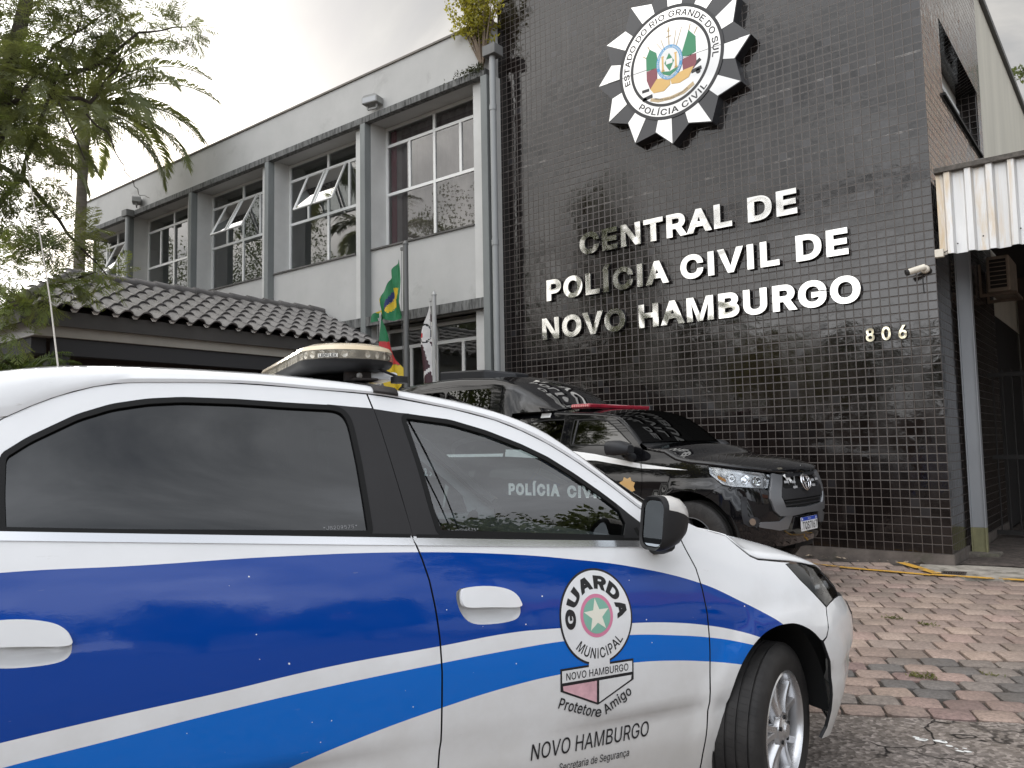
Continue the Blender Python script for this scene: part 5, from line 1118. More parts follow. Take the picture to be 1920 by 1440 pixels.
def paint_mat(name, stripes=True):
    m = bpy.data.materials.new(name); nt = nodes_of(m); P = obj_node(nt)
    b = N(nt, 'ShaderNodeBsdfPrincipled'); o = N(nt, 'ShaderNodeOutputMaterial'); L(nt, b.outputs[0], o.inputs[0])
    s = N(nt, 'ShaderNodeSeparateXYZ'); L(nt, P, s.inputs[0])
    n = noise_n(nt, P, 2.5, 5.0, 0.6); c = ramp_n(nt, n.outputs[0], [(0.3, (0.71, 0.715, 0.725)), (0.7, (0.78, 0.785, 0.795))])
    # road dust low on the sides
    nd = noise_n(nt, P, 5.0, 7.0, 0.7)
    low = ramp_n(nt, math_n(nt, 'ADD', s.outputs[2], math_n(nt, 'MULTIPLY', math_n(nt, 'SUBTRACT', nd.outputs[0], 0.5), 0.5)), [(0.28, 0.68), (0.86, 0.0)])
    c = mix_n(nt, low, c, (0.52, 0.49, 0.45))
    if stripes:
        cur = [float_curve(nt, s.outputs[0], q, -3.5, 0.05, 0.0, 1.2) for q in (T1, B1, T2, B2)]
        z = s.outputs[2]; lim = math_n(nt, 'LESS_THAN', s.outputs[0], 0.05)
        mk = lambda t, q: math_n(nt, 'MULTIPLY', lim, math_n(nt, 'MULTIPLY', math_n(nt, 'LESS_THAN', z, t), math_n(nt, 'GREATER_THAN', z, q)))
        m1, m2 = mk(cur[0], cur[1]), mk(cur[2], cur[3])
        ch = N(nt, 'ShaderNodeTexVoronoi', feature='F1'); ch.inputs['Scale'].default_value = 8.0; ch.inputs['Randomness'].default_value = 1.0; ch.voronoi_dimensions = '2D'; cxz = N(nt, 'ShaderNodeCombineXYZ'); L(nt, s.outputs[0], cxz.inputs[0]); L(nt, s.outputs[2], cxz.inputs[1]); L(nt, cxz.outputs[0], ch.inputs['Vector'])
        nz = noise_n(nt, P, 60.0, 2.0)
        cd_ = math_n(nt, 'ADD', ch.outputs['Distance'], math_n(nt, 'MULTIPLY', math_n(nt, 'SUBTRACT', nz.outputs[0], 0.5), 0.10))
        chip = math_n(nt, 'MULTIPLY', math_n(nt, 'LESS_THAN', cd_, 0.012), math_n(nt, 'GREATER_THAN', noise_n(nt, P, 1.4, 2.0).outputs[0], 0.50))
        m1 = math_n(nt, 'MULTIPLY', m1, math_n(nt, 'SUBTRACT', 1.0, chip)); m2 = math_n(nt, 'MULTIPLY', m2, math_n(nt, 'SUBTRACT', 1.0, chip))
        c = mix_n(nt, m1, c, (0.001, 0.046, 0.285)); c = mix_n(nt, m2, c, (0.001, 0.130, 0.53))
    # scuffs and thin scratches
    mps = N(nt, 'ShaderNodeMapping'); mps.inputs['Scale'].default_value = (14.0, 14.0, 60.0); mps.inputs['Rotation'].default_value = (0, 0.35, 0); L(nt, P, mps.inputs[0])
    scr = math_n(nt, 'MULTIPLY', ramp_n(nt, noise_n(nt, mps.outputs[0], 1.0, 3.0, 0.6).outputs[0], [(0.71, 0.0), (0.74, 1.0)]), ramp_n(nt, noise_n(nt, P, 2.0, 3.0).outputs[0], [(0.5, 0.0), (0.62, 0.55)]))
    c = mix_n(nt, scr, c, (0.40, 0.38, 0.35))
    L(nt, c, b.inputs['Base Color'])
    b.inputs['Roughness'].default_value = 0.32; b.inputs['Coat Weight'].default_value = 1.0; b.inputs['Coat Roughness'].default_value = 0.03; b.inputs['Specular IOR Level'].default_value = 0.0
    # faint orange peel and ripples of the sheet metal
    w1 = noise_n(nt, P, 3.5, 2.0); bp = N(nt, 'ShaderNodeBump', inputs={'Strength': 0.12, 'Distance': 0.02}); L(nt, w1.outputs[0], bp.inputs['Height'])
    w2 = noise_n(nt, P, 160.0, 2.0); bp2 = N(nt, 'ShaderNodeBump', inputs={'Strength': 0.03, 'Distance': 0.002}); L(nt, w2.outputs[0], bp2.inputs['Height']); L(nt, bp.outputs[0], bp2.inputs['Normal'])
    L(nt, bp2.outputs[0], b.inputs['Normal']); L(nt, bp2.outputs[0], b.inputs['Coat Normal'])
    return m
M_paint = paint_mat('striped_white_paint'); M_white = paint_mat('white_car_paint', False)
M_vinyl = M('matt_black_vinyl', (0.020, 0.019, 0.020), 0.42, spec=0.28, var=0.15, vscale=2.0)
M_rubber = M('black_rubber', (0.006, 0.006, 0.006), 0.5, spec=0.2)
M_tyre = None
M_plast = M('black_plastic', (0.016, 0.016, 0.017), 0.5, spec=0.28, bump=0.15, bscale=300.0, bdist=0.001)
M_chrome = M('satin_moulding', (0.62, 0.62, 0.63), 0.16, 0.85)
M_hole = M('cavity_and_gap_shade', (0.006, 0.006, 0.006), 0.9)  # also on door and wing edges, where it paints the gap shade
M_liner = M('dark_interior', (0.035, 0.036, 0.040), 0.8)
M_seat = M('grey_seat_fabric', (0.080, 0.085, 0.095), 0.9, var=0.15, vscale=20)
M_roofl = M('grey_headliner', (0.22, 0.22, 0.215), 0.9)
M_gdark = glass_mat('dark_tinted_glass', (0.035, 0.037, 0.042), 0.92, 0.006, 0.02, 0.8, ior=1.62, mult=1.15)
M_gfront = glass_mat('tinted_glass', (0.40, 0.46, 0.47), 0.95, 0.0, 0.02, 0.8, ior=1.55, mult=2.1)
M_gclear = glass_mat('windscreen_glass', (0.72, 0.78, 0.77), 0.95, 0.0)

# ------------------------------------------------------------------ white patrol car
H_CAR = math.radians(65.0); CW = Vector((-1.1425, 3.0522, 0.0))
car = tag(empty('patrol_car', CW, H_CAR), 'white municipal guard car with two blue swoosh stripes and cream roof light bar', 'car')
GAPR = [(-1.554,1.578),(-1.541,1.529),(-1.526,1.461),(-1.504,1.344),(-1.486,1.25),(-1.463,1.13),(-1.441,1.065),(-1.423,0.998),(-1.41,0.912),(-1.402,0.827),(-1.398,0.734),(-1.399,0.619),(-1.40,0.496),(-1.406,0.40),(-1.412,0.215)]
GAPF = [(-0.40,0.215),(-0.40,0.30),(-0.39,0.454),(-0.383,0.594),(-0.381,0.686),(-0.381,0.796),(-0.386,0.878),(-0.397,0.948),(-0.425,1.018),(-0.441,1.071)]
GROO = [(-1.47,1.567),(-1.267,1.532),(-1.108,1.492),(-1.012,1.454),(-0.917,1.407),(-0.823,1.347),(-0.697,1.255),(-0.609,1.183),(-0.50,1.105)]
g2 = 0.0028
fd_out = [(s+g2, z) for s, z in GAPR[::-1]]+GROO+[(s-g2, z) for s, z in GAPF[::-1]]
FWIN = [(-1.381,1.127),(-1.401,1.222),(-1.42,1.341),(-1.44,1.442),(-1.450,1.492),(-1.447,1.507),(-1.432,1.514),(-1.275,1.493),(-1.149,1.456),(-1.024,1.407),(-0.929,1.361),(-0.836,1.301),(-0.742,1.233),(-0.692,1.194),(-0.640,1.150),(-0.600,1.058)]
HF = [(-1.340,0.958),(-1.318,0.968),(-1.24,0.964),(-1.168,0.950),(-1.135,0.928),(-1.122,0.895),(-1.127,0.862),(-1.16,0.850),(-1.24,0.850),(-1.296,0.858),(-1.325,0.884),(-1.340,0.925)]
HF = chaikin(HF); HR = [(s-1.25, z+0.036) for s, z in HF]; FWIN = chaikin(dense(FWIN, 0.04), 2)
RWIN = [(-2.545,1.203),(-2.555,1.30),(-2.560,1.402),(-2.500,1.447),(-2.388,1.509),(-2.302,1.539),(-2.21,1.555),(-2.117,1.561),(-1.969,1.557),(-1.813,1.547),(-1.671,1.540),(-1.642,1.530),(-1.624,1.510),(-1.613,1.48),(-1.6,1.358),(-1.585,1.138)]
RWIN = chaikin(dense(RWIN, 0.05), 2)
GROR = [(-2.75,1.335),(-2.66,1.42),(-2.552,1.501),(-2.494,1.533),(-2.434,1.56),(-2.348,1.588),(-2.258,1.603),(-2.188,1.608),(-2.066,1.610),(-1.914,1.603),(-1.752,1.594),(-1.629,1.584)]
RARCH = [(-2.655+0.335*math.cos(math.radians(a)), 0.325+0.355*math.sin(math.radians(a))) for a in range(-18, 91, 12)]
rd_out = [(s-g2, z) for s, z in GAPR]+[(-2.322, 0.215)]+RARCH+[(-2.67, 0.685), (-2.73, 0.8), (-2.78, 1.0), (-2.78, 1.22)]+GROR
for left in (False, True):
    st = 0.045 if not left else 0.10
    fdoor = panel('front_door', fd_out, [M_paint, M_hole], car, [FWIN, HF], step=st, left=left, edge_mi=1)  # near-black edge faces paint the shade inside the door gaps
    rdoor = panel('rear_door', rd_out, [M_paint, M_hole], car, [RWIN, HR], step=st, left=left, edge_mi=1)  # same painted gap shade on the edges
    # side glass with its black seals
    for d, win, gm, nm in ((fdoor, FWIN, M_gfront, 'front_window'), (rdoor, RWIN, M_gdark, 'rear_window')):
        gi = inset(win, 0.016)
        o = panel(nm, inset(win, 0.010), gm, d, off=-0.007, step=0.12, edge=0, left=left)
        panel('window_seal', win, M_rubber, d, [gi], off=0.0028, step=0.2, edge=0.008, left=left, dstep=0.04)
    # satin moulding along the belt line
    bl = lambda s, k: (s, belt(s)-k)
    panel('belt_moulding', [bl(-1.452, 0.021), bl(-1.0, 0.021), bl(-0.60, 0.018), bl(-0.56, 0.006), bl(-0.60, -0.003), bl(-1.0, -0.001), bl(-1.464, -0.001)], M_chrome, fdoor, off=0.004, step=0.06, edge=0.006, left=left)
    panel('belt_moulding', [bl(-2.62, 0.021), bl(-2.0, 0.021), bl(-1.459, 0.021), bl(-1.469, -0.001), bl(-2.0, -0.001), bl(-2.62, -0.001)], M_chrome, rdoor, off=0.004, step=0.06, edge=0.006, left=left)
    for d, a in ((fdoor, (-1.45, -0.60)), (rdoor, (-2.60, -1.47))):
        panel('belt_seal', [(a[0], belt(a[0])-0.002), (a[1], belt(a[1])-0.002), (a[1], belt(a[1])+0.012), (a[0], belt(a[0])+0.012)], M_rubber, d, off=0.0035, step=0.1, edge=0.004, left=left)
    # black vinyl on the pillar between the windows
    panel('pillar_trim', [(s-0.0027, z) for s, z in [(-1.4595,1.132),(-1.483,1.25),(-1.501,1.344),(-1.523,1.461),(-1.538,1.531)]]+[(-1.60,1.535),(-1.690,1.543),(-1.665,1.530),(-1.632,1.505),(-1.622,1.48),(-1.608,1.358),(-1.594,1.141)], M_vinyl, rdoor, off=0.0014, step=0.05, edge=0.0015, left=left)
    panel('pillar_trim', [(s+0.0027, z) for s, z in [(-1.464,1.130),(-1.486,1.25),(-1.504,1.344),(-1.526,1.461),(-1.541,1.529)]]+[(-1.45,1.516),(-1.420,1.514),(-1.440,1.497),(-1.432,1.442),(-1.412,1.341),(-1.393,1.222),(-1.373,1.126)], M_vinyl, fdoor, off=0.0015, step=0.05, edge=0.0015, left=left)
    panel('mirror_sail', [(-0.690,1.064),(-0.665,1.12),(-0.690,1.19),(-0.640,1.150),(-0.545,1.075),(-0.560,1.050)], M_plast, fdoor, off=0.003, step=0.06, edge=0.006, left=left)
    # pull handles in their recesses
    for d, ho in ((fdoor, HF), (rdoor, HR)):
        cxh = sum(p[0] for p in ho)/len(ho); czh = sum(p[1] for p in ho)/len(ho); w = MB()
        o2 = dense(ho, 0.02); rings = []
        for k_, dep in ((1.0, -0.001), (0.975, -0.010), (0.90, -0.024), (0.72, -0.033), (0.35, -0.036)):
            rings.append([skin_pt(cxh+(s-cxh)*k_, czh+(z-czh)*k_, dep, left=left) for s, z in o2])
        w.grid(rings, close=True); w.v.append(skin_pt(cxh, czh, -0.036, left=left)); nb = len(w.v)-1; k4 = 4*len(o2)
        for j in range(len(o2)): w.f.append((k4+j, k4+(j+1) % len(o2), nb)); w.m.append(0)
        w.build('handle_recess', M_white, d, smooth=180, recalc=True)
        ds, dz_ = cxh+1.238, czh-0.908
        bar = [(-1.329,0.958),(-1.318,0.967),(-1.24,0.966),(-1.172,0.951),(-1.140,0.930),(-1.127,0.905),(-1.126,0.893),(-1.150,0.891),(-1.24,0.902),(-1.31,0.906),(-1.331,0.918)]
        bar = chaikin([(s+ds*1.0, z+dz_*1.0) for s, z in bar])
        panel('door_handle', bar, M_white, d, off=0.013, step=0.02, edge=0.022, left=left, dstep=0.012)
    # front wing, bumper, lamp, quarter
    HOODL = [(-0.41,1.118),(-0.328,1.082),(-0.249,1.059),(-0.2,1.045),(-0.155,1.005),(-0.103,0.963),(-0.065,0.947),(0.022,0.934),(0.117,0.921)]
    ARCH0 = [(-0.328,0.215),(-0.327,0.329),(-0.324,0.395),(-0.307,0.477),(-0.272,0.567),(-0.224,0.634),(-0.156,0.689),(-0.081,0.714),(-0.007,0.718),(0.041,0.712),(0.111,0.680),(0.164,0.634)]
    ARCH = ARCH0
    for _ in range(2):
        q_ = [ARCH[0]]
        for a_, b_ in zip(ARCH[:-1], ARCH[1:]): q_ += [(a_[0]*.75+b_[0]*.25, a_[1]*.75+b_[1]*.25), (a_[0]*.25+b_[0]*.75, a_[1]*.25+b_[1]*.75)]
        ARCH = q_+[ARCH[-1]]
    if left: HOODL = [(s, z-0.11*min(1.0, max(0.0, (-s-0.06)/0.12))) for s, z in HOODL]
    fen = [(s+g2, z) for s, z in (GAPF if not left else GAPF[:-2])]+HOODL+[(0.086,0.920),(0.138,0.853),(0.214,0.778),(0.250,0.742),(0.199,0.641),(0.176,0.629)]+ARCH[::-1]
    panel('front_wing', fen, [M_paint, M_hole], car, step=st, left=left, edge=0.008, edge_mi=1)  # wing edges coloured near-black as gap shade
    qp = [(-2.75,1.335),(-2.66,1.42),(-2.552,1.501),(-2.552,1.504),(-2.66,1.425),(-2.785,1.31)]
    qo = [(-2.787,1.22),(-2.787,1.0),(-2.737,0.8),(-2.675,0.687)]+[(-2.655+0.335*math.cos(math.radians(a)), 0.325+0.355*math.sin(math.radians(a))) for a in range(97, 190, 12)]+[(-2.99,0.22),(-3.55,0.25),(-3.62,0.7),(-3.50,1.1),(-3.25,1.36),(-3.0,1.42),(-2.76,1.478),(-2.60,1.498),(-2.552,1.506),(-2.66,1.427),(-2.756,1.338)]
    panel('rear_quarter', qo, M_paint, car, step=0.09, left=left)
    # inner skin: dark backing behind every joint
    w = MB()
    zs = [0.2, 0.5, 0.8, 1.0]; us = [-3.3+0.25*i for i in range(9)]+[-1.2, -0.95, -0.7, -0.45]
    rows = [[skin_pt(u, z*belt(max(-2.6, min(u, -.45)))/1.0-0.012, -0.07, left=left) for u in us if not (-3.0 < u < -2.25 and z < 0.75)] for z in zs[3:]+zs[2:3]]
    w.grid(rows)
    us2 = [-2.2, -1.95, -1.7, -1.45, -1.2, -0.95, -0.7, -0.45]
    w.grid([[skin_pt(u, z, -0.07, left=left) for u in us2] for z in (0.2, 0.5, 0.8, 0.86)])
    w.build('door_lining', M_liner, car, smooth=180)
    w = MB()
    for q in (GAPR[:6],):
        w.grid([[skin_pt(s-0.05, z, -0.025, left=left) for s, z in q], [skin_pt(s+0.06, z, -0.025, left=left) for s, z in q]])
    w.build('inner_pillar', M_liner, car, smooth=180)
# both halves of the bumper are one moulding
BT = [(0.255,0.740),(0.30,0.752),(0.36,0.760),(0.45,0.758),(0.60,0.735),(0.85,0.715),(S_END,0.705)]
BB = [(S_END,0.20),(1.0,0.20),(0.7,0.20),(0.45,0.205),(0.33,0.215),(0.262,0.221),(0.290,0.26),(0.292,0.329),(0.268,0.43),(0.249,0.507),(0.211,0.571),(0.184,0.622),(0.205,0.637)]
for left in (False, True):
    panel('front_bumper', BT+BB, [M_white, M_plast], car, step=0.05 if not left else 0.09, left=left, edge=0.014, edge_mi=1)
    hl = [(0.092,0.9185),(0.142,0.854),(0.219,0.780),(0.258,0.746),(0.30,0.757),(0.36,0.765),(0.44,0.765),(0.52,0.79),(0.50,0.83),(0.43,0.865),(0.35,0.885),(0.272,0.893),(0.19,0.908)]
    hc = panel('headlight', hl, M('lamp_housing', (0.22, 0.22, 0.225), 0.3, 0.6), car, off=-0.035, step=0.05, edge=0, left=left)
    panel('headlight_lens', hl, glass_mat('smoked_lens', (0.42, 0.42, 0.41), 0.9, 0.03, ior=1.5), hc, off=0.001, step=0.03, edge=0.035, left=left, edge_mi=0)
    for s_, z_, r_ in ((0.27, 0.825, 0.040), (0.37, 0.825, 0.045)):
        w = MB(); c0 = Vector(skin_pt(s_, z_, -0.034, left=left)); c1 = Vector(skin_pt(s_, z_, -0.010, left=left)); ax = (c1-c0)
        w.tube([c0, c0+ax*.6, c1], [r_*0.45, r_*0.85, r_], 18, cap=False); w.build('reflector', M('lamp_reflector', (0.75, 0.75, 0.76), 0.12, 1.0), hc, smooth=60)
    panel('lower_grille', [(0.75,0.30),(S_END,0.30),(S_END,0.44),(0.80,0.44)], M_plast, car, off=0.004, step=0.1, left=left)
    panel('upper_grille', [(0.66,0.60),(S_END,0.58),(S_END,0.69),(0.62,0.70)], M_plast, car, off=0.004, step=0.1, left=left)
# bonnet
E_ = [(-0.2,1.047),(-0.155,1.009),(-0.103,0.968),(-0.065,0.952),(-0.02,0.945),(0.022,0.939),(0.117,0.927),(0.19,0.914),(0.272,0.900),(0.35,0.892),(0.44,0.873),(0.55,0.85),(0.7,0.825),(0.85,0.805),(1.0,0.795)]
vc = -0.84; w = MB(); rows = []
nq = 24
zcf = pchip([-0.25,-0.1,0.0,0.1,0.234,0.386,0.5,0.65,0.8], [1.05,1.032,1.013,0.992,0.960,0.910,0.868,0.828,0.800])
for s, z in E_:
    u, v, _ = surf(s, z); v -= 0.004; u += 0.002; hw = v-vc; row = []
    for j in range(nq+1):
        q = -1+2*j/nq; cr = (1-abs(q)**3.2); f = min(1.0, (hw/0.55)**0.7) if hw > 0 else 0.0
        row.append((u+0.06*cr*f*(1 if s < 0 else max(0, 1-s*3)), -(vc-q*hw), z+(max(zcf(u), z+0.008)-z)*(1-abs(q)**4.0)))
    rows.append(row)
lip = [[(p[0]-0.004*(1 if i > 7 else 0), p[1], p[2]-0.025) for p in r] for i, r in enumerate(rows)]
w.grid(rows)
bo = w.build('bonnet', M_white, car, smooth=60, recalc=False)
md = bo.modifiers.new('thickness', 'SOLIDIFY'); md.thickness = 0.005; md.offset = -1
hood_rows = rows
def hood_pt(a, q):
    "a along the edge list, q across (-1 right ... 1 left)"
    i = max(0, min(len(rows)-2, int(a))); t = a-i; j = (q+1)/2*nq; k = max(0, min(nq-1, int(j))); f = j-k
    P = lambda r, c: Vector(rows[r][c])
    return (P(i, k)*(1-t)+P(i+1, k)*t)*(1-f)+(P(i, k+1)*(1-t)+P(i+1, k+1)*t)*f+Vector((0, 0, 0.003))
w = MB()
for sgn in (1,):
    g = [[hood_pt(0.02+2.3*i/6, -1.0+0.03+0.55*(i/6.0)*0+0.6*j/8*(1-i/6.0)) for j in range(9)] for i in range(7)]
    w.grid(g)
w.build('bonnet_sticker', M('blue_sticker', (0.03, 0.09, 0.42), 0.35, coat=0.5), bo)
# roof rail band, roof skin, windscreen
RO = [(-3.22,1.44),(-3.05,1.515),(-2.80,1.585),(-2.565,1.632),(-2.439,1.648),(-2.305,1.653),(-2.164,1.652),(-1.911,1.644),(-1.624,1.624),(-1.464,1.602),(-1.259,1.568),(-1.065,1.52),(-0.935,1.468),(-0.812,1.387),(-0.687,1.289),(-0.573,1.20),(-0.46,1.125)]
GR = [(-3.05,1.40),(-2.90,1.44),(-2.76,1.475),(-2.60,1.496),(-2.552,1.503),(-2.494,1.534),(-2.434,1.561),(-2.348,1.589),(-2.258,1.603),(-1.98,1.608),(-1.70,1.591),(-1.538,1.580),(-1.33,1.546),(-1.108,1.494),(-0.965,1.434),(-0.835,1.357),(-0.697,1.257),(-0.590,1.170),(-0.47,1.088)]
gf = pchip([p[0] for p in GR], [p[1] for p in GR]); rf = pchip([p[0] for p in RO], [p[1] for p in RO])
us = [-3.05+0.05*i for i in range(53)]; us = [u for u in us if u < -0.46]+[-0.46]
def band(u):
    zg, zr = gf(u), rf(u); zr = max(zr, zg+0.012); a = Vector(surf(u, zg)); hgt = zr-zg; out = []
    for t, dv, tz in ((0.0, -0.006, 0.004), (0.0, 0.004, 0.006), (0.25, 0.006, 0.22), (0.55, -0.006, 0.58), (0.8, -0.030, 0.86), (0.95, -0.055, 0.97), (1.0, -0.085, 1.0)):
        out.append(Vector((a.x, a.y+dv-0.0, zg+hgt*tz)))
    return out
bands = [band(u) for u in us]
for left in (False, True):
    w = MB(); w.grid([[(p.x, -(p.y if not left else 2*vc-p.y), p.z) for p in b] for b in bands])
    w.build('roof_rail', M_white, car, smooth=40)
    w = MB(); w.grid([[(p.x, -((p.y+dv) if not left else 2*vc-p.y-dv), p.z+dz) for dv, dz in ((-0.02, -0.015), (-0.004, -0.001), (-0.02, 0.012))] for p in [b[0] for b in bands]]); w.build('roof_gutter', M_rubber, car, smooth=40)
iw = next(i for i, u in enumerate(us) if u >= -1.16)
rows2 = []
for i in range(iw+1):
    e = bands[i][-1]; hw = e.y-vc; row = []
    for j in range(17):
        q = -1+2*j/16; row.append((e.x+0.10*(1-q*q)*(i/iw)**6, -(vc-q*hw), e.z+0.042*(1-q*q)))
    rows2.append(row)
w = MB(); w.grid(rows2); rf_o = w.build('roof', M_white, car, smooth=60)
w = MB(); w.grid([[(p[0], p[1]*0.97-0.0, p[2]-0.05) for p in r[1:-1]] for r in rows2[3:]]); w.build('headliner', M_roofl, car, smooth=180)
wr = []
for i in range(iw, len(us), 2):
    e = bands[i][-1]; t = (i-iw)/(len(us)-1-iw); hw = e.y-vc; wr.append([(e.x+(0.10+0.22*t)*(1-(q*q)), -(vc-q*hw), e.z+0.042*(1-q*q)*(1-t)+0.02*t*(1-q*q)) for q in [-1+2*j/16 for j in range(17)]])
w = MB(); w.grid(wr); w.build('windscreen', M_gclear, car, smooth=180)
# scuttle under the windscreen
w = MB(); b_ = wr[-1]; c_ = hood_rows[0]
w.grid([[Vector(b_[j])+Vector((-0.01, 0, -0.012)) for j in range(17)], [Vector(b_[j]).lerp(Vector(c_[int(j*1.5)]), 0.55)+Vector((0, 0, -0.035-0.10*min(1, j/6))) for j in range(17)], [Vector(c_[int(j*1.5)])+Vector((0.03, 0, -0.03)) for j in range(17)]]); w.build('scuttle', M_plast, car, smooth=180)
# tail, floor, wheel houses
w = MB(); yy = [0.10+0.12*i for i in range(13)]
prof = [(-3.46, 0.25), (-3.52, 0.55), (-3.49, 0.95), (-3.42, 1.12), (-3.28, 1.38), (-3.05, 1.60)]
w.grid([[(x-0.04*(1-((y-0.84)/0.8)**2), y, z) for y in yy] for x, z in prof]); tg = w.build('tailgate', M_white, car, smooth=60)
w = MB(); w.grid([[(x-0.05-0.04*(1-((y-0.84)/0.8)**2), y, z) for y in yy[1:-1]] for x, z in prof[3:]]); w.build('rear_glass', M_gdark, tg, smooth=60)
for y in (0.16, 1.52):
    w = MB(); w.box(-3.56, -3.44, y-0.09, y+0.09, 0.85, 1.10); w.build('tail_light', M('red_lamp', (0.35, 0.01, 0.015), 0.15, coat=1.0), car, bevel=0.03)
w = MB(); w.box(-3.4, -0.45, 0.10, 1.58, 0.20, 0.26); w.box(-0.55, -0.45, 0.10, 1.58, 0.26, 0.95); w.box(-3.0, -2.95, 0.15, 1.53, 0.26, 1.05); w.box(-0.45, 0.70, 0.45, 1.23, 0.22, 0.8); w.build('floor_pan', M_hole, car)
for x, yy_ in ((-0.02, 0.0), (-0.02, 1.68), (-2.655, 0.0), (-2.655, 1.68)):
    w = MB(); s_ = 1 if yy_ == 0 else -1; n = 28
    A0, A1 = ((-2, 190) if x > -1 else (-10, 190))
    rx_ = lambda a: 0.315 if math.cos(a) > 0 and x > -1 else (0.40 if x > -1 else 0.37)
    ra = [[(x+rx_(math.radians(A0+(A1-A0)*k/n))*math.cos(math.radians(A0+(A1-A0)*k/n)), yy_+s_*d, 0.33+(0.40 if x > -1 else 0.365)*math.sin(math.radians(A0+(A1-A0)*k/n))) for k in range(n+1)] for d in (0.07, 0.5)]
    w.grid(ra); w.add([ra[1][k] for k in range(n+1)], [tuple(range(n+1))]); w.build('wheel_house', M_hole, car, smooth=60)
# wheels
def tread_mat():
    m = bpy.data.materials.new('tyre_rubber'); nt = nodes_of(m); P = obj_node(nt)
    s = N(nt, 'ShaderNodeSeparateXYZ'); L(nt, P, s.inputs[0])
    ang = math_n(nt, 'ARCTAN2', s.outputs[2], s.outputs[0]); r = math_n(nt, 'SQRT', math_n(nt, 'ADD', math_n(nt, 'MULTIPLY', s.outputs[0], s.outputs[0]), math_n(nt, 'MULTIPLY', s.outputs[2], s.outputs[2])))
    a = math_n(nt, 'ADD', math_n(nt, 'MULTIPLY', ang, 76/(2*math.pi)), math_n(nt, 'MULTIPLY', s.outputs[1], 6.0)); fr = math_n(nt, 'FRACT', a)
    gro = math_n(nt, 'MULTIPLY', math_n(nt, 'LESS_THAN', fr, 0.10), math_n(nt, 'GREATER_THAN', r, 0.296))
    n = noise_n(nt, P, 12.0, 5.0); c = ramp_n(nt, n.outputs[0], [(0.3, (0.014, 0.013, 0.013)), (0.7, (0.030, 0.028, 0.027))])
    b = N(nt, 'ShaderNodeBsdfPrincipled'); L(nt, c, b.inputs['Base Color']); b.inputs['Roughness'].default_value = 0.62; b.inputs['Specular IOR Level'].default_value = 0.35
    bp = N(nt, 'ShaderNodeBump', inputs={'Strength': 1.0, 'Distance': 0.014}); L(nt, math_n(nt, 'SUBTRACT', 1.0, gro), bp.inputs['Height']); L(nt, bp.outputs[0], b.inputs['Normal'])
    o = N(nt, 'ShaderNodeOutputMaterial'); L(nt, b.outputs[0], o.inputs[0]); return m
M_tyre = tread_mat(); M_alloy = M('machined_alloy', (0.56, 0.56, 0.57), 0.28, 0.9, var=0.1, rvar=0.08); M_alloyd = M('brake_disc', (0.16, 0.15, 0.145), 0.5, 0.7)
def make_tyre(R, Wd, Rr, parent, mat, n=72):
    # y: 0 at the outer face plane, -> +Wd inwards
    prof = [(Rr, 0.012), (Rr+0.004, 0.004), (Rr+0.03, -0.001), (Rr+0.06, -0.003), (R-0.030, 0.004), (R-0.014, 0.012), (R-0.007, 0.020), (R-0.004, 0.026)]
    g = [(0.030, 0.038), (0.072, 0.082), (0.112, 0.122), (0.155, 0.163)]
    k = Wd/0.195
    for a, b in g: prof += [(R-0.001, a*k), (R-0.008, a*k+0.001), (R-0.008, b*k-0.001), (R-0.001, b*k)]
    prof += [(R-0.004, Wd-0.026), (R-0.014, Wd-0.012), (R-0.05, Wd), (Rr, Wd-0.01)]
    w = MB(); w.lathe([(r, h) for r, h in prof], n, 'y'); return w.build('tyre', mat, parent, smooth=40)
def make_rim(R, parent, mat, nsp=5, double=True, dark=None):
    w = MB()
    w.lathe([(R+0.002, 0.016), (R+0.004, 0.006), (R-0.004, 0.002), (R-0.010, 0.010), (R-0.014, 0.030), (R-0.020, 0.10), (R-0.010, 0.17)], 64, 'y')
    # each spoke: a tapering blade rising from rim to hub
    def blade(a0, w0, a1, w1):
        pts = []
        for t in [i/8 for i in range(9)]:
            r = 0.030+(R-0.012-0.030)*t; a = a0+(a1-a0)*t; hw = (w0+(w1-w0)*t)/2
            y = 0.012+0.012*math.sin(t*math.pi)-0.006*(1-t)+0.016*t
            rad = Vector((math.cos(a), 0, math.sin(a))); tan = Vector((-math.sin(a), 0, math.cos(a)))
            pts.append([rad*r-tan*hw*1.25+Vector((0, y+0.045, 0)), rad*r-tan*hw+Vector((0, y+0.006, 0)), rad*r-tan*hw*0.7+Vector((0, y, 0)), rad*r+tan*hw*0.7+Vector((0, y, 0)), rad*r+tan*hw+Vector((0, y+0.006, 0)), rad*r+tan*hw*1.25+Vector((0, y+0.045, 0))])
        w.grid(pts)
    for k in range(nsp):
        a = math.radians(90+360/nsp*k+12)
        if double: blade(a-0.10, 0.030, a-0.24, 0.026); blade(a+0.10, 0.030, a+0.24, 0.026)
        else: blade(a, 0.045, a, 0.04)
    w.lathe([(0.0, -0.004), (0.024, -0.003), (0.029, 0.003), (0.034, 0.008), (0.060, 0.012), (0.064, 0.03)], 28, 'y')
    r = w.build('rim', mat, parent, smooth=40)
    w = MB(); w.lathe([(0.03, 0.055), (R*0.62, 0.055), (R*0.62, 0.075)], 32, 'y'); w.build('brake_disc', M_alloyd, parent, smooth=40)
    w = MB()
    for k in range(5):
        a = 2*math.pi*k/5+0.3; w.lathe([(0, 0.004), (0.008, 0.005), (0.0085, 0.02)], 8, 'y', (0.047*math.cos(a), 0, 0.047*math.sin(a)))
    w.build('wheel_bolts', M_plast, parent, smooth=40)
    return r
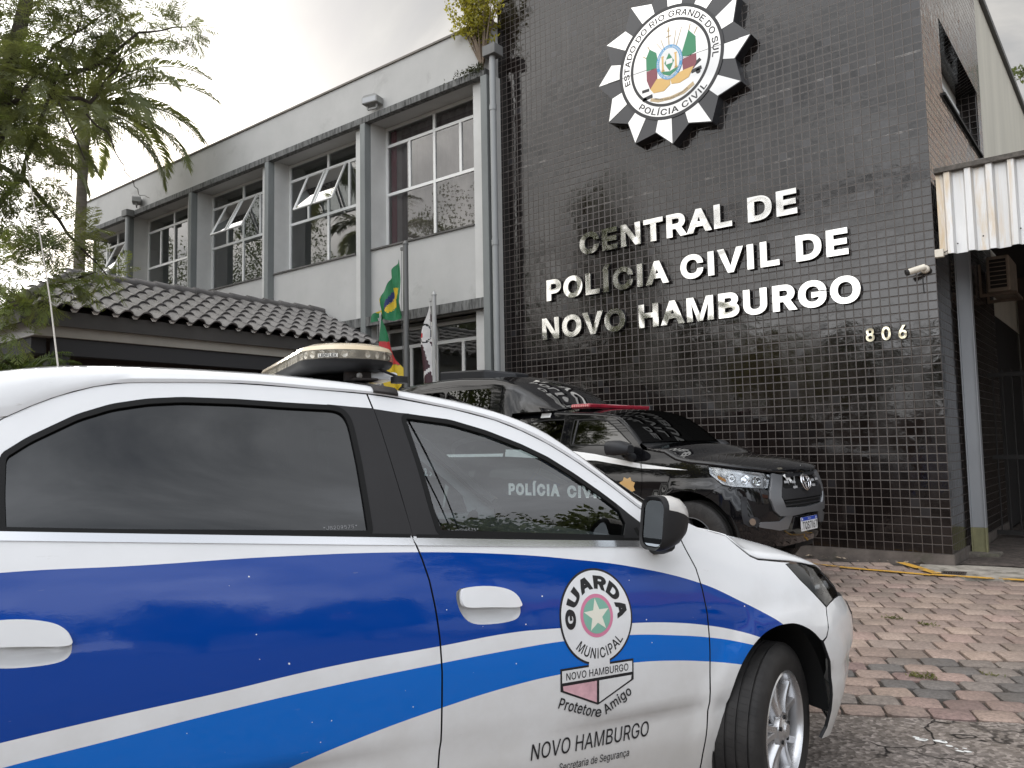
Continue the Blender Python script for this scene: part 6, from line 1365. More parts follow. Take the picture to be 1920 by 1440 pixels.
def wheel(x, y, z, rot, R, Wd, Rr, parent, name='wheel', tyre=None, rim=None, **kw):
    o = empty(name, (x, y, z)); o.rotation_euler = (0, 0, rot); o.parent = parent
    make_tyre(R, Wd, Rr, o, tyre or M_tyre); make_rim(Rr, o, rim or M_alloy, **kw); return o
ST = math.radians(27)
wheel(0, 0.0, 0.315, ST, 0.317, 0.195, 0.212, car); wheel(-2.65, 0.03, 0.315, 0, 0.317, 0.195, 0.212, car)
wheel(0, 1.68, 0.315, math.pi+ST, 0.317, 0.195, 0.212, car); wheel(-2.65, 1.65, 0.315, math.pi, 0.317, 0.195, 0.212, car)
# door mirrors
for left in (False, True):
    Y = (lambda v: -v) if not left else (lambda v: -(2*vc-v))
    mr = empty('door_mirror', (-0.60, Y(0.1), 1.13)); mr.parent = car
    ox, oy, oz = -0.60, Y(0.1), 1.13
    def rr(u, v0, v1, z0, z1, r): return [(u-ox+0.010*((z-1.13)/0.08), Y(v)-oy, z-oz) for v, z in rrect(v0, v1, z0, z1, r, 5)]
    secs = [rr(-0.662, 0.046, 0.158, 1.055, 1.212, 0.035), rr(-0.668, 0.038, 0.166, 1.046, 1.222, 0.042), rr(-0.650, 0.034, 0.172, 1.043, 1.226, 0.045), rr(-0.615, 0.034, 0.170, 1.046, 1.224, 0.05), rr(-0.575, 0.038, 0.160, 1.056, 1.214, 0.052), rr(-0.545, 0.046, 0.142, 1.074, 1.195, 0.046), rr(-0.527, 0.060, 0.122, 1.098, 1.170, 0.03)]
    w = MB(); w.grid(secs, close=True); n = len(secs[0]); w.f.append(tuple(6*n+i for i in range(n))); w.m.append(0)
    w.m = [1 if (sum(w.v[i][2] for i in f)/len(f) > 0.014 and sum(w.v[i][0] for i in f)/len(f) > -0.044) else 0 for f in w.f]
    w.build('mirror_housing', [M_plast, M_white], mr, smooth=50, recalc=True)
    w = MB(); w.add(rr(-0.659, 0.048, 0.156, 1.058, 1.209, 0.034), [tuple(range(24))]); w.build('mirror_glass', M('mirror_silver', (0.30, 0.32, 0.33), 0.02, 1.0), mr)
    w = MB(); w.tube([(0.04, Y(-0.04)-oy, -0.095), (0.03, Y(0.02)-oy, -0.090), (0.02, Y(0.08)-oy, -0.075)], [0.03, 0.026, 0.024], 10); w.build('mirror_arm', M_plast, mr, smooth=60)
# light bar on its straps
lb = empty('light_bar', (-1.565, 0.84, 1.69)); lb.parent = car
def capsule(hw, hl, n=12, e=0.85):
    o = []
    for sgn in (-1, 1):
        for i in range(n+1):
            a = math.pi*i/n; o.append((sgn*hw*math.cos(a)*1.0, sgn*(hl-hw*e)+sgn*hw*e*math.sin(a)))
    return o
HL = 0.55
def layer(hw, dl, z): return [(x, y, z) for x, y in capsule(hw, HL-dl)]
w = MB(); w.grid([layer(0.12, 0.06, -0.022), layer(0.155, 0.012, -0.006), layer(0.163, 0.004, 0.006), layer(0.164, 0.003, 0.014)], close=True); n = len(capsule(.1, .5)); w.f.append(tuple(range(n))[::-1]); w.m.append(0); w.f.append(tuple(3*n+i for i in range(n))); w.m.append(0)
w.build('bar_base', M_plast, lb, smooth=40, recalc=True)
M_amber = M('cream_polycarbonate', (0.66, 0.55, 0.38), 0.22, coat=0.6, var=0.15, vscale=6.0, dirt=((0.45, 0.36, 0.24), 5.0, 0.6))
def lens_mat():
    m = bpy.data.materials.new('clear_lens'); nt = nodes_of(m); t = N(nt, 'ShaderNodeBsdfTransparent'); t.inputs[0].default_value = (0.93, 0.90, 0.84, 1)
    b = N(nt, 'ShaderNodeBsdfPrincipled'); b.inputs['Base Color'].default_value = (0.75, 0.68, 0.55, 1); b.inputs['Roughness'].default_value = 0.08
    P = obj_node(nt); n = noise_n(nt, P, 25.0, 4.0); mx = N(nt, 'ShaderNodeMixShader'); L(nt, ramp_n(nt, n.outputs[0], [(0.35, 0.14), (0.65, 0.34)]), mx.inputs[0]); L(nt, t.outputs[0], mx.inputs[1]); L(nt, b.outputs[0], mx.inputs[2])
    o = N(nt, 'ShaderNodeOutputMaterial'); L(nt, mx.outputs[0], o.inputs[0]); return m
M_lens2 = lens_mat()
w = MB(); w.grid([layer(0.164, 0.003, 0.0145), layer(0.166, 0.001, 0.02), layer(0.163, 0.004, 0.045)], close=True); w.build('lens', M_lens2, lb, smooth=30)
w = MB(); w.grid([layer(0.163, 0.004, 0.0455), layer(0.155, 0.012, 0.060), layer(0.125, 0.042, 0.071), layer(0.06, 0.107, 0.077), layer(0.02, 0.16, 0.078)], close=True); w.f.append(tuple(4*n+i for i in range(n))); w.m.append(0); w.build('lens_top', M_amber, lb, smooth=30, recalc=True)
M_led = M('led_reflector', (0.55, 0.56, 0.58), 0.25, 0.9); M_ledd = M('led_board', (0.05, 0.05, 0.055), 0.5)
w = MB(); cap_ = capsule(0.146, HL-0.02); 
w.grid([[(x, y, 0.016) for x, y in cap_], [(x, y, 0.046) for x, y in cap_]], close=True); w.build('led_board', M_ledd, lb, smooth=40)
dc = dense(cap_, 0.030)
w = MB()
for i, (x, y) in enumerate(dc):
    x2, y2 = dc[(i+1) % len(dc)]; t = Vector((x2-x, y2-y, 0)).normalized(); nn_ = Vector((t.y, -t.x, 0))
    if nn_.dot(Vector((x, y*0.2, 0))) < 0 and abs(x) > 0.01: nn_ = -nn_
    if abs(x) <= 0.01 and nn_.y*y < 0: nn_ = -nn_
    if i % 7 == 6: continue
    c = Vector((x, y, 0.031))+nn_*0.002; b0 = len(w.v)
    ring_ = [c+nn_*0.006+t*(0.011*math.cos(a))+Vector((0, 0, 0.0125*math.sin(a))) for a in [2*math.pi*k/10 for k in range(10)]]
    w.add([c]+ring_, [(0, 1+k, 1+(k+1) % 10) for k in range(10)])
w.build('led_row', M_led, lb, smooth=30)
w = MB(); yL = -(HL-0.02)
vs, fs = text_fit('LEDFLEX', 0, 0.062, 0, 0.011, 0.03)
def endmap(t, z):
    # along the rounded right end of the bar, from its rear corner forwards
    a = t; hw = 0.167; e = 0.85; x = -hw*math.cos(a); return (x, -(HL-0.0-hw*e)-hw*e*math.sin(a)-0.0015, z)
def strip_on_end(t0, t1, z0, z1, mb, k=8):
    mb.grid([[endmap(t0+(t1-t0)*i/k, z) for i in range(k+1)] for z in (z0, z1)])
w2 = MB(); strip_on_end(0.75, 1.18, 0.018, 0.031, w2); w2.build('maker_plate', M('pale_label', (0.7, 0.68, 0.62), 0.5), lb, smooth=60)
w.add([Vector(endmap(0.775+x/0.062*0.38, 0.019+z))+Vector((0, -0.0012, 0)) for x, z in vs], fs); w.build('maker_lettering', M_blk, lb)
for sy in (-1, 1):
    w = MB(); yb = sy*(HL-0.10)
    w.box(-0.02, 0.075, yb-0.012, yb+0.012, -0.055, -0.018); w.box(0.0, 0.09, yb-0.05, yb+0.05, -0.055, -0.046); w.build('mounting_foot', M('rusty_black_bracket', (0.028, 0.022, 0.020), 0.85, var=0.5, vscale=40, dirt=((0.09, 0.045, 0.025), 30.0, 0.55)), lb, bevel=0.004)
    w = MB(); w.lathe([(0, -0.002), (0.011, -0.001), (0.011, 0.006)], 8, 'y', (0.03, yb-0.0125*1-0.004 if sy < 0 else yb+0.016, -0.036)); w.build('mounting_bolt', M('steel_bolt', (0.3, 0.29, 0.28), 0.4, 0.8), lb)
# strap round the roof edge
M_strap = M('worn_rubber_strap', (0.030, 0.026, 0.025), 0.7, var=0.4, vscale=30, dirt=((0.10, 0.05, 0.03), 25.0, 0.58), bump=0.3, bscale=60)
for left in (False, True):
    w = MB(); sw = []
    for u in (-1.535, -1.495, -1.452):
        b = band(u); pts = [p+Vector((0, 0.004, 0.001)) for p in b[1:]]+[Vector((u-0.02, b[-1].y-0.06, b[-1].z+0.012)), Vector((u-0.03, b[-1].y-0.10, b[-1].z+0.022))]
        pts = [p+Vector((0, 0.0, 0.0035)) for p in pts]; sw.append([(p.x, -(p.y if not left else 2*vc-p.y), p.z) for p in pts])
    w.grid(sw); o = w.build('roof_strap', M_strap, car, smooth=40); md = o.modifiers.new('thickness', 'SOLIDIFY'); md.thickness = 0.006; md.offset = 0
w = MB(); w.lathe([(0.0, -0.06), (0.05, -0.06), (0.055, -0.03), (0.075, -0.02), (0.09, 0.0), (0.09, 0.006), (0.0, 0.006)], 20, 'z', (-1.55, 0.62, 1.664)); w.build('siren_horn', M_plast, car, smooth=40)
w = MB(); w.lathe([(0.0, 0.0), (0.03, 0.0), (0.03, 0.022), (0.008, 0.026), (0.0, 0.026)], 16, 'z', (-1.40, 0.345, 1.628)); w.tube([(-1.405, 0.345, 1.65), (-1.47, 0.36, 1.678), (-1.53, 0.38, 1.70)], 0.005, 6); w.build('antenna_base', M_plast, car, smooth=40)
w = MB(); w.box(-1.50, -1.385, 0.40, 0.85, 1.645, 1.672); w.build('under_tray', M_white, car, bevel=0.01)
w = MB(); w.tube([(-2.47, 0.84, 1.69), (-2.50, 0.84, 1.93), (-2.535, 0.84, 2.15), (-2.585, 0.84, 2.42)], [0.0034, 0.0028, 0.0024, 0.0018], 6); w.build('whip_antenna', M('pale_fibre_rod', (0.55, 0.52, 0.47), 0.5), car, smooth=60)
# cabin
w = MB(); w.box(-0.95, -0.45, 0.12, 1.56, 0.72, 0.96); w.box(-0.75, -0.42, 0.14, 1.54, 0.96, 1.03); w.build('dashboard', M_liner, car, bevel=0.05, seg=3)
w = MB()
ring_ = [(-1.02+0.10*math.sin(a)*0.3, 1.20+0.18*math.cos(a), 0.98+0.18*math.sin(a)) for a in [2*math.pi*k/28 for k in range(29)]]; w.tube(ring_, 0.014, 8, cap=False); w.bar((-1.03, 1.03, 0.98), (-1.03, 1.37, 0.98), 0.03, 0.02); w.build('steering_wheel', M_plast, car, smooth=60)
def seat(x, y0, y1, heads, nm):
    o = empty(nm, (x, (y0+y1)/2, 0.3)); o.parent = car; w = MB(); hw = (y1-y0)/2
    w.box(-0.05, 0.46, -hw, hw, 0.05, 0.27); w.build('seat_cushion', M_seat, o, bevel=0.06, seg=3)
    w = MB()
    secs = []
    for t, z, th, k in ((0, 0.22, 0.10, 1.0), (1, 0.50, 0.095, 1.0), (2, 0.74, 0.075, 0.92), (3, 0.83, 0.05, 0.75)):
        xx = -0.03-0.17*(z-0.22)/0.6; secs.append([(xx+a, b*hw*k, z) for a, b in ((th, -0.8), (th*0.6, -1), (-th, -0.9), (-th, 0.9), (th*0.6, 1), (th, 0.8))])
    w.grid(secs, close=True); w.f.append(tuple(18+i for i in range(6))); w.m.append(0); w.build('seat_back', M_seat, o, smooth=60, bevel=0.02, recalc=True)
    for hy in heads:
        w = MB(); secs = []
        for z, th, k in ((0.86, 0.035, 0.10), (0.89, 0.055, 0.128), (0.97, 0.06, 0.13), (1.03, 0.05, 0.118), (1.055, 0.028, 0.09)):
            secs.append([(-0.20+a*th, hy+k*b, z) for a, b in ((1, -0.75), (0.5, -1), (-0.7, -0.95), (-1, -0.6), (-1, 0.6), (-0.7, 0.95), (0.5, 1), (1, 0.75))])
        w.grid(secs, close=True); w.f.append(tuple(32+i for i in range(8))); w.m.append(0); w.f.append(tuple(reversed(range(8)))); w.m.append(0)
        w.tube([(-0.20, hy-0.05, 0.80), (-0.20, hy-0.05, 0.88)], 0.007, 6); w.tube([(-0.20, hy+0.05, 0.80), (-0.20, hy+0.05, 0.88)], 0.007, 6); w.build('headrest', M_seat, o, smooth=60)
seat(-1.62, 0.22, 0.74, (0,), 'front_seat'); seat(-1.62, 0.94, 1.46, (0,), 'front_seat'); seat(-2.48, 0.20, 1.48, (-0.42, 0.0, 0.42), 'rear_seat')
# the badge and lettering on the door
CXE, CZE, RE_ = -0.845, 0.832, 0.1535
w = MB()
def bc(a, b, k=1.0): return (CXE+a*k, CZE+b*k)
bd_out = [(CXE+RE_*0.925*math.cos(t), CZE+RE_*math.sin(t)) for t in [math.radians(-76+332*i/60) for i in range(61)]]
bnr = [(-0.707-0.003, 0.680), (-0.707-0.003, 0.612), (-0.851, 0.549), (-0.993, 0.612), (-0.993, 0.683)]
full = [p for p in bd_out[::1]]
# outline, starting right of the neck: circle anticlockwise to the left of the neck, then the banner
outer = bd_out+[(-0.880, 0.683)]+[(-0.993, 0.683), (-0.993, 0.612), (-0.851, 0.549), (-0.710, 0.612), (-0.710, 0.681), (-0.811, 0.682)]
skin_shapes(w, [outer], 0.0012); bg_ = w.build('door_badge', M_blk, [o for o in car.children if o.name.startswith('front_door')][0], smooth=180)
FD = bg_.parent
BL = 0.007
inner = [(CXE+(RE_-BL)*0.925*math.cos(t), CZE+(RE_-BL)*math.sin(t)) for t in [math.radians(-73+326*i/60) for i in range(61)]]+[(-0.886, 0.676), (-0.987, 0.676), (-0.987, 0.638), (-0.716, 0.638), (-0.716, 0.674), (-0.805, 0.675)]
w = MB(); skin_shapes(w, [inner], 0.0020); w.build('badge_field', M_white, bg_, smooth=180)
w = MB(); skin_shapes(w, [[(-0.984, 0.628), (-0.856, 0.628), (-0.856, 0.558), (-0.982, 0.614)]], 0.0020); w.build('badge_field', M('faded_pink', (0.70, 0.42, 0.46), 0.4, var=0.25, vscale=14), bg_, smooth=180)
w = MB(); skin_shapes(w, [[(-0.847, 0.628), (-0.719, 0.628), (-0.721, 0.614), (-0.847, 0.557)]], 0.0020); w.build('badge_field', M_white, bg_, smooth=180)
EL = lambda k: [(CXE+k*0.925*math.cos(t), CZE+0.003+k*math.sin(t)) for t in [2*math.pi*i/40 for i in range(40)]]
w = MB(); skin_shapes(w, [EL(0.069)], 0.0027); w.build('badge_ring', M('pink_vinyl', (0.62, 0.20, 0.32), 0.4), bg_, smooth=180)
w = MB(); skin_shapes(w, [EL(0.057)], 0.0033); w.build('badge_disc', M('pale_green_vinyl', (0.20, 0.42, 0.33), 0.4), bg_, smooth=180)
stp = []
for k in range(10):
    a = math.radians(92+36*k); r = 0.055 if k % 2 == 0 else 0.0225; stp.append((CXE+r*0.925*math.cos(a), CZE+0.003+r*math.sin(a)))
w = MB(); skin_shapes(w, [stp], 0.0039); w.build('badge_star', M('cream_vinyl', (0.74, 0.72, 0.62), 0.4), bg_, smooth=180)
def door_arc(body, r, a0, a1, hgt, bold, inward, nm):
    t = MB(); arc_text(t, body, r, a0, a1, hgt, bold, inward, lambda x, z, h: (x*0.925, z, 0), 0); q = [(CXE+p[0], CZE+p[1]) for p in t.v]; w = MB(); skin_mesh(w, q, t.f, 0.0027); w.build(nm, M_blk, bg_)
door_arc('GUARDA', 0.088, 196, -10, 0.043, 0.05, False, 'badge_lettering'); door_arc('MUNICIPAL', 0.133, 224, 322, 0.033, 0.012, True, 'badge_lettering')
def door_text(body, s0, s1, z0, z1, bold, nm, skew=0.0, par=None, off=0.0027, ref='H', arc=0.0):
    vs, fs = text_fit(body, s0, s1, z0, z1, bold, 4, ref); m_ = (s0+s1)/2; hwid = (s1-s0)/2
    q = [(s+skew*(z-z0), z+arc*(((s-m_)/hwid)**2)) for s, z in vs]; w = MB(); skin_mesh(w, q, fs, off); return w.build(nm, M_blk, par or bg_)
door_text('NOVO HAMBURGO', -0.972, -0.732, 0.645, 0.668, 0.008, 'badge_lettering')
def slant_text(body, p0, p1, hgt, nm, bold=0.012):
    vs, fs = text_fit(body, 0, 1, 0, hgt, bold, 4, 'H'); d = Vector((p1[0]-p0[0], p1[1]-p0[1])); l = d.length; d.normalize(); n_ = Vector((-d.y, d.x))
    q = [(p0[0]+d.x*x*l+n_.x*z, p0[1]+d.y*x*l+n_.y*z) for x, z in vs]; w = MB(); skin_mesh(w, q, fs, 0.003); w.build(nm, M_blk, FD)
slant_text('Protetor', (-1.003, 0.562), (-0.868, 0.512), 0.034, 'door_lettering'); slant_text('e', (-0.862, 0.510), (-0.838, 0.509), 0.034, 'door_lettering'); slant_text('Amigo', (-0.820, 0.512), (-0.717, 0.566), 0.034, 'door_lettering')
door_text('NOVO HAMBURGO', -1.092, -0.640, 0.408, 0.458, 0.004, 'door_lettering', 0.10, FD, 0.0032)
door_text('Secretaria de Segurança', -0.985, -0.715, 0.352, 0.378, 0.004, 'door_lettering', 0.0, FD, 0.003)
# glass etching
def glass_text(body, s0, s1, z0, z1, d):
    vs, fs = text_fit(body, s0, s1, z0, z1, 0.0, 3, 'H'); w = MB(); skin_mesh(w, vs, fs, -0.005); w.build('glass_etching', M('etched_grey', (0.25, 0.25, 0.26), 0.8), d)
RDR = [o for o in car.children if o.name.startswith('rear_door')][0]
glass_text('*JB209575*', -1.735, -1.632, 1.166, 1.176, RDR); glass_text('*JB209575*', -1.33, -1.235, 1.132, 1.142, FD)
# ------------------------------------------------------------------ black pickup
PLAN2=[(-5.4,-0.06),(-4.6,-0.01),(-3.0,0.0),(-1.2,0.0),(-0.8,-0.012),(-0.52,-0.04),(-0.34,-0.085),(-0.23,-0.14),(-0.15,-0.21),(-0.095,-0.30),(-0.058,-0.42),(-0.038,-0.58),(-0.028,-0.75),(-0.025,-0.925)]
def _arc(P,i0,s0):
    sl=[0.0]*len(P); sl[i0]=s0
    for i in range(i0+1,len(P)): sl[i]=sl[i-1]+math.hypot(P[i][0]-P[i-1][0],P[i][1]-P[i-1][1])
    for i in range(i0-1,-1,-1): sl[i]=sl[i+1]-math.hypot(P[i][0]-P[i+1][0],P[i][1]-P[i+1][1])
    return sl
_s2=_arc(PLAN2,3,-1.2)
PU2=pchip(_s2,[p[0] for p in PLAN2]); PV2=pchip(_s2,[p[1] for p in PLAN2]); S_END2=_s2[-1]
LOW2=pchip([0.25,0.40,0.55,0.75,0.95,1.08,1.22,1.385],[-0.10,-0.055,-0.02,0.0,0.0,-0.006,-0.022,-0.06])
BELT2=1.385
def surf2(s,z):
    u=PU2(s); v=PV2(s)
    o=LOW2(z) if z<BELT2 else LOW2(BELT2)-0.34*(z-BELT2)-0.15*(z-BELT2)**2
    r=math.hypot(u+0.74,z-0.47)
    o+=0.035*sstep(0.60,0.54,r) if z<1.12 else 0.0
    h=1e-3; tu=PU2(s+h)-PU2(s-h); tv=PV2(s+h)-PV2(s-h); l=math.hypot(tu,tv); nu,nv=-tv/l,tu/l
    lean=sstep(-0.5,0.1,s); f=max(0.0,z-0.85); back=lean*(0.10*f+0.55*f*f+0.35*max(0.0,0.5-z))
    return (u+nu*o-back, v+nv*o, z)
VC2 = -0.925
M_bpaint = M('black_car_paint', (0.005, 0.005, 0.006), 0.45, spec=0.0, coat=1.0, bump=0.02, bscale=4.0, bdist=0.03)
M_bdull = M('dark_grey_plastic', (0.020, 0.0205, 0.023), 0.42, spec=0.3)
M_bez = M('grey_bezel', (0.17, 0.175, 0.185), 0.30, 0.4)
M_gpk = glass_mat('pickup_dark_glass', (0.03, 0.03, 0.032), 0.95, 0.0, 0.015, 0.9, ior=1.7)
M_gpk2 = glass_mat('pickup_windscreen', (0.20, 0.23, 0.23), 0.03, 0.0, 0.0, 1.0)
M_wdec = M('white_decal', (0.78, 0.78, 0.77), 0.4, coat=0.4); M_gdec = M('gold_decal', (0.55, 0.34, 0.13), 0.4, coat=0.4)
pk = tag(empty('pickup_truck', (-2.680, 6.923, 0), math.radians(-3)), 'black police pickup with a camper shell and red light bar, parked along the tile wall', 'pickup')
def P2(name, outline, mats, parent, **kw):
    os_ = []
    for left in (False, True):
        k2 = dict(kw); 
        if left: k2['step'] = max(0.1, kw.get('step', 0.06)*1.6)
        par = parent[1] if (left and isinstance(parent, tuple)) else (parent[0] if isinstance(parent, tuple) else parent)
        os_.append(panel(name, outline, mats, par, left=left, skin=surf2, vc=VC2, **k2))
    return tuple(os_)
FW2 = [(-2.215,1.395),(-2.235,1.50),(-2.235,1.672),(-2.217,1.683),(-1.893,1.679),(-1.800,1.662),(-1.690,1.60),(-1.580,1.52),(-1.431,1.403),(-1.68,1.388)]
RW2 = [(-3.05,1.40),(-3.02,1.55),(-2.90,1.66),(-2.84,1.68),(-2.60,1.694),(-2.365,1.692),(-2.352,1.672),(-2.352,1.395)]
ARC2 = [(-0.80+0.475*math.cos(math.radians(a)), 0.475+0.475*math.sin(math.radians(a))) for a in range(0, 181, 12)]
fr = [p for p in ARC2 if p[0] > -0.62 and p[1] > 0.47]; bk = [p for p in ARC2 if p[0] <= -0.62]
door_f = P2('front_door', [(-1.312,0.42),(-1.306,0.888),(-1.288,1.02),(-1.302,1.345),(-1.365,1.415),(-1.434,1.481),(-1.545,1.576),(-1.694,1.672),(-1.836,1.70),(-2.289,1.737),(-2.287,1.6),(-2.275,1.38),(-2.283,0.42)], M_bpaint, pk, holes=[FW2], step=0.06)
door_r = P2('rear_door', [(-2.289,0.42),(-2.281,1.38),(-2.293,1.6),(-2.296,1.737),(-2.68,1.755),(-2.951,1.737),(-3.08,1.70),(-3.14,1.55),(-3.15,1.3),(-3.15,0.75),(-3.22,0.42)], M_bpaint, pk, holes=[RW2], step=0.06)
P2('front_window', inset(FW2, 0.008), M_gpk, door_f, off=-0.006, step=0.12, edge=0); P2('rear_window', inset(RW2, 0.008), M_gpk, door_r, off=-0.006, step=0.12, edge=0)
P2('window_seal', FW2, M_rubber, door_f, holes=[inset(FW2, 0.014)], off=0.001, step=0.2, edge=0.004); P2('window_seal', RW2, M_rubber, door_r, holes=[inset(RW2, 0.014)], off=0.001, step=0.2, edge=0.004)
P2('window_divider', [(-2.195,1.398),(-2.175,1.398),(-2.165,1.681),(-2.188,1.682)], M_bdull, door_f, off=0.001, step=0.1, edge=0.004)
for d, s in ((door_f, -2.12), (door_r, -3.02)):
    P2('door_handle', rrect(s, s+0.19, 1.085, 1.125, 0.018), M_bpaint, d, off=0.022, step=0.04, edge=0.03)
P2('front_wing', [(-1.306,0.42),(-1.300,0.888),(-1.282,1.02),(-1.296,1.345),(-1.25,1.335),(-1.049,1.306),(-0.923,1.238),(-0.762,1.203),(-0.578,1.188),(-0.578,1.178),(-0.567,1.107),(-0.445,1.013),(-0.60,0.905)]+bk+[(-1.275,0.42)], M_bpaint, pk, step=0.06, edge=0.03)
P2('bed_side', [(-3.156,0.75),(-3.156,1.33),(-5.24,1.33),(-5.27,0.62),(-4.36,0.50)]+[(-3.86+0.475*math.cos(math.radians(a)), 0.475+0.475*math.sin(math.radians(a))) for a in range(176, 5, -12)]+[(-3.38,0.45),(-3.226,0.45)], M_bpaint, pk, step=0.09)
# bumper corner, lamps, grille
bmp = P2('front_bumper', fr[::-1][::-1]+[]+[(-0.603,0.898),(-0.45,1.008),(-0.357,0.99),(-0.061,0.972),(-0.012,0.95),(-0.026,0.876),(0.02,0.765),(0.085,0.712),(0.27,0.70),(S_END2,0.69),(S_END2,0.42),(0.3,0.42),(0.05,0.44),(-0.25,0.47),(-0.325,0.50)], M_bpaint, pk, step=0.05, edge=0.03)
HL2 = [(-0.575,1.178),(-0.302,1.143),(-0.04,1.114),(0.075,1.092),(-0.012,0.978),(-0.061,0.980),(-0.357,0.997),(-0.441,1.016),(-0.564,1.109)]
hl2 = P2('headlight', HL2, M('lamp_body', (0.42, 0.42, 0.43), 0.25, 0.85, var=0.35, vscale=9.0, bump=0.6, bscale=14.0), pk, off=-0.04, step=0.05, edge=0)
P2('headlight_lens', HL2, glass_mat('clear_lamp_glass', (0.90, 0.92, 0.93), 0.95, 0.01), hl2, off=0.002, step=0.04, edge=0.04)
for i, left in ((0, False), (1, True)):
    for s_, z_, r_ in ((-0.22, 1.058, 0.042), (-0.10, 1.042, 0.044), (-0.36, 1.075, 0.035)):
        w = MB(); c0 = Vector(skin_pt(s_, z_, -0.039, surf2, left, VC2)); c1 = Vector(skin_pt(s_, z_, -0.012, surf2, left, VC2)); ax = c1-c0
        w.tube([c0, c0+ax*.5, c1], [r_*0.4, r_*0.8, r_], 18, cap=False); w.tube([c0, c0+ax*.4], [r_*.35, r_*.3], 12); w.build('reflector', M('bright_reflector', (0.82, 0.82, 0.83), 0.08, 1.0), hl2[i], smooth=60)
    w = MB(); skin_shapes(w, [[(-0.50,1.10),(-0.42,1.06),(-0.42,1.035),(-0.50,1.07)]], -0.036, surf2, left=left, vc=VC2); w.build('indicator', M('amber_indicator', (0.6, 0.25, 0.04), 0.3), hl2[i])
P2('grille_bezel', [(0.10,1.102),(0.245,1.076),(0.150,0.945),(0.128,0.887),(0.190,0.787),(S_END2,0.77),(S_END2,0.715),(0.26,0.705),(0.094,0.717),(0.03,0.765),(-0.018,0.878),(-0.002,0.95)], M_bez, pk, off=0.018, step=0.05, edge=0.03)
grl = P2('grille', [(0.245,1.074),(0.155,0.945),(0.133,0.887),(0.193,0.790),(S_END2,0.772),(S_END2,1.072)], M_hole, pk, off=-0.015, step=0.06, edge=0)
P2('grille_bar', [(0.20,1.092),(0.26,1.060),(S_END2,1.060),(S_END2,1.092)], M_bdull, grl, off=0.016, step=0.05, edge=0.03)
P2('grille_bar', [(0.185,0.975),(0.16,0.945),(0.14,0.90),(0.155,0.86),(S_END2,0.86),(S_END2,0.955),(0.23,0.958)], M_bdull, grl, off=0.014, step=0.05, edge=0.03)
for z in (0.80, 0.835):
    P2('grille_slat', [(0.21,z),(S_END2,z),(S_END2,z+0.012),(0.20,z+0.012)], M_bdull, grl, off=0.002, step=0.08, edge=0.015)
# flashers in the grille and the maker's ring
def front_pt(s, z, off): return Vector(skin_pt(s, z, off, surf2, False, VC2))
for s_, z_ in ((0.27, 1.015), (0.40, 1.010), (0.41, 0.963)):
    for left in (False, True):
        w = MB(); ss, zz2 = 0.045, 0.011
        skin_shapes(w, [rrect(s_-ss, s_+ss, z_-zz2, z_+zz2, 0.008)], 0.022, surf2, left=left, vc=VC2); w.build('strobe_lamp', M('strobe_white', (0.70, 0.71, 0.73), 0.2, 0.5), grl[1 if left else 0])
w = MB()
cx_, cz_ = S_END2, 0.995
def ell(rx, rz, t, n=36): 
    c = [front_pt(cx_+rx*math.cos(2*math.pi*k/n), cz_+rz*math.sin(2*math.pi*k/n), 0.040) for k in range(n+1)]; return c
for q in (ell(0.100, 0.068, 0), [front_pt(cx_+0.045*math.cos(2*math.pi*k/30), cz_+0.004+0.062*math.sin(2*math.pi*k/30), 0.042) for k in range(31)], [front_pt(cx_+0.080*math.cos(2*math.pi*k/30), cz_+0.028+0.030*math.sin(2*math.pi*k/30), 0.044) for k in range(31)]):
    w.tube(q, 0.0085, 8, cap=False)
w.build('maker_emblem', M('bright_chrome', (0.72, 0.72, 0.74), 0.08, 1.0), grl[0], smooth=60)
# fog lamps, lower bright lip
P2('fog_surround', [(-0.285,0.905),(-0.228,0.900),(-0.240,0.80),(-0.235,0.72),(-0.150,0.715),(-0.125,0.69),(-0.128,0.655),(-0.155,0.632),(-0.225,0.634),(-0.270,0.665),(-0.285,0.74)], M_bdull, bmp, off=0.012, step=0.05, edge=0.02)
for left in (False, True):
    w = MB(); c0 = Vector(skin_pt(-0.205, 0.676, 0.008, surf2, left, VC2)); c1 = Vector(skin_pt(-0.205, 0.676, 0.022, surf2, left, VC2)); w.tube([c0, c1], [0.03, 0.032], 18); w.build('fog_lamp', M('fog_glass', (0.16, 0.155, 0.13), 0.1, 0.3, coat=1), bmp[1 if left else 0], smooth=40)
P2('lower_lip', [(-0.14,0.672),(0.10,0.668),(0.20,0.715),(0.32,0.712),(0.24,0.59),(0.10,0.585),(-0.14,0.628)], M_bez, bmp, off=0.012, step=0.05, edge=0.02)
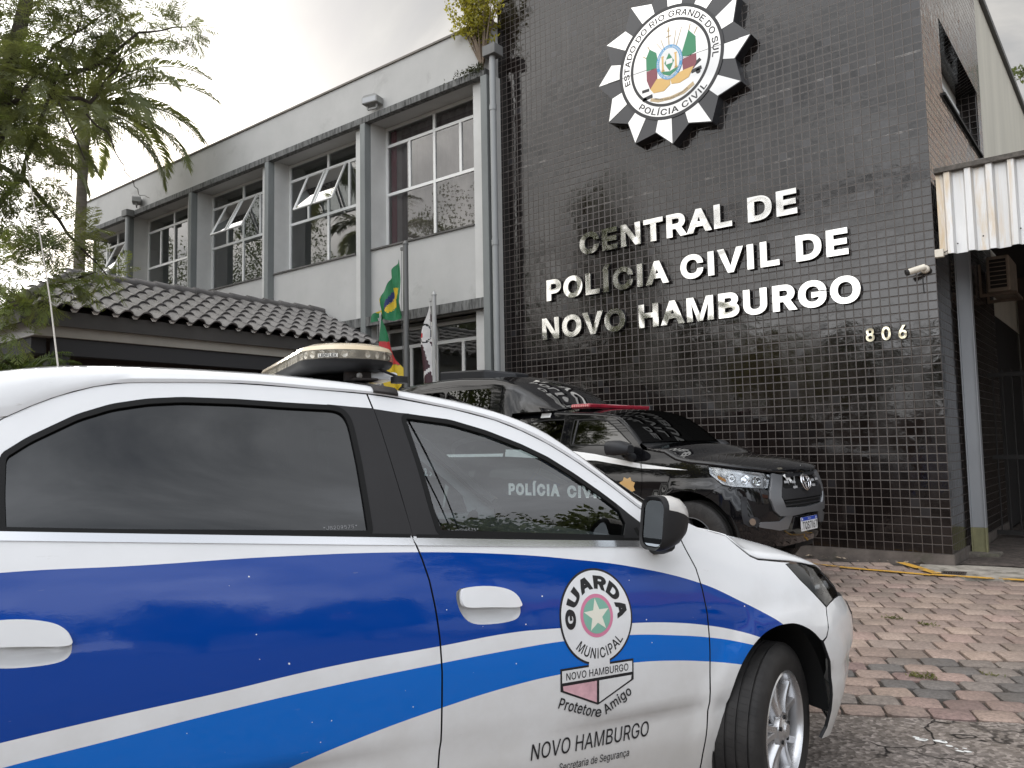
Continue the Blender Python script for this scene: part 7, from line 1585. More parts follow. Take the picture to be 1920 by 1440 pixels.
# number plate
plt = MB(); c = front_pt(S_END2, 0.617, 0.03); M_plw = M('plate_white', (0.74, 0.74, 0.74), 0.4); M_plb = M('plate_blue', (0.015, 0.06, 0.42), 0.35)
def plm(a, b, h): return (c.x+0.004+h, c.y+a, c.z+b)
w = MB(); w.prism(rrect(-0.20, 0.20, -0.065, 0.065, 0.012), plm, 0.0, 0.004); pl = w.build('number_plate', M_plw, pk, recalc=True)
w = MB(); w.prism(rrect(-0.199, 0.199, 0.030, 0.0645, 0.010), plm, 0.0042, 0.0048); w.build('plate_band', M_plb, pl, recalc=True)
def plate_text(body, a0, a1, b0, b1, m, bold=0.02, ref='H', h=0.0056):
    vs, fs = text_fit(body, a0, a1, b0, b1, bold, 4, ref); w = MB(); w.add([plm(x, z, h) for x, z in vs], fs); w.build('plate_lettering', m, pl)
plate_text('TQS7I67', -0.165, 0.188, -0.052, 0.020, M_blk, 0.012); plate_text('BRASIL', -0.035, 0.045, 0.040, 0.055, M_plw, 0.0); plate_text('BR', -0.192, -0.175, -0.05, -0.038, M_blk, 0.0)
w = MB(); w.add([plm(a, b, 0.0056) for a, b in circle2(0.165, 0.047, 0.012, n=14)], [tuple(range(14))]); w.add([plm(a, b, 0.0056) for a, b in rrect(-0.185, -0.155, 0.038, 0.056, 0.004)], [tuple(range(20))]); w.build('plate_mark', M_plw, pl)
# bonnet
E2 = [(-1.25,1.332),(-1.049,1.303),(-0.985,1.268),(-0.923,1.236),(-0.84,1.215),(-0.762,1.201),(-0.565,1.184),(-0.30,1.152),(-0.033,1.121),(0.10,1.108),(0.249,1.100),(0.45,1.098),(0.60,1.097)]
rows = []
for s, z in E2:
    u, v, _ = surf2(s, z); v -= 0.004; hw = v-VC2; f = min(1.0, hw/0.85); f = max(f, 0.0); row = []
    for j in range(25):
        q = -1+2*j/24; cr = (1-abs(q)**2.2); bul = 0.055*cr*f**0.6
        row.append((u+0.05*cr*f*(s < -0.9), -(VC2-q*hw), z+bul))
    rows.append(row)
w = MB(); w.grid(rows); bon = w.build('bonnet', M_bpaint, pk, smooth=60); md = bon.modifiers.new('thickness', 'SOLIDIFY'); md.thickness = 0.03; md.offset = -1
hr2 = rows
def bon_pt(u, v, off=0.003):
    "a point on the bonnet over (u, v)"
    best = None; q = (VC2-v)
    for i in range(len(hr2)-1):
        for j in range(24):
            a, b, c_, d_ = Vector(hr2[i][j]), Vector(hr2[i+1][j]), Vector(hr2[i][j+1]), Vector(hr2[i+1][j+1])
            m_ = (a+b+c_+d_)/4; dd_ = (m_.x-u)**2+(m_.y+v)**2
            if best is None or dd_ < best[0]:
                n_ = (b-a).cross(c_-a); n_.normalize(); n_ = n_ if n_.z > 0 else -n_; best = (dd_, m_, n_)
    _, m_, n_ = best
    z = m_.z-(n_.x*(u-m_.x)+n_.y*(-v-m_.y))/n_.z
    return (u, -v, z+off)
def bon_shape(name, poly, m, off=0.004):
    ol = dense(poly, 0.06); x0, x1 = min(p[0] for p in ol), max(p[0] for p in ol); y0, y1 = min(p[1] for p in ol), max(p[1] for p in ol)
    pts = [(x0+i*0.06, y0+j*0.06) for i in range(int((x1-x0)/0.06)+1) for j in range(int((y1-y0)/0.06)+1)]; pts = [p for p in pts if inside(p, ol) and min((p[0]-q[0])**2+(p[1]-q[1])**2 for q in ol) > 0.0007]
    vs, fs = tri2d(ol, (), pts); w = MB(); w.add([bon_pt(u, v, off) for u, v in vs], fs); return w.build(name, m, bon, smooth=180, recalc=False)
bon_shape('bonnet_badge', circle2(-0.62, -0.72, 0.22, 0.22, 26), M_gdec, 0.005)
for body, uu in (('POLÍCIA', -0.30), ('CIVIL', -0.16)):
    vs, fs = text_fit(body, -0.36 if body != 'CIVIL' else -0.25, 0.36 if body != 'CIVIL' else 0.25, 0, 0.10, 0.04, 3, 'H'); w = MB(); w.add([bon_pt(uu+0.10-z, VC2+0.05-x*1.0, 0.006) if False else bon_pt(uu-z+0.1, -0.80+x*-1.0*-1.0, 0.006) for x, z in vs], fs); w.build('bonnet_lettering', M_wdec, bon)
for v0 in (-0.62, -0.76): bon_shape('bonnet_stripe', [(-0.155, v0), (-0.075, v0-0.01), (-0.075, v0-0.12), (-0.155, v0-0.11)], M_wdec, 0.006)
# roof, windscreen
RT = [(-3.14,1.66),(-3.06,1.72),(-2.951,1.738),(-2.68,1.756),(-2.29,1.738),(-1.836,1.702),(-1.694,1.675),(-1.545,1.579),(-1.434,1.484),(-1.306,1.355)]
ef = pchip([p[0] for p in RT], [p[1] for p in RT]); us = [-3.14+0.06*i for i in range(31)]
def edge2(u): 
    z = ef(u); a = Vector(surf2(u, z)); return [Vector((a.x, a.y-0.002, z)), Vector((a.x, a.y-0.02, z+0.016)), Vector((a.x, a.y-0.055, z+0.028))]
ed = [edge2(u) for u in us]
for left in (False, True):
    w = MB(); w.grid([[(p.x, -(p.y if not left else 2*VC2-p.y), p.z) for p in e] for e in ed]); w.build('roof_rail', M_bpaint, pk, smooth=60)
iw = next(i for i, u in enumerate(us) if u > -1.80)
w = MB(); w.grid([[(e[-1].x+0.06*(1-q*q)*(i/iw)**5, -(VC2-q*(e[-1].y-VC2)), e[-1].z+0.055*(1-q*q)) for q in [-1+2*j/14 for j in range(15)]] for i, e in enumerate(ed[:iw+1])]); w.build('roof', M_bpaint, pk, smooth=60)
w = MB(); w.grid([[(e[-1].x+(0.06+0.10*t)*(1-q*q), -(VC2-q*(e[-1].y-VC2)), e[-1].z+(0.055*(1-t)+0.01*t)*(1-q*q)) for q in [-1+2*j/14 for j in range(15)]] for t, e in [((i-iw)/(len(us)-1-iw), ed[i]) for i in range(iw, len(us))]]); w.build('windscreen', M_gpk2, pk, smooth=180)
w = MB(); e = ed[-1]; w.grid([[(e[-1].x+0.16*(1-q*q)-0.02, -(VC2-q*(e[-1].y-VC2)), e[-1].z-0.005) for q in [-1+2*j/14 for j in range(15)]], [(-1.19+0.05*(1-q*q), -(VC2-q*0.86), 1.325) for q in [-1+2*j/14 for j in range(15)]]]); w.build('scuttle', M_plast, pk, smooth=180)
w = MB(); w.box(-3.1, -1.3, 0.12, 1.73, 0.40, 0.55); w.box(-3.13, -3.08, 0.12, 1.73, 0.5, 1.70); w.box(-1.9, -1.35, 0.14, 1.71, 0.6, 1.30); w.box(-1.3, 0.0-.15, 0.5, 1.35, 0.40, 1.12); w.box(-5.2, -3.2, 0.14, 1.71, 0.5, 0.62); w.box(-5.2, -5.14, 0.1, 1.75, 0.55, 1.33); w.build('floor_pan', M_hole, pk)
w = MB(); w.box(-2.75, -2.6, 0.22, 0.78, 0.55, 1.50); w.box(-2.75, -2.6, 1.07, 1.63, 0.55, 1.50); w.build('seat', M_liner, pk, bevel=0.05)
w = MB(); w.bar((-1.6, 0.8, 1.52), (-1.6, 1.05, 1.52), 0.02, 0.06); w.build('rear_view_mirror', M('pale_mirror_back', (0.5, 0.52, 0.52), 0.3), pk, bevel=0.008)
w = MB(); w.box(-3.2, -1.35, 0.02, 0.14, 0.36, 0.43); w.build('side_step', M_bdull, pk, bevel=0.02)
for x, yy_ in ((-0.80, 0.0), (-0.80, 1.85), (-3.86, 0.0), (-3.86, 1.85)):
    s_ = 1 if yy_ == 0 else -1; n = 28; w = MB()
    ra = [[(x+0.50*math.cos(math.radians(-20+220*k/n)), yy_+s_*d, 0.475+0.50*math.sin(math.radians(-20+220*k/n))) for k in range(n+1)] for d in (0.03, 0.5)]
    w.grid(ra); w.add(ra[1], [tuple(range(n+1))]); w.build('wheel_house', M_hole, pk, smooth=60)
M_blackrim = M('dark_rim', (0.05, 0.05, 0.052), 0.4, 0.5)
for x, y, r in ((-0.78, 0.02, 0), (-3.86, 0.03, 0), (-0.78, 1.83, math.pi), (-3.86, 1.82, math.pi)):
    wheel(x, y, 0.465, r, 0.388, 0.265, 0.235, pk, rim=M_blackrim, nsp=6, double=False)
# door mirrors
for left in (False, True):
    Y = (lambda v: -v) if not left else (lambda v: -(2*VC2-v))
    secs = []
    for u, v0, v1, z0, z1, r in ((-1.565, 0.03, 0.235, 1.305, 1.425, 0.05), (-1.555, 0.02, 0.245, 1.295, 1.435, 0.055), (-1.48, 0.02, 0.24, 1.290, 1.440, 0.06), (-1.40, 0.03, 0.22, 1.295, 1.425, 0.055), (-1.33, 0.05, 0.17, 1.31, 1.39, 0.035)):
        secs.append([(u, Y(v), z) for v, z in rrect(v0, v1, z0, z1, r, 5)])
    w = MB(); w.grid(secs, close=True); w.f.append(tuple(range(24))[::-1]); w.m.append(0); w.f.append(tuple(96+i for i in range(24))); w.m.append(0)
    w.tube([(-1.40, Y(-0.08), 1.26), (-1.42, Y(0.02), 1.275), (-1.43, Y(0.08), 1.31)], [0.05, 0.045, 0.04], 12); w.build('door_mirror', M_bdull, pk, smooth=50, recalc=True)
# camper shell over bed and cab
SH = [(-5.25,1.33,2.16),(-5.20,1.33,2.21),(-4.77,1.33,2.245),(-4.36,1.33,2.265),(-4.04,1.33,2.265),(-3.46,1.33,2.22),(-3.30,1.33,2.185),(-3.16,1.36,2.14),(-3.10,1.78,2.115),(-2.95,1.785,2.03),(-2.77,1.785,1.915),(-2.64,1.785,1.825),(-2.58,1.783,1.80)]
secs = []
for u, zb_, zt in SH:
    h = zt-zb_; r = min(0.10, h*0.45); sec = []
    vb = -0.055 if zb_ < 1.5 else -0.13; ins = 0.13*(h/0.9)**1.0 if zb_ < 1.5 else 0.06+0.10*max(0, (2.1-zt)/0.3)
    right = [(vb, zb_), (vb-ins*0.4, zb_+h*0.45), (vb-ins*0.85, zt-r), (vb-ins*0.95-r*0.12, zt-r*0.45), (vb-ins-r*0.45, zt-r*0.1), (vb-ins-r, zt+0.004), (vb-ins-r-0.25, zt+0.035), (VC2, zt+0.055)]
    sec = [(u+(0.05 if zb_ > 1.5 else 0)*(1-((v-VC2)/(vb-VC2))**2), -v, z) for v, z in right]+[(u+(0.05 if zb_ > 1.5 else 0)*(1-((v-VC2)/(vb-VC2))**2), -(2*VC2-v), z) for v, z in right[-2::-1]]
    secs.append(sec)
w = MB(); w.grid(secs); n = len(secs[0])
for k in (0, len(secs)-1): w.f.append(tuple(k*n+i for i in (range(n) if k else range(n-1, -1, -1)))); w.m.append(0)
sh = w.build('camper_shell', M_bpaint, pk, smooth=50, recalc=True)
w = MB(); w.box(-3.14, -2.6, 0.2, 1.65, 1.775, 1.786); w.build('shell_underside', M_hole, sh)
def shpt(u, z, off=0.004):
    k = max(i for i in range(len(SH)-1) if SH[i][0] <= u); t = (u-SH[k][0])/(SH[k+1][0]-SH[k][0]); best = None
    L_ = [Vector(secs[k][i]).lerp(Vector(secs[k+1][i]), t) for i in range(6)]
    for i in range(5):
        a, b = L_[i], L_[i+1]
        if a.z <= z <= b.z+1e-6: q = a.lerp(b, (z-a.z)/max(1e-6, b.z-a.z)); return (u, q.y-off, z)
    return (u, L_[3].y-off, z)
for u0, u1 in ((-5.0, -4.25), (-4.22, -3.45)):
    pl_ = rrect(u0, u1, 1.72, 2.10, 0.05, 3); ol = dense(pl_, 0.08); vs, fs = tri2d(ol, (), [(u0+.1*i, 1.80+.1*j) for i in range(1, 8) for j in range(3) if u0+.1*i < u1-.05])
    for s_ in (1, -1):
        w = MB(); w.add([(p[0], p[1] if s_ == 1 else -2*VC2-p[1], p[2]) for p in (shpt(u, z) for u, z in vs)], fs); w.build('shell_window', M_gpk, sh, smooth=180, recalc=False)
w = MB()
for (a, b, z0, z1) in ((-4.84, -3.80, 2.30, 2.41),):
    q = [(-4.84, 0.62), (-3.95, 0.55), (-3.62, 0.80), (-3.62, 1.05), (-3.95, 1.30), (-4.84, 1.23)]
    w.prism(q, lambda x, y, h: (x, y, h-0.10*max(0, (x+4.2)/0.6)*(1 if h > 2.35 else 0.75)), 2.29, 2.425)
w.build('roof_vent', M_bdull, sh, bevel=0.02, recalc=True)
# red light bar across the cab roof
lb2 = empty('light_bar', (-2.25, 0.925, 1.80)); lb2.parent = pk
M_redl = M('red_polycarbonate', (0.30, 0.010, 0.028), 0.18, coat=0.7, var=0.25, vscale=8.0)
w = MB(); w.box(-0.13, 0.13, -0.62, 0.62, 0.010, 0.055); w.build('red_lens', M_redl, lb2, bevel=0.014, seg=3)
w = MB(); w.box(-0.12, 0.12, -0.605, 0.605, 0.0, 0.0095); w.build('bar_base', M('maroon_base', (0.10, 0.012, 0.018), 0.4), lb2, bevel=0.003)
w = MB()
for s_ in (-1, 1): w.box(-0.05, 0.05, s_*0.5-0.03, s_*0.5+0.03, -0.05, 0.0)
w.build('mounting_foot', M_plast, lb2, bevel=0.004)
w = MB()
for k in range(8): w.lathe([(0, -0.004), (0.012, -0.003), (0.013, 0.001)], 10, 'y', (-0.105+0.03*k, -0.6215, 0.033))
w.build('led_row', M('red_led', (0.62, 0.25, 0.24), 0.25), lb2, smooth=40)
w = MB(); w.lathe([(0, 0.09), (0.004, 0.085), (0.016, 0.02), (0.045, 0.0), (0.0, 0.0)], 14, 'z', (-2.05, 1.42, 1.765)); w.tube([(-2.05, 1.42, 1.84), (-2.10, 1.42, 2.10)], 0.003, 6); w.build('roof_aerial', M_bdull, pk, smooth=40)
w = MB(); skin_shapes(w, [[(-2.72,1.765),(-2.58,1.765),(-2.58,1.715),(-2.72,1.715)]], 0.003, surf2, vc=VC2); w.build('roof_sticker', M_wdec, pk)
# white stripe, lettering, badge on the flank
for left in (False, True):
    for d, a in ((door_r, [(-3.14,1.365),(-2.298,1.352),(-2.285,1.25),(-3.14,1.285)]), (door_f, [(-2.28,1.352),(-1.877,1.305),(-1.308,1.205),(-1.300,1.160),(-1.857,1.238),(-2.27,1.25)])):
        w = MB(); skin_shapes(w, [a], 0.002, surf2, left=left, vc=VC2, step=0.06); w.build('white_stripe', M_wdec, d[1 if left else 0], smooth=180)
    w = MB(); skin_shapes(w, [[(-1.295,1.204),(-0.783,1.145),(-1.292,1.160)]], 0.002, surf2, left=left, vc=VC2, step=0.06); w.build('white_stripe', M_wdec, pk, smooth=180)
    w = MB(); skin_shapes(w, [[(-5.2,1.31),(-3.17,1.32),(-3.17,1.285),(-5.2,1.28)]], 0.002, surf2, left=left, vc=VC2, step=0.08); w.build('white_stripe', M_wdec, pk, smooth=180)
def flank_text(body, s0, s1, z0, z1, bold, par, m=None):
    vs, fs = text_fit(body, s0, s1, z0, z1, bold, 4, 'H'); w = MB(); skin_mesh(w, vs, fs, 0.002, surf2, vc=VC2); w.build('flank_lettering', m or M_wdec, par)
flank_text('POLÍCIA', -3.06, -2.32, 0.855, 0.985, 0.05, door_r[0]); flank_text('CIVIL', -2.22, -1.72, 0.850, 0.975, 0.05, door_f[0]); flank_text('( 197', -4.62, -4.22, 1.05, 1.16, 0.03, pk)
w = MB(); skin_shapes(w, [[(-1.92,0.76),(-1.84,0.76),(-1.70,0.58),(-1.78,0.58)], [(-1.80,0.76),(-1.70,0.76),(-1.55,0.58),(-1.65,0.58)]], 0.002, surf2, vc=VC2); w.build('white_stripe', M_wdec, door_f[0], smooth=180)
w = MB(); skin_shapes(w, [circle2(-2.95, 0.70, 0.035, n=20), circle2(-2.72, 0.70, 0.035, n=20), circle2(-2.10, 0.66, 0.035, n=20)], 0.002, surf2, vc=VC2); w.build('round_sticker', M_wdec, pk, smooth=180)
bdg = []
for k in range(16):
    a = 2*math.pi*k/16; r = 0.10 if k % 2 else 0.075; bdg.append((-1.46+r*math.cos(a), 0.98+r*math.sin(a)))
w = MB(); skin_shapes(w, [bdg], 0.002, surf2, vc=VC2); w.build('door_badge', M_gdec, door_f[0], smooth=180)
w = MB(); skin_shapes(w, [rrect(-4.62,-4.46,0.88,0.99,0.02)], 0.002, surf2, vc=VC2); w.build('gold_sticker', M_gdec, pk, smooth=180)
# ------------------------------------------------------------------ flagpoles and flags
M_polem = M('weathered_flagpole', (0.115, 0.115, 0.112), 0.5, 0.3, var=0.15, vscale=4.0, stretch=(1, 1, .3))
M_polel = M('pale_flagpole', (0.34, 0.34, 0.33), 0.5, 0.2, var=0.1)
def flagpole(x, y, z, r, m, label):
    p = tag(empty('flagpole', (x, y, 0)), label, 'flagpole', 'flagpoles in front of the office wing')
    w = MB(); w.tube([(x, y, 0), (x, y, z)], [r*1.15, r], 16); w.build('pole', m, p, world=True, smooth=40)
    w = MB(); w.lathe([(0, z+0.05), (r*0.5, z+0.045), (r*0.9, z+0.01), (r*1.15, z), (r*1.15, z-0.02)], 14, 'z', (x, y, 0)); w.build('finial', m, p, world=True, smooth=40)
    w = MB(); w.box(x-r-0.06, x-r+0.005, y-0.02, y+0.02, z-0.10, z-0.05); w.tube([(x-r-0.05, y, z-0.08), (x-r-0.045, y-0.01, z-1.2), (x-r-0.01, y-0.012, z-2.3)], 0.004, 5); w.build('halyard', m, p, world=True)
    return p
flagpole(-9.275, 8.9, 4.72, 0.044, M_polem, 'tall dark grey flagpole flying the green and yellow Brazilian flag')
flagpole(-8.645, 8.9, 3.80, 0.036, M_polel, 'shorter grey flagpole carrying the white and maroon flag')
flagpole(-9.88, 8.9, 3.62, 0.022, M_polel, 'thin pale flagpole behind the Brazilian flag, carrying the green red yellow flag')
def cloth_mat(name, c):
    m = leaf_mat(name, tuple(x*0.9 for x in c), tuple(min(1, x*1.1) for x in c), 0.25, 6.0); return m
C_gr = cloth_mat('flag_green', (0.015, 0.16, 0.065)); C_ye = cloth_mat('flag_yellow', (0.62, 0.44, 0.03)); C_bl = cloth_mat('flag_blue', (0.01, 0.02, 0.12)); C_wh = cloth_mat('flag_white', (0.62, 0.60, 0.60))
C_re = cloth_mat('flag_red', (0.48, 0.035, 0.04)); C_ma = cloth_mat('flag_maroon', (0.055, 0.022, 0.028)); C_bk = cloth_mat('flag_black', (0.02, 0.02, 0.02))
def flag(name, outline, areas, mats, fold, label, y0=8.86):
    "cloth hanging in folds: outline in (x, z), areas = coloured patches"
    st = 0.022; x0 = min(p[0] for p in outline); x1 = max(p[0] for p in outline); z0 = min(p[1] for p in outline); z1 = max(p[1] for p in outline)
    pts = [(x0+i*st, z0+j*st) for i in range(int((x1-x0)/st)+1) for j in range(int((z1-z0)/st)+1)]
    ol = dense(outline, st); pts = [p for p in pts if inside(p, ol)]
    vs, fs = tri2d(ol, (), pts)
    V = [(x, y0+fold(x, z), z) for x, z in vs]; me = bpy.data.meshes.new(name); mi = []
    for f in fs:
        c = (sum(vs[i][0] for i in f)/3, sum(vs[i][1] for i in f)/3); k = 0
        for j, (a, _) in enumerate(areas):
            if inside(c, a): k = j+1
        mi.append(k)
    ctr = Vector((outline[0][0], y0, outline[0][1]))
    me.from_pydata([tuple(Vector(p)-ctr) for p in V], [], fs)
    for m in mats: me.materials.append(m)
    me.polygons.foreach_set('material_index', mi); me.shade_smooth()
    o = bpy.data.objects.new(name, me); COL.objects.link(o); o.location = ctr; tag(o, label, 'flag', 'flags hanging before the office wing'); return o
BR = [(-9.381,4.471),(-9.483,4.372),(-9.664,4.132),(-9.796,3.882),(-9.901,3.716),(-9.994,3.637),(-10.062,3.483),(-9.956,3.498),(-9.85,3.558),(-9.695,3.513),(-9.543,3.478),(-9.416,3.499),(-9.326,3.54),(-9.306,3.814),(-9.332,4.127),(-9.369,4.442)]
flag('national_flag', BR, [([(-9.55,4.018),(-9.349,3.99),(-9.605,3.609),(-9.70,3.673)], 0), ([(-9.901,3.788),(-9.823,3.75),(-9.769,3.945),(-9.808,3.925)], 0), ([(-9.96,3.66),(-9.90,3.63),(-9.87,3.70),(-9.93,3.73)], 0), ([(-9.725,3.674),(-9.65,3.862),(-9.602,3.98),(-9.576,3.951),(-9.59,3.82),(-9.668,3.66)], 0)], [C_gr, C_ye, C_ye, C_ye, C_bl],
     lambda x, z: 0.06*math.sin((x+9.3)*16+(z-4)*5)*min(1, (4.5-z)*1.5)+0.025*math.sin((x+9.3)*37+z*3), 'green Brazilian flag with yellow lozenge hanging from the tall dark pole')
RS = [(-9.855,3.56),(-9.774,3.415),(-9.61,3.107),(-9.448,2.83),(-9.277,2.644),(-9.329,2.389),(-9.555,2.229),(-9.743,2.459),(-9.845,2.997)]
flag('state_flag', RS, [([(-10,3.17),(-9.5,3.15),(-9.2,2.72),(-9.85,2.80)], 0), ([(-10,2.80),(-9.2,2.72),(-9.2,2.0),(-10,2.0)], 0)], [C_gr, C_re, C_ye], lambda x, z: 0.04*math.sin((x+9.8)*18+z*4), 'green, red and yellow state flag, partly hidden by the white car light bar')
PCF = [(-8.74,3.68),(-8.692,3.475),(-8.628,3.131),(-8.573,2.95),(-8.531,2.664),(-8.603,2.40),(-8.882,2.40),(-8.889,2.81),(-8.874,3.071),(-8.813,3.371)]
cf = [(-8.80+0.085*math.cos(t), 3.19+0.155*math.sin(t)) for t in [2*math.pi*k/24 for k in range(24)]]
flag('police_flag', PCF, [([(-8.90,3.0),(-8.827,3.021),(-8.777,2.872),(-8.71,2.646),(-8.81,2.578),(-8.90,2.515)], 0), ([(-8.742,3.06),(-8.686,3.05),(-8.572,2.837),(-8.53,2.74),(-8.60,2.80)], 0), ([(-8.72,3.53),(-8.675,3.44),(-8.676,3.36),(-8.745,3.395)], 0), ([(-8.823,2.485),(-8.704,2.604),(-8.647,2.40),(-8.85,2.40)], 0), ([(-8.70,3.31),(-8.64,3.30),(-8.62,3.08),(-8.69,3.10)], 0),
     ([(x*1.0+0.0, z) for x, z in cf], 0), ([(-8.80+0.070*math.cos(t), 3.19+0.130*math.sin(t)) for t in [2*math.pi*k/24 for k in range(24)]], 0), ([(-8.86,3.20),(-8.82,3.20),(-8.82,3.12),(-8.86,3.12)], 0)], [C_wh, C_ma, C_ma, C_ma, C_ma, C_ma, C_bk, C_wh, C_re],
     lambda x, z: 0.045*math.sin((x+8.7)*22+z*2.5), 'limp white flag with maroon rays and round emblem on the shorter grey pole')

# ------------------------------------------------------------------ plants
def leaf_quads(mb, c, d, up, l, wd, mi=0):
    s_ = d.cross(up)
    if s_.length < 1e-4: s_ = d.orthogonal()
    s_.normalize(); mb.add([c, c+d*l*0.45+s_*wd, c+d*l, c+d*l*0.45-s_*wd], [(0, 1, 2, 3)], mi)
def rvec(): 
    while True:
        v = Vector((random.uniform(-1, 1), random.uniform(-1, 1), random.uniform(-1, 1)))
        if 0.05 < v.length < 1: return v.normalized()
M_bark = M('dark_bark', (0.060, 0.048, 0.038), 0.9, var=0.35, vscale=8.0, bump=0.8, bscale=25.0, bdist=0.03)
M_fern = leaf_mat('feathery_leaf', (0.135, 0.155, 0.08), (0.23, 0.25, 0.135), 0.55, 1.6)
M_fern2 = leaf_mat('young_feathery_leaf', (0.18, 0.23, 0.08), (0.26, 0.30, 0.12), 0.5, 1.6)
random.seed(77)
ft = tag(empty('feathery_tree', (-10.55, 3.15, 0)), 'dark feathery-leaved tree reaching in at the upper left in front of the palm', 'tree')
FB = Vector(ft.location)
w = MB(); w.tube([(-10.55,3.15,-.1),(-10.41,3.18,1.97),(-10.22,3.18,3.53),(-10.05,3.19,4.73),(-9.79,3.29,5.81),(-9.54,3.39,6.76),(-9.5,3.5,8.2)], [0.17,0.15,0.13,0.11,0.08,0.06,0.03], 12); w.build('trunk', M_bark, ft, world=True, smooth=60)
BRS = [[(-10.02,3.12,3.9),(-9.78,3.43,4.54),(-9.69,3.65,5.53),(-9.76,4.01,6.6)],[(-9.75,3.0,5.90),(-9.63,3.29,5.82),(-9.68,3.64,5.71),(-9.61,4.04,4.86)],[(-9.95,3.15,4.7),(-9.56,3.35,4.47),(-9.39,3.8,3.87),(-9.3,4.18,3.46)],[(-10.2,3.15,3.5),(-9.21,3.27,2.95),(-9.41,3.6,3.24),(-9.39,4.1,3.49)],[(-9.68,3.64,5.71),(-9.9,4.2,6.12),(-9.6,4.64,6.67),(-9.13,5.01,6.72)],[(-9.69,3.65,5.53),(-9.92,4.22,5.72),(-9.78,4.53,6.34)],[(-9.58,4.02,5.39),(-9.59,4.27,5.25),(-9.69,4.48,5.0),(-9.79,4.67,4.84),(-9.75,4.75,4.65),(-9.66,4.85,4.60)],[(-9.9,3.2,5.2),(-9.5,3.31,5.35),(-9.82,3.74,6.18),(-9.9,4.38,6.94)]]
for b in BRS:
    n = len(b); pp = []
    for i in range(n-1):
        for k in range(4):
            t = k/4; p = Vector(b[i]).lerp(Vector(b[i+1]), t); pp.append(p+rvec()*0.02)
    pp.append(Vector(b[-1])); r0 = 0.035 if n < 6 else 0.012
    w = MB(); w.tube(pp, [r0*(1-0.8*i/(len(pp)-1)) for i in range(len(pp))], 6); w.build('branch', M_bark, ft, world=True, smooth=60)
BLOB = [(-9.67,3.35,6.16,.54),(-9.88,3.82,6.23,.57),(-9.62,3.46,5.5,.48),(-10.21,4.21,6.08,.27),(-9.25,3.18,4.77,.4),(-9.99,3.84,5.16,.22),(-9.71,3.49,4.54,.42),(-9.35,3.19,3.97,.34),(-9.61,3.63,3.88,.33),(-9.39,3.8,3.87,.27),(-9.26,3.33,3.29,.37),(-9.42,3.82,3.45,.3),(-9.34,4.14,3.46,.2),(-9.3,3.08,5.39,.46),(-9.91,4.39,6.74,.37),(-9.73,4.57,6.34,.27),(-10.03,4.4,5.64,.20),(-9.54,2.99,4.38,.46),(-9.46,2.92,5.68,.46),(-9.22,2.96,3.34,.38),(-9.23,4.93,6.73,.17),(-9.13,5.02,6.66,.1),(-9.15,3.08,2.79,.22),(-9.74,4.51,6.87,.27),(-10.11,4.21,6.88,.47),(-9.9,3.5,7.2,.6),(-10.4,3.0,6.9,.7),(-10.5,2.7,5.5,.7)]
def feather(mb, p, d, l, mi):
    "a fern-like compound leaf: curved midrib with paired narrow leaflets, each again toothed"
    d = d.normalized(); up = Vector((0, 0, 1)); s_ = d.cross(up)
    if s_.length < .1: s_ = d.cross(Vector((1, 0, 0)))
    s_.normalize(); nrm_ = s_.cross(d); n = 9; q = p
    for i in range(n):
        t = (i+1)/n; dr = (d-Vector((0, 0, 0.55*t*t))).normalized(); q2 = q+dr*l/n
        mb.add([q-s_*0.0022, q+s_*0.0022, q2+s_*0.0022, q2-s_*0.0022], [(0, 1, 2, 3)], mi)
        pl_ = l*0.42*math.sin(math.pi*(0.18+0.80*t))**0.8
        for sg in (-1, 1):
            a = (s_*sg*0.75+dr*0.75-Vector((0, 0, 0.22))).normalized()+rvec()*0.13; a.normalize(); nn_ = a.cross(nrm_).normalized()
            for (o1, l1) in ((0.0, 1.0),):
                wv = 0.0055+0.003*random.random(); m_ = q2+a*pl_*0.5
                mb.add([q2, m_+nn_*wv, q2+a*pl_, m_-nn_*wv], [(0, 1, 2, 3)], mi)
            for k in (0.35, 0.6, 0.8):
                b = q2+a*pl_*k
                for s2 in (-1, 1):
                    c_ = (a*0.8+nn_*s2*0.65).normalized(); e_ = b+c_*pl_*0.26; pw = nn_.cross(c_).normalized().cross(c_)*0.0034
                    mb.add([b-pw, b+pw, e_], [(0, 1, 2)], mi)
        q = q2
w = MB(); tot = 0
for bx_, by_, bz_, br_ in BLOB:
    k = int(310*br_**1.7)+9
    for _ in range(k):
        v = rvec()*br_*random.uniform(0.15, 1.0)**0.6; p = Vector((bx_, by_, bz_))+v
        d = (v.normalized()*0.7+rvec()*0.7+Vector((0, 0, 0.1))).normalized(); feather(w, p, d, random.uniform(0.20, 0.36), 1 if (bz_ < 3.6 and random.random() < 0.6) or random.random() < 0.12 else 0)
w.build('crown', [M_fern, M_fern2], ft, world=True)

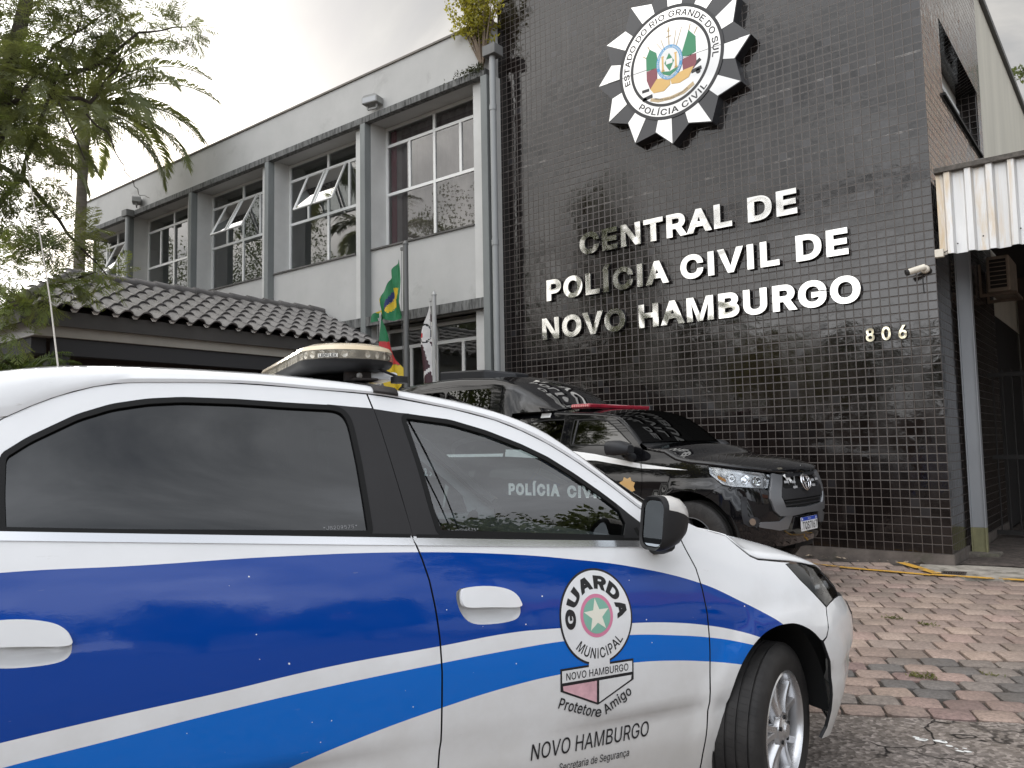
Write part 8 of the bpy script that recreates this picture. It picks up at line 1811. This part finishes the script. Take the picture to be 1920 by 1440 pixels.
# palm behind it
M_ptrunk = M('ringed_palm_trunk', (0.19, 0.165, 0.14), 0.85, var=0.25, vscale=3.0, bump=0.5, bscale=12.0, stretch=(1, 1, 6), bdist=0.02)
M_pshaft = M('palm_crownshaft', (0.24, 0.235, 0.16), 0.6, var=0.2, vscale=2.0)
M_frond = leaf_mat('palm_leaf', (0.125, 0.145, 0.070), (0.21, 0.23, 0.115), 0.55, 0.7)
M_dry = leaf_mat('dry_palm_strings', (0.26, 0.21, 0.15), (0.36, 0.30, 0.22), 0.3, 3.0)
def frond(mb, base, az, el, l, droop, nl=80, ll=0.62, wd=0.034, mi=0, twist=0.0):
    d = Vector((math.cos(az)*math.cos(el), math.sin(az)*math.cos(el), math.sin(el))); pts = []; p = Vector(base); n = 14; seg_ = l/n; pitch = el
    for i in range(n+1):
        pts.append(p.copy()); pitch -= droop/n*(0.4+1.2*i/n); d = Vector((math.cos(az)*math.cos(pitch), math.sin(az)*math.cos(pitch), math.sin(pitch))); p = p+d*seg_
    mb.tube(pts, [0.022*(1-0.85*i/n)+0.003 for i in range(n+1)], 5, mi)
    for k in range(nl):
        t = 0.10+0.90*k/nl; f = t*n; i = min(n-1, int(f)); q = pts[i].lerp(pts[i+1], f-i); dr = (pts[i+1]-pts[i]).normalized(); s_ = dr.cross(Vector((0, 0, 1))).normalized(); u_ = s_.cross(dr)
        L_ = ll*math.sin(math.pi*(0.12+0.84*t))**0.7
        for sg in (-1, 1):
            a = (s_*sg*0.75+dr*0.62+u_*random.uniform(-0.05, 0.25)).normalized(); h = q+a*L_*0.5; e_ = q+a*L_-Vector((0, 0, 0.28*L_+random.uniform(0, .07))); nn_ = a.cross(u_).normalized()*wd*0.5+u_*wd*0.6*sg*0.4
            mb.add([q, h+nn_, e_, h-nn_], [(0, 1, 2, 3)], mi)
def palm(name, base, top, fr_, label, shaft=True, r=0.105, dead=True, group=None):
    pr = tag(empty(name, (base[0], base[1], 0)), label, 'palm tree', group); B, T = Vector(base), Vector(top); w = MB(); k = 14
    w.tube([B.lerp(T, i/k)+Vector((0.04*math.sin(i*.5), 0, 0)) for i in range(k+1)], [r*(1.25-0.25*i/k) for i in range(k+1)], 14); w.build('trunk', M_ptrunk, pr, world=True, smooth=60)
    if shaft:
        w = MB(); w.tube([T-Vector((0, 0, 0.05)), T+Vector((0, 0, .15)), T+Vector((0.01, 0, .5)), T+Vector((0.02, 0, 0.95))], [r*1.05, r*1.35, r*1.15, r*0.7], 14); w.build('crownshaft', M_pshaft, pr, world=True, smooth=60)
    w = MB(); C0 = T+Vector((0.02, 0, 0.85 if shaft else 0.05))
    for az, el, l, dr in fr_: frond(w, C0, az, el, l, dr)
    w.build('crown', M_frond, pr, world=True)
    if dead:
        w = MB(); S0 = T+Vector((-0.05, -0.08, 0.0))
        for k in range(90):
            a = random.uniform(0, 6.28); rr_ = random.uniform(0.05, 0.5); q = S0+Vector((math.cos(a)*rr_-.25, math.sin(a)*rr_*.8-.15, random.uniform(-.1, .15))); ln = random.uniform(0.6, 1.5)
            w.add([q, q+Vector((0.012, 0.006, 0)), q+Vector((random.uniform(-.04, .04), random.uniform(-.04, .04), -ln))], [(0, 1, 2)])
        w.build('dry_strings', M_dry, pr, world=True)
    return pr
random.seed(4)
fr_ = []
vr = Vector((0.78, 0.63, 0))
for az, el, l, dr in ((38, 30, 3.0, 1.3), (42, 12, 2.7, 1.25), (30, -5, 2.9, 1.2), (48, 52, 2.9, 1.6), (60, 72, 2.6, 1.3), (22, 45, 2.6, 1.9), (75, 30, 2.6, 1.6), (8, 20, 2.4, 1.8), (-25, 35, 2.6, 1.7), (-60, 25, 2.5, 1.7), (-100, 40, 2.6, 1.6), (-140, 25, 2.7, 1.6), (-175, 45, 2.8, 1.6), (150, 20, 2.6, 1.7), (120, 40, 2.7, 1.6), (98, 15, 2.4, 1.8), (45, 80, 2.4, 0.8), (200, 70, 2.5, 1.2), (-20, 0, 2.2, 1.6), (215, 5, 2.4, 1.5), (55, -18, 2.3, 1.2)):
    fr_.append((math.radians(az), math.radians(el), l*1.03, dr*0.95))
palm('palm_tree', (-17.80, 7.42, 0.0), (-17.42, 7.28, 7.95), fr_, 'tall palm with ringed trunk and drooping fronds before the far end of the wing')
fr_ = [(math.radians(a), math.radians(e), l, 1.5) for a, e, l in ((30, 40, 2.2), (80, 30, 2.0), (130, 50, 2.2), (190, 35, 2.1), (240, 30, 2.2), (300, 45, 2.2), (0, 65, 2.0), (60, 10, 2.0), (340, 15, 2.1))]
palm('palm_tree', (-16.9, 5.2, 0.0), (-16.7, 5.3, 6.4), fr_, 'second, lower palm half hidden behind the dark feathery tree at the far left', r=0.09, dead=True)
# low palm-like shrub before the porch
fr_ = [(math.radians(a), math.radians(e), l, 1.4) for a, e, l in ((40, 70, .7), (75, 60, .7), (10, 55, .75), (-30, 60, .7), (110, 55, .7), (150, 60, .7), (200, 55, .7), (260, 60, .7), (300, 65, .65), (50, 40, .75), (-10, 38, .7))]
sr = tag(empty('fan_shrub', (-9.90, 3.56, 0)), 'low bright green feathery shrub beside the porch behind the white car roof', 'shrub')
w = MB(); w.tube([(-9.9, 3.56, 0), (-9.89, 3.56, 2.18)], [0.05, 0.03], 8); w.build('stem', M_bark, sr, world=True)
w = MB()
for az, el, l, dr in fr_: frond(w, (-9.89, 3.56, 2.16), az, el, l, dr, 30, 0.22, 0.010)
w.build('foliage', leaf_mat('bright_frond', (0.07, 0.11, 0.025), (0.13, 0.18, 0.05), 0.4, 3.0), sr, world=True)
# bush growing out of the gutter
random.seed(31)
M_gold = leaf_mat('yellow_green_leaf', (0.22, 0.21, 0.030), (0.36, 0.32, 0.06), 0.5, 5.0); M_twig = M('pale_twig', (0.16, 0.12, 0.085), 0.85)
rb = tag(empty('gutter_shrub', (-8.20, 9.64, 7.58)), 'yellow-leaved shrub sprouting from the gutter ledge by the downpipe top', 'shrub')
w = MB(); lv = MB(); base = Vector((-8.20, 9.64, 7.60))
for k in range(30):
    a = random.uniform(0, 6.28); tip = base+Vector((random.gauss(-0.22, 0.36), random.gauss(-0.05, 0.16), random.uniform(0.75, 1.75))); mid = base.lerp(tip, 0.5)+Vector((random.gauss(0, .05), random.gauss(0, .04), 0.06)); pp = [base, base.lerp(mid, .5)+rvec()*.02, mid, mid.lerp(tip, .5)+rvec()*.03, tip]
    w.tube(pp, [0.014, 0.011, 0.008, 0.005, 0.002], 5)
    for j in range(7):
        t = random.uniform(0.35, 1.0); i = min(3, int(t*4)); q = pp[i].lerp(pp[i+1], t*4-i); e_ = q+(rvec()*0.6+Vector((0, 0, 0.5))).normalized()*random.uniform(0.12, 0.34); w.tube([q, e_], [0.004, 0.0015], 4)
        for m_ in range(13):
            c_ = q.lerp(e_, random.uniform(0.2, 1.05))+rvec()*0.03; leaf_quads(lv, c_, (rvec()+Vector((0, 0, -.2))).normalized(), rvec(), random.uniform(0.05, 0.09), 0.019)
    for m_ in range(12):
        c_ = mid.lerp(tip, random.random())+rvec()*0.05; leaf_quads(lv, c_, rvec(), rvec(), random.uniform(0.05, 0.085), 0.018)
w.build('stems', M_twig, rb, world=True); lv.build('foliage', M_gold, rb, world=True)
lv = MB()
for k in range(420):
    x = -8.15-abs(random.gauss(0, 0.30)); q = Vector((x, 9.58+random.uniform(-.03, .08), 7.57+random.uniform(-.04, .10))); leaf_quads(lv, q, (rvec()+Vector((0, -.5, 0))).normalized(), rvec(), random.uniform(0.03, 0.06), 0.010)
lv.build('moss', leaf_mat('dark_moss', (0.03, 0.035, 0.014), (0.055, 0.06, 0.022), 0.3, 8.0), rb, world=True)['kind'] = 'stuff'

# broad-leaved street trees: across the road, seen in the glass and the polished letters
M_bl = leaf_mat('broad_leaf', (0.075, 0.098, 0.042), (0.16, 0.19, 0.085), 0.35, 0.6)
M_bl2 = leaf_mat('yellowing_leaf', (0.20, 0.21, 0.03), (0.36, 0.33, 0.05), 0.35, 0.6)
def crown_mesh(seed, R, H, n, size):
    random.seed(seed); mb = MB(); cl = []
    for k in range(46):
        v = rvec(); cl.append((Vector((v.x*R*random.uniform(.35, 1), v.y*R*random.uniform(.35, 1), v.z*H*0.5*random.uniform(.3, 1))), random.uniform(0.45, 1.0)*R*0.36))
    for k in range(n):
        c, r = random.choice(cl); v = rvec()*r*random.uniform(0.2, 1)**0.5; leaf_quads(mb, c+v, rvec(), rvec(), size*random.uniform(.6, 1.3), size*0.26)
    return mb, cl
def street_tree(x, y, h, R, seed, label, lm, n=5200, name='street_tree', group='street trees across the road', size=0.26):
    t = tag(empty(name, (x, y, 0)), label, 'tree', group); mb, cl = crown_mesh(seed, R, h*0.62, n, size); cz = h*0.66
    for i in range(len(mb.v)): p = mb.v[i]; mb.v[i] = (p[0], p[1], p[2]+cz)
    mb.build('crown', lm, t); w = MB(); w.tube([(0, 0, 0), (0.06, 0.03, h*.2), (-.03, 0.05, h*.42), (0.05, 0, h*.7)], [0.24, 0.19, 0.14, 0.05], 10)
    for c, r in cl[:16]: w.tube([(0, 0.03, h*0.36+random.uniform(-.3, .8)), (c.x*.5, c.y*.5, cz+c.z*.35-.3), (c.x, c.y, cz+c.z)], [0.075, 0.045, 0.012], 6)
    w.build('trunk', M_bark, t, smooth=60); return t
street_tree(-38, -7.0, 17.0, 5.0, 1, 'very tall open street tree far along the road, reflected in the upper windows', M_bl, 11000, size=0.17)
street_tree(-29, -12.0, 16.0, 4.6, 2, 'tall open street tree over the road, reflected in the nearest wing window', M_bl, 10000, size=0.17)
street_tree(-46, -2.0, 17.0, 5.4, 3, 'big open tree at the far bend, reflected in the farthest windows', M_bl, 11000, size=0.17)
street_tree(-10.5, -8.5, 5.6, 2.4, 5, 'yellowing small tree over the road, reflected in the steel letters', M_bl2, 3600)
street_tree(11.5, 4.1, 9.4, 2.9, 6, 'street tree along the road, reflected in the patrol car front window', M_bl)
for k, (x, y, h, R) in enumerate(((-21, -13, 9.5, 4.2), (-26, -10, 9.6, 4.2), (-33, -7, 10, 4.4), (-16, -15, 7.4, 3.6), (-10.5, -16, 6.4, 3.4), (-5, -16, 6.2, 3.3), (1, -15, 6.0, 3.2))):
    street_tree(x, y, h, R, 20+k, 'dense dark tree in the row over the road, one of seven alike', M_bl, 5200, group='dense trees over the road')
for k, (x, y, h, R) in enumerate(((15, -10.5, 5.6, 2.8), (16, -5.5, 5.0, 2.6), (15.5, -1.2, 4.6, 2.4), (12, -14.5, 5.8, 2.8))):
    street_tree(x, y, h, R, 40+k, 'small dense tree before the houses along the road, one of four alike', M_bl, 3800, group='small trees before the houses')
gw = tag(empty('unseen_screen_wall', (-12, -18, 0)), 'long unseen tan wall added behind the row of trees to screen low sky', 'wall'); w = MB(); w.box(-48, 14, -18.2, -18, 0, 2.6); w.build('masonry', M('tan_wall', (0.26, 0.19, 0.15), 0.9, var=0.15), gw, world=True)  # unseen wall added to keep low sky out of the tile reflections
hd = tag(empty('garden_hedge', (5.0, 50, 0)), 'yellow-green hedge beside the driveway, reflected low in the side tiles', 'hedge'); random.seed(8); mb = MB()
for k in range(3600):
    c = Vector((4.6+random.gauss(0, .35), random.uniform(24, 78), random.uniform(0.9, 4.2))); leaf_quads(mb, c, rvec(), rvec(), random.uniform(.3, .6), 0.13)
for i in range(len(mb.v)): mb.v[i] = (mb.v[i][0]-5, mb.v[i][1]-50, mb.v[i][2])
mb.build('foliage', M_bl2, hd)
# houses over the road and next door
M_or = M('orange_roof_tile', (0.33, 0.12, 0.06), 0.7, var=0.25, vscale=5.0); M_hw = M('house_wall', (0.46, 0.43, 0.38), 0.85, var=0.1); M_red = M('red_brick', (0.26, 0.085, 0.06), 0.85, var=0.25, vscale=6.0)
def house(x0, x1, y0, y1, h, label, wall, ridge_y=True, bands=False):
    r = tag(empty('house', ((x0+x1)/2, (y0+y1)/2, 0)), label, 'house', 'houses around the station'); w = MB(); w.box(x0, x1, y0, y1, 0, h); w.build('wall', wall, r, world=True)
    w = MB(); o_ = 0.5
    if ridge_y: xm = (x0+x1)/2; w.add([(x0-o_, y0-o_, h+.02), (x1+o_, y0-o_, h+.02), (xm, y0-o_, h+1.7), (x0-o_, y1+o_, h+.02), (x1+o_, y1+o_, h+.02), (xm, y1+o_, h+1.7)], [(0, 1, 2), (3, 5, 4), (0, 2, 5, 3), (1, 4, 5, 2), (0, 3, 4, 1)])
    w.build('roof', M_or, r, world=True)
    n = max(2, int((y1-y0)/3)); zz_ = 1.0
    while zz_+1.3 < h:
        for k in range(n):
            y = y0+(k+0.5)*(y1-y0)/n
            for xs in (x0-0.03, x1+0.03):
                w = MB(); w.box(xs-0.04, xs+0.04, y-0.6, y+0.6, zz_, zz_+1.2); f_ = w.build('window', M_frame, r, world=True); w = MB(); w.box(xs-0.05, xs+0.05, y-0.52, y+0.52, zz_+.08, zz_+1.12); p_ = w.build('pane', M_gdark, f_); off = Vector(r.location)
                for v in p_.data.vertices: v.co -= off
        if bands: w = MB(); w.box(x0-0.06, x1+0.06, y0, y1, zz_+1.35, zz_+2.35); w.build('brick_band', M_red, r, world=True)
        zz_ += 2.9
    return r
house(20, 28, -9, -1, 3.4, 'low cream house with an orange tiled roof along the road', M_hw)
house(21, 29, 3.5, 12, 3.2, 'second low cream house with an orange roof, next along the road', M_hw)
house(7.0, 22, 52, 76, 30, 'tall cream apartment block with red brick bands beyond the side driveway', M_cream, True, True)
# utility pole with its wires
up = tag(empty('utility_pole', (11.0, 2.2, 0)), 'wooden utility pole with crossarm beside the road, reflected in the front window', 'utility pole')
w = MB(); w.tube([(0, 0, 0), (0, 0, 7.6)], [0.15, 0.10], 12); w.build('pole', M('weathered_wood', (0.13, 0.095, 0.065), 0.9, var=0.3), up, smooth=60)
w = MB(); w.bar((-0.15, -0.5, 7.2), (0.15, 0.5, 7.2), 0.1, 0.12); w.build('crossarm', M_bark, up)
w = MB()
for k in range(5):
    s_ = (k-2)*0.16
    for A, Bv in (((s_*.3, s_, 7.3), (-50+s_, 0.2+s_*2, 8.6)), ((s_*.3, s_, 7.3), (34, 22+s_, 8.0))):
        A, Bv = Vector(A), Vector(Bv); w.tube([A.lerp(Bv, t)-Vector((0, 0, 1.1*4*t*(1-t))) for t in [i/14 for i in range(15)]], 0.016, 5)
w.build('wires', M_rubber, up)
# leafy twig beyond the gable, right edge
random.seed(12)
tw = tag(empty('distant_tree', (-1.5, 28.6, 0)), 'tree beyond the cream gable whose leafy twig shows at the right edge', 'tree')
w = MB(); w.tube([(-1.2, 28.6, 0), (-1.25, 28.5, 6), (-1.3, 28.3, 10.8), (-1.7, 28.1, 12.1)], [0.25, 0.2, 0.12, 0.05], 10); w.tube([(-1.7, 28.1, 12.1), (-2.2, 27.9, 12.34), (-2.75, 27.6, 12.3)], [0.035, 0.02, 0.006], 6); w.build('trunk', M_bark, tw, world=True)
lv = MB()
for k in range(170):
    q = Vector((-1.9, 28.0, 12.3)).lerp(Vector((-2.7, 27.6, 12.32)), random.random())+rvec()*random.uniform(0, .28); leaf_quads(lv, q, rvec(), rvec(), random.uniform(.12, .2), 0.035)
for k in range(900):
    q = Vector((-0.6, 28.6, 12.6))+rvec()*random.uniform(.3, 1.3); leaf_quads(lv, q, rvec(), rvec(), random.uniform(.12, .2), 0.035)
lv.build('crown', M_bl, tw, world=True)
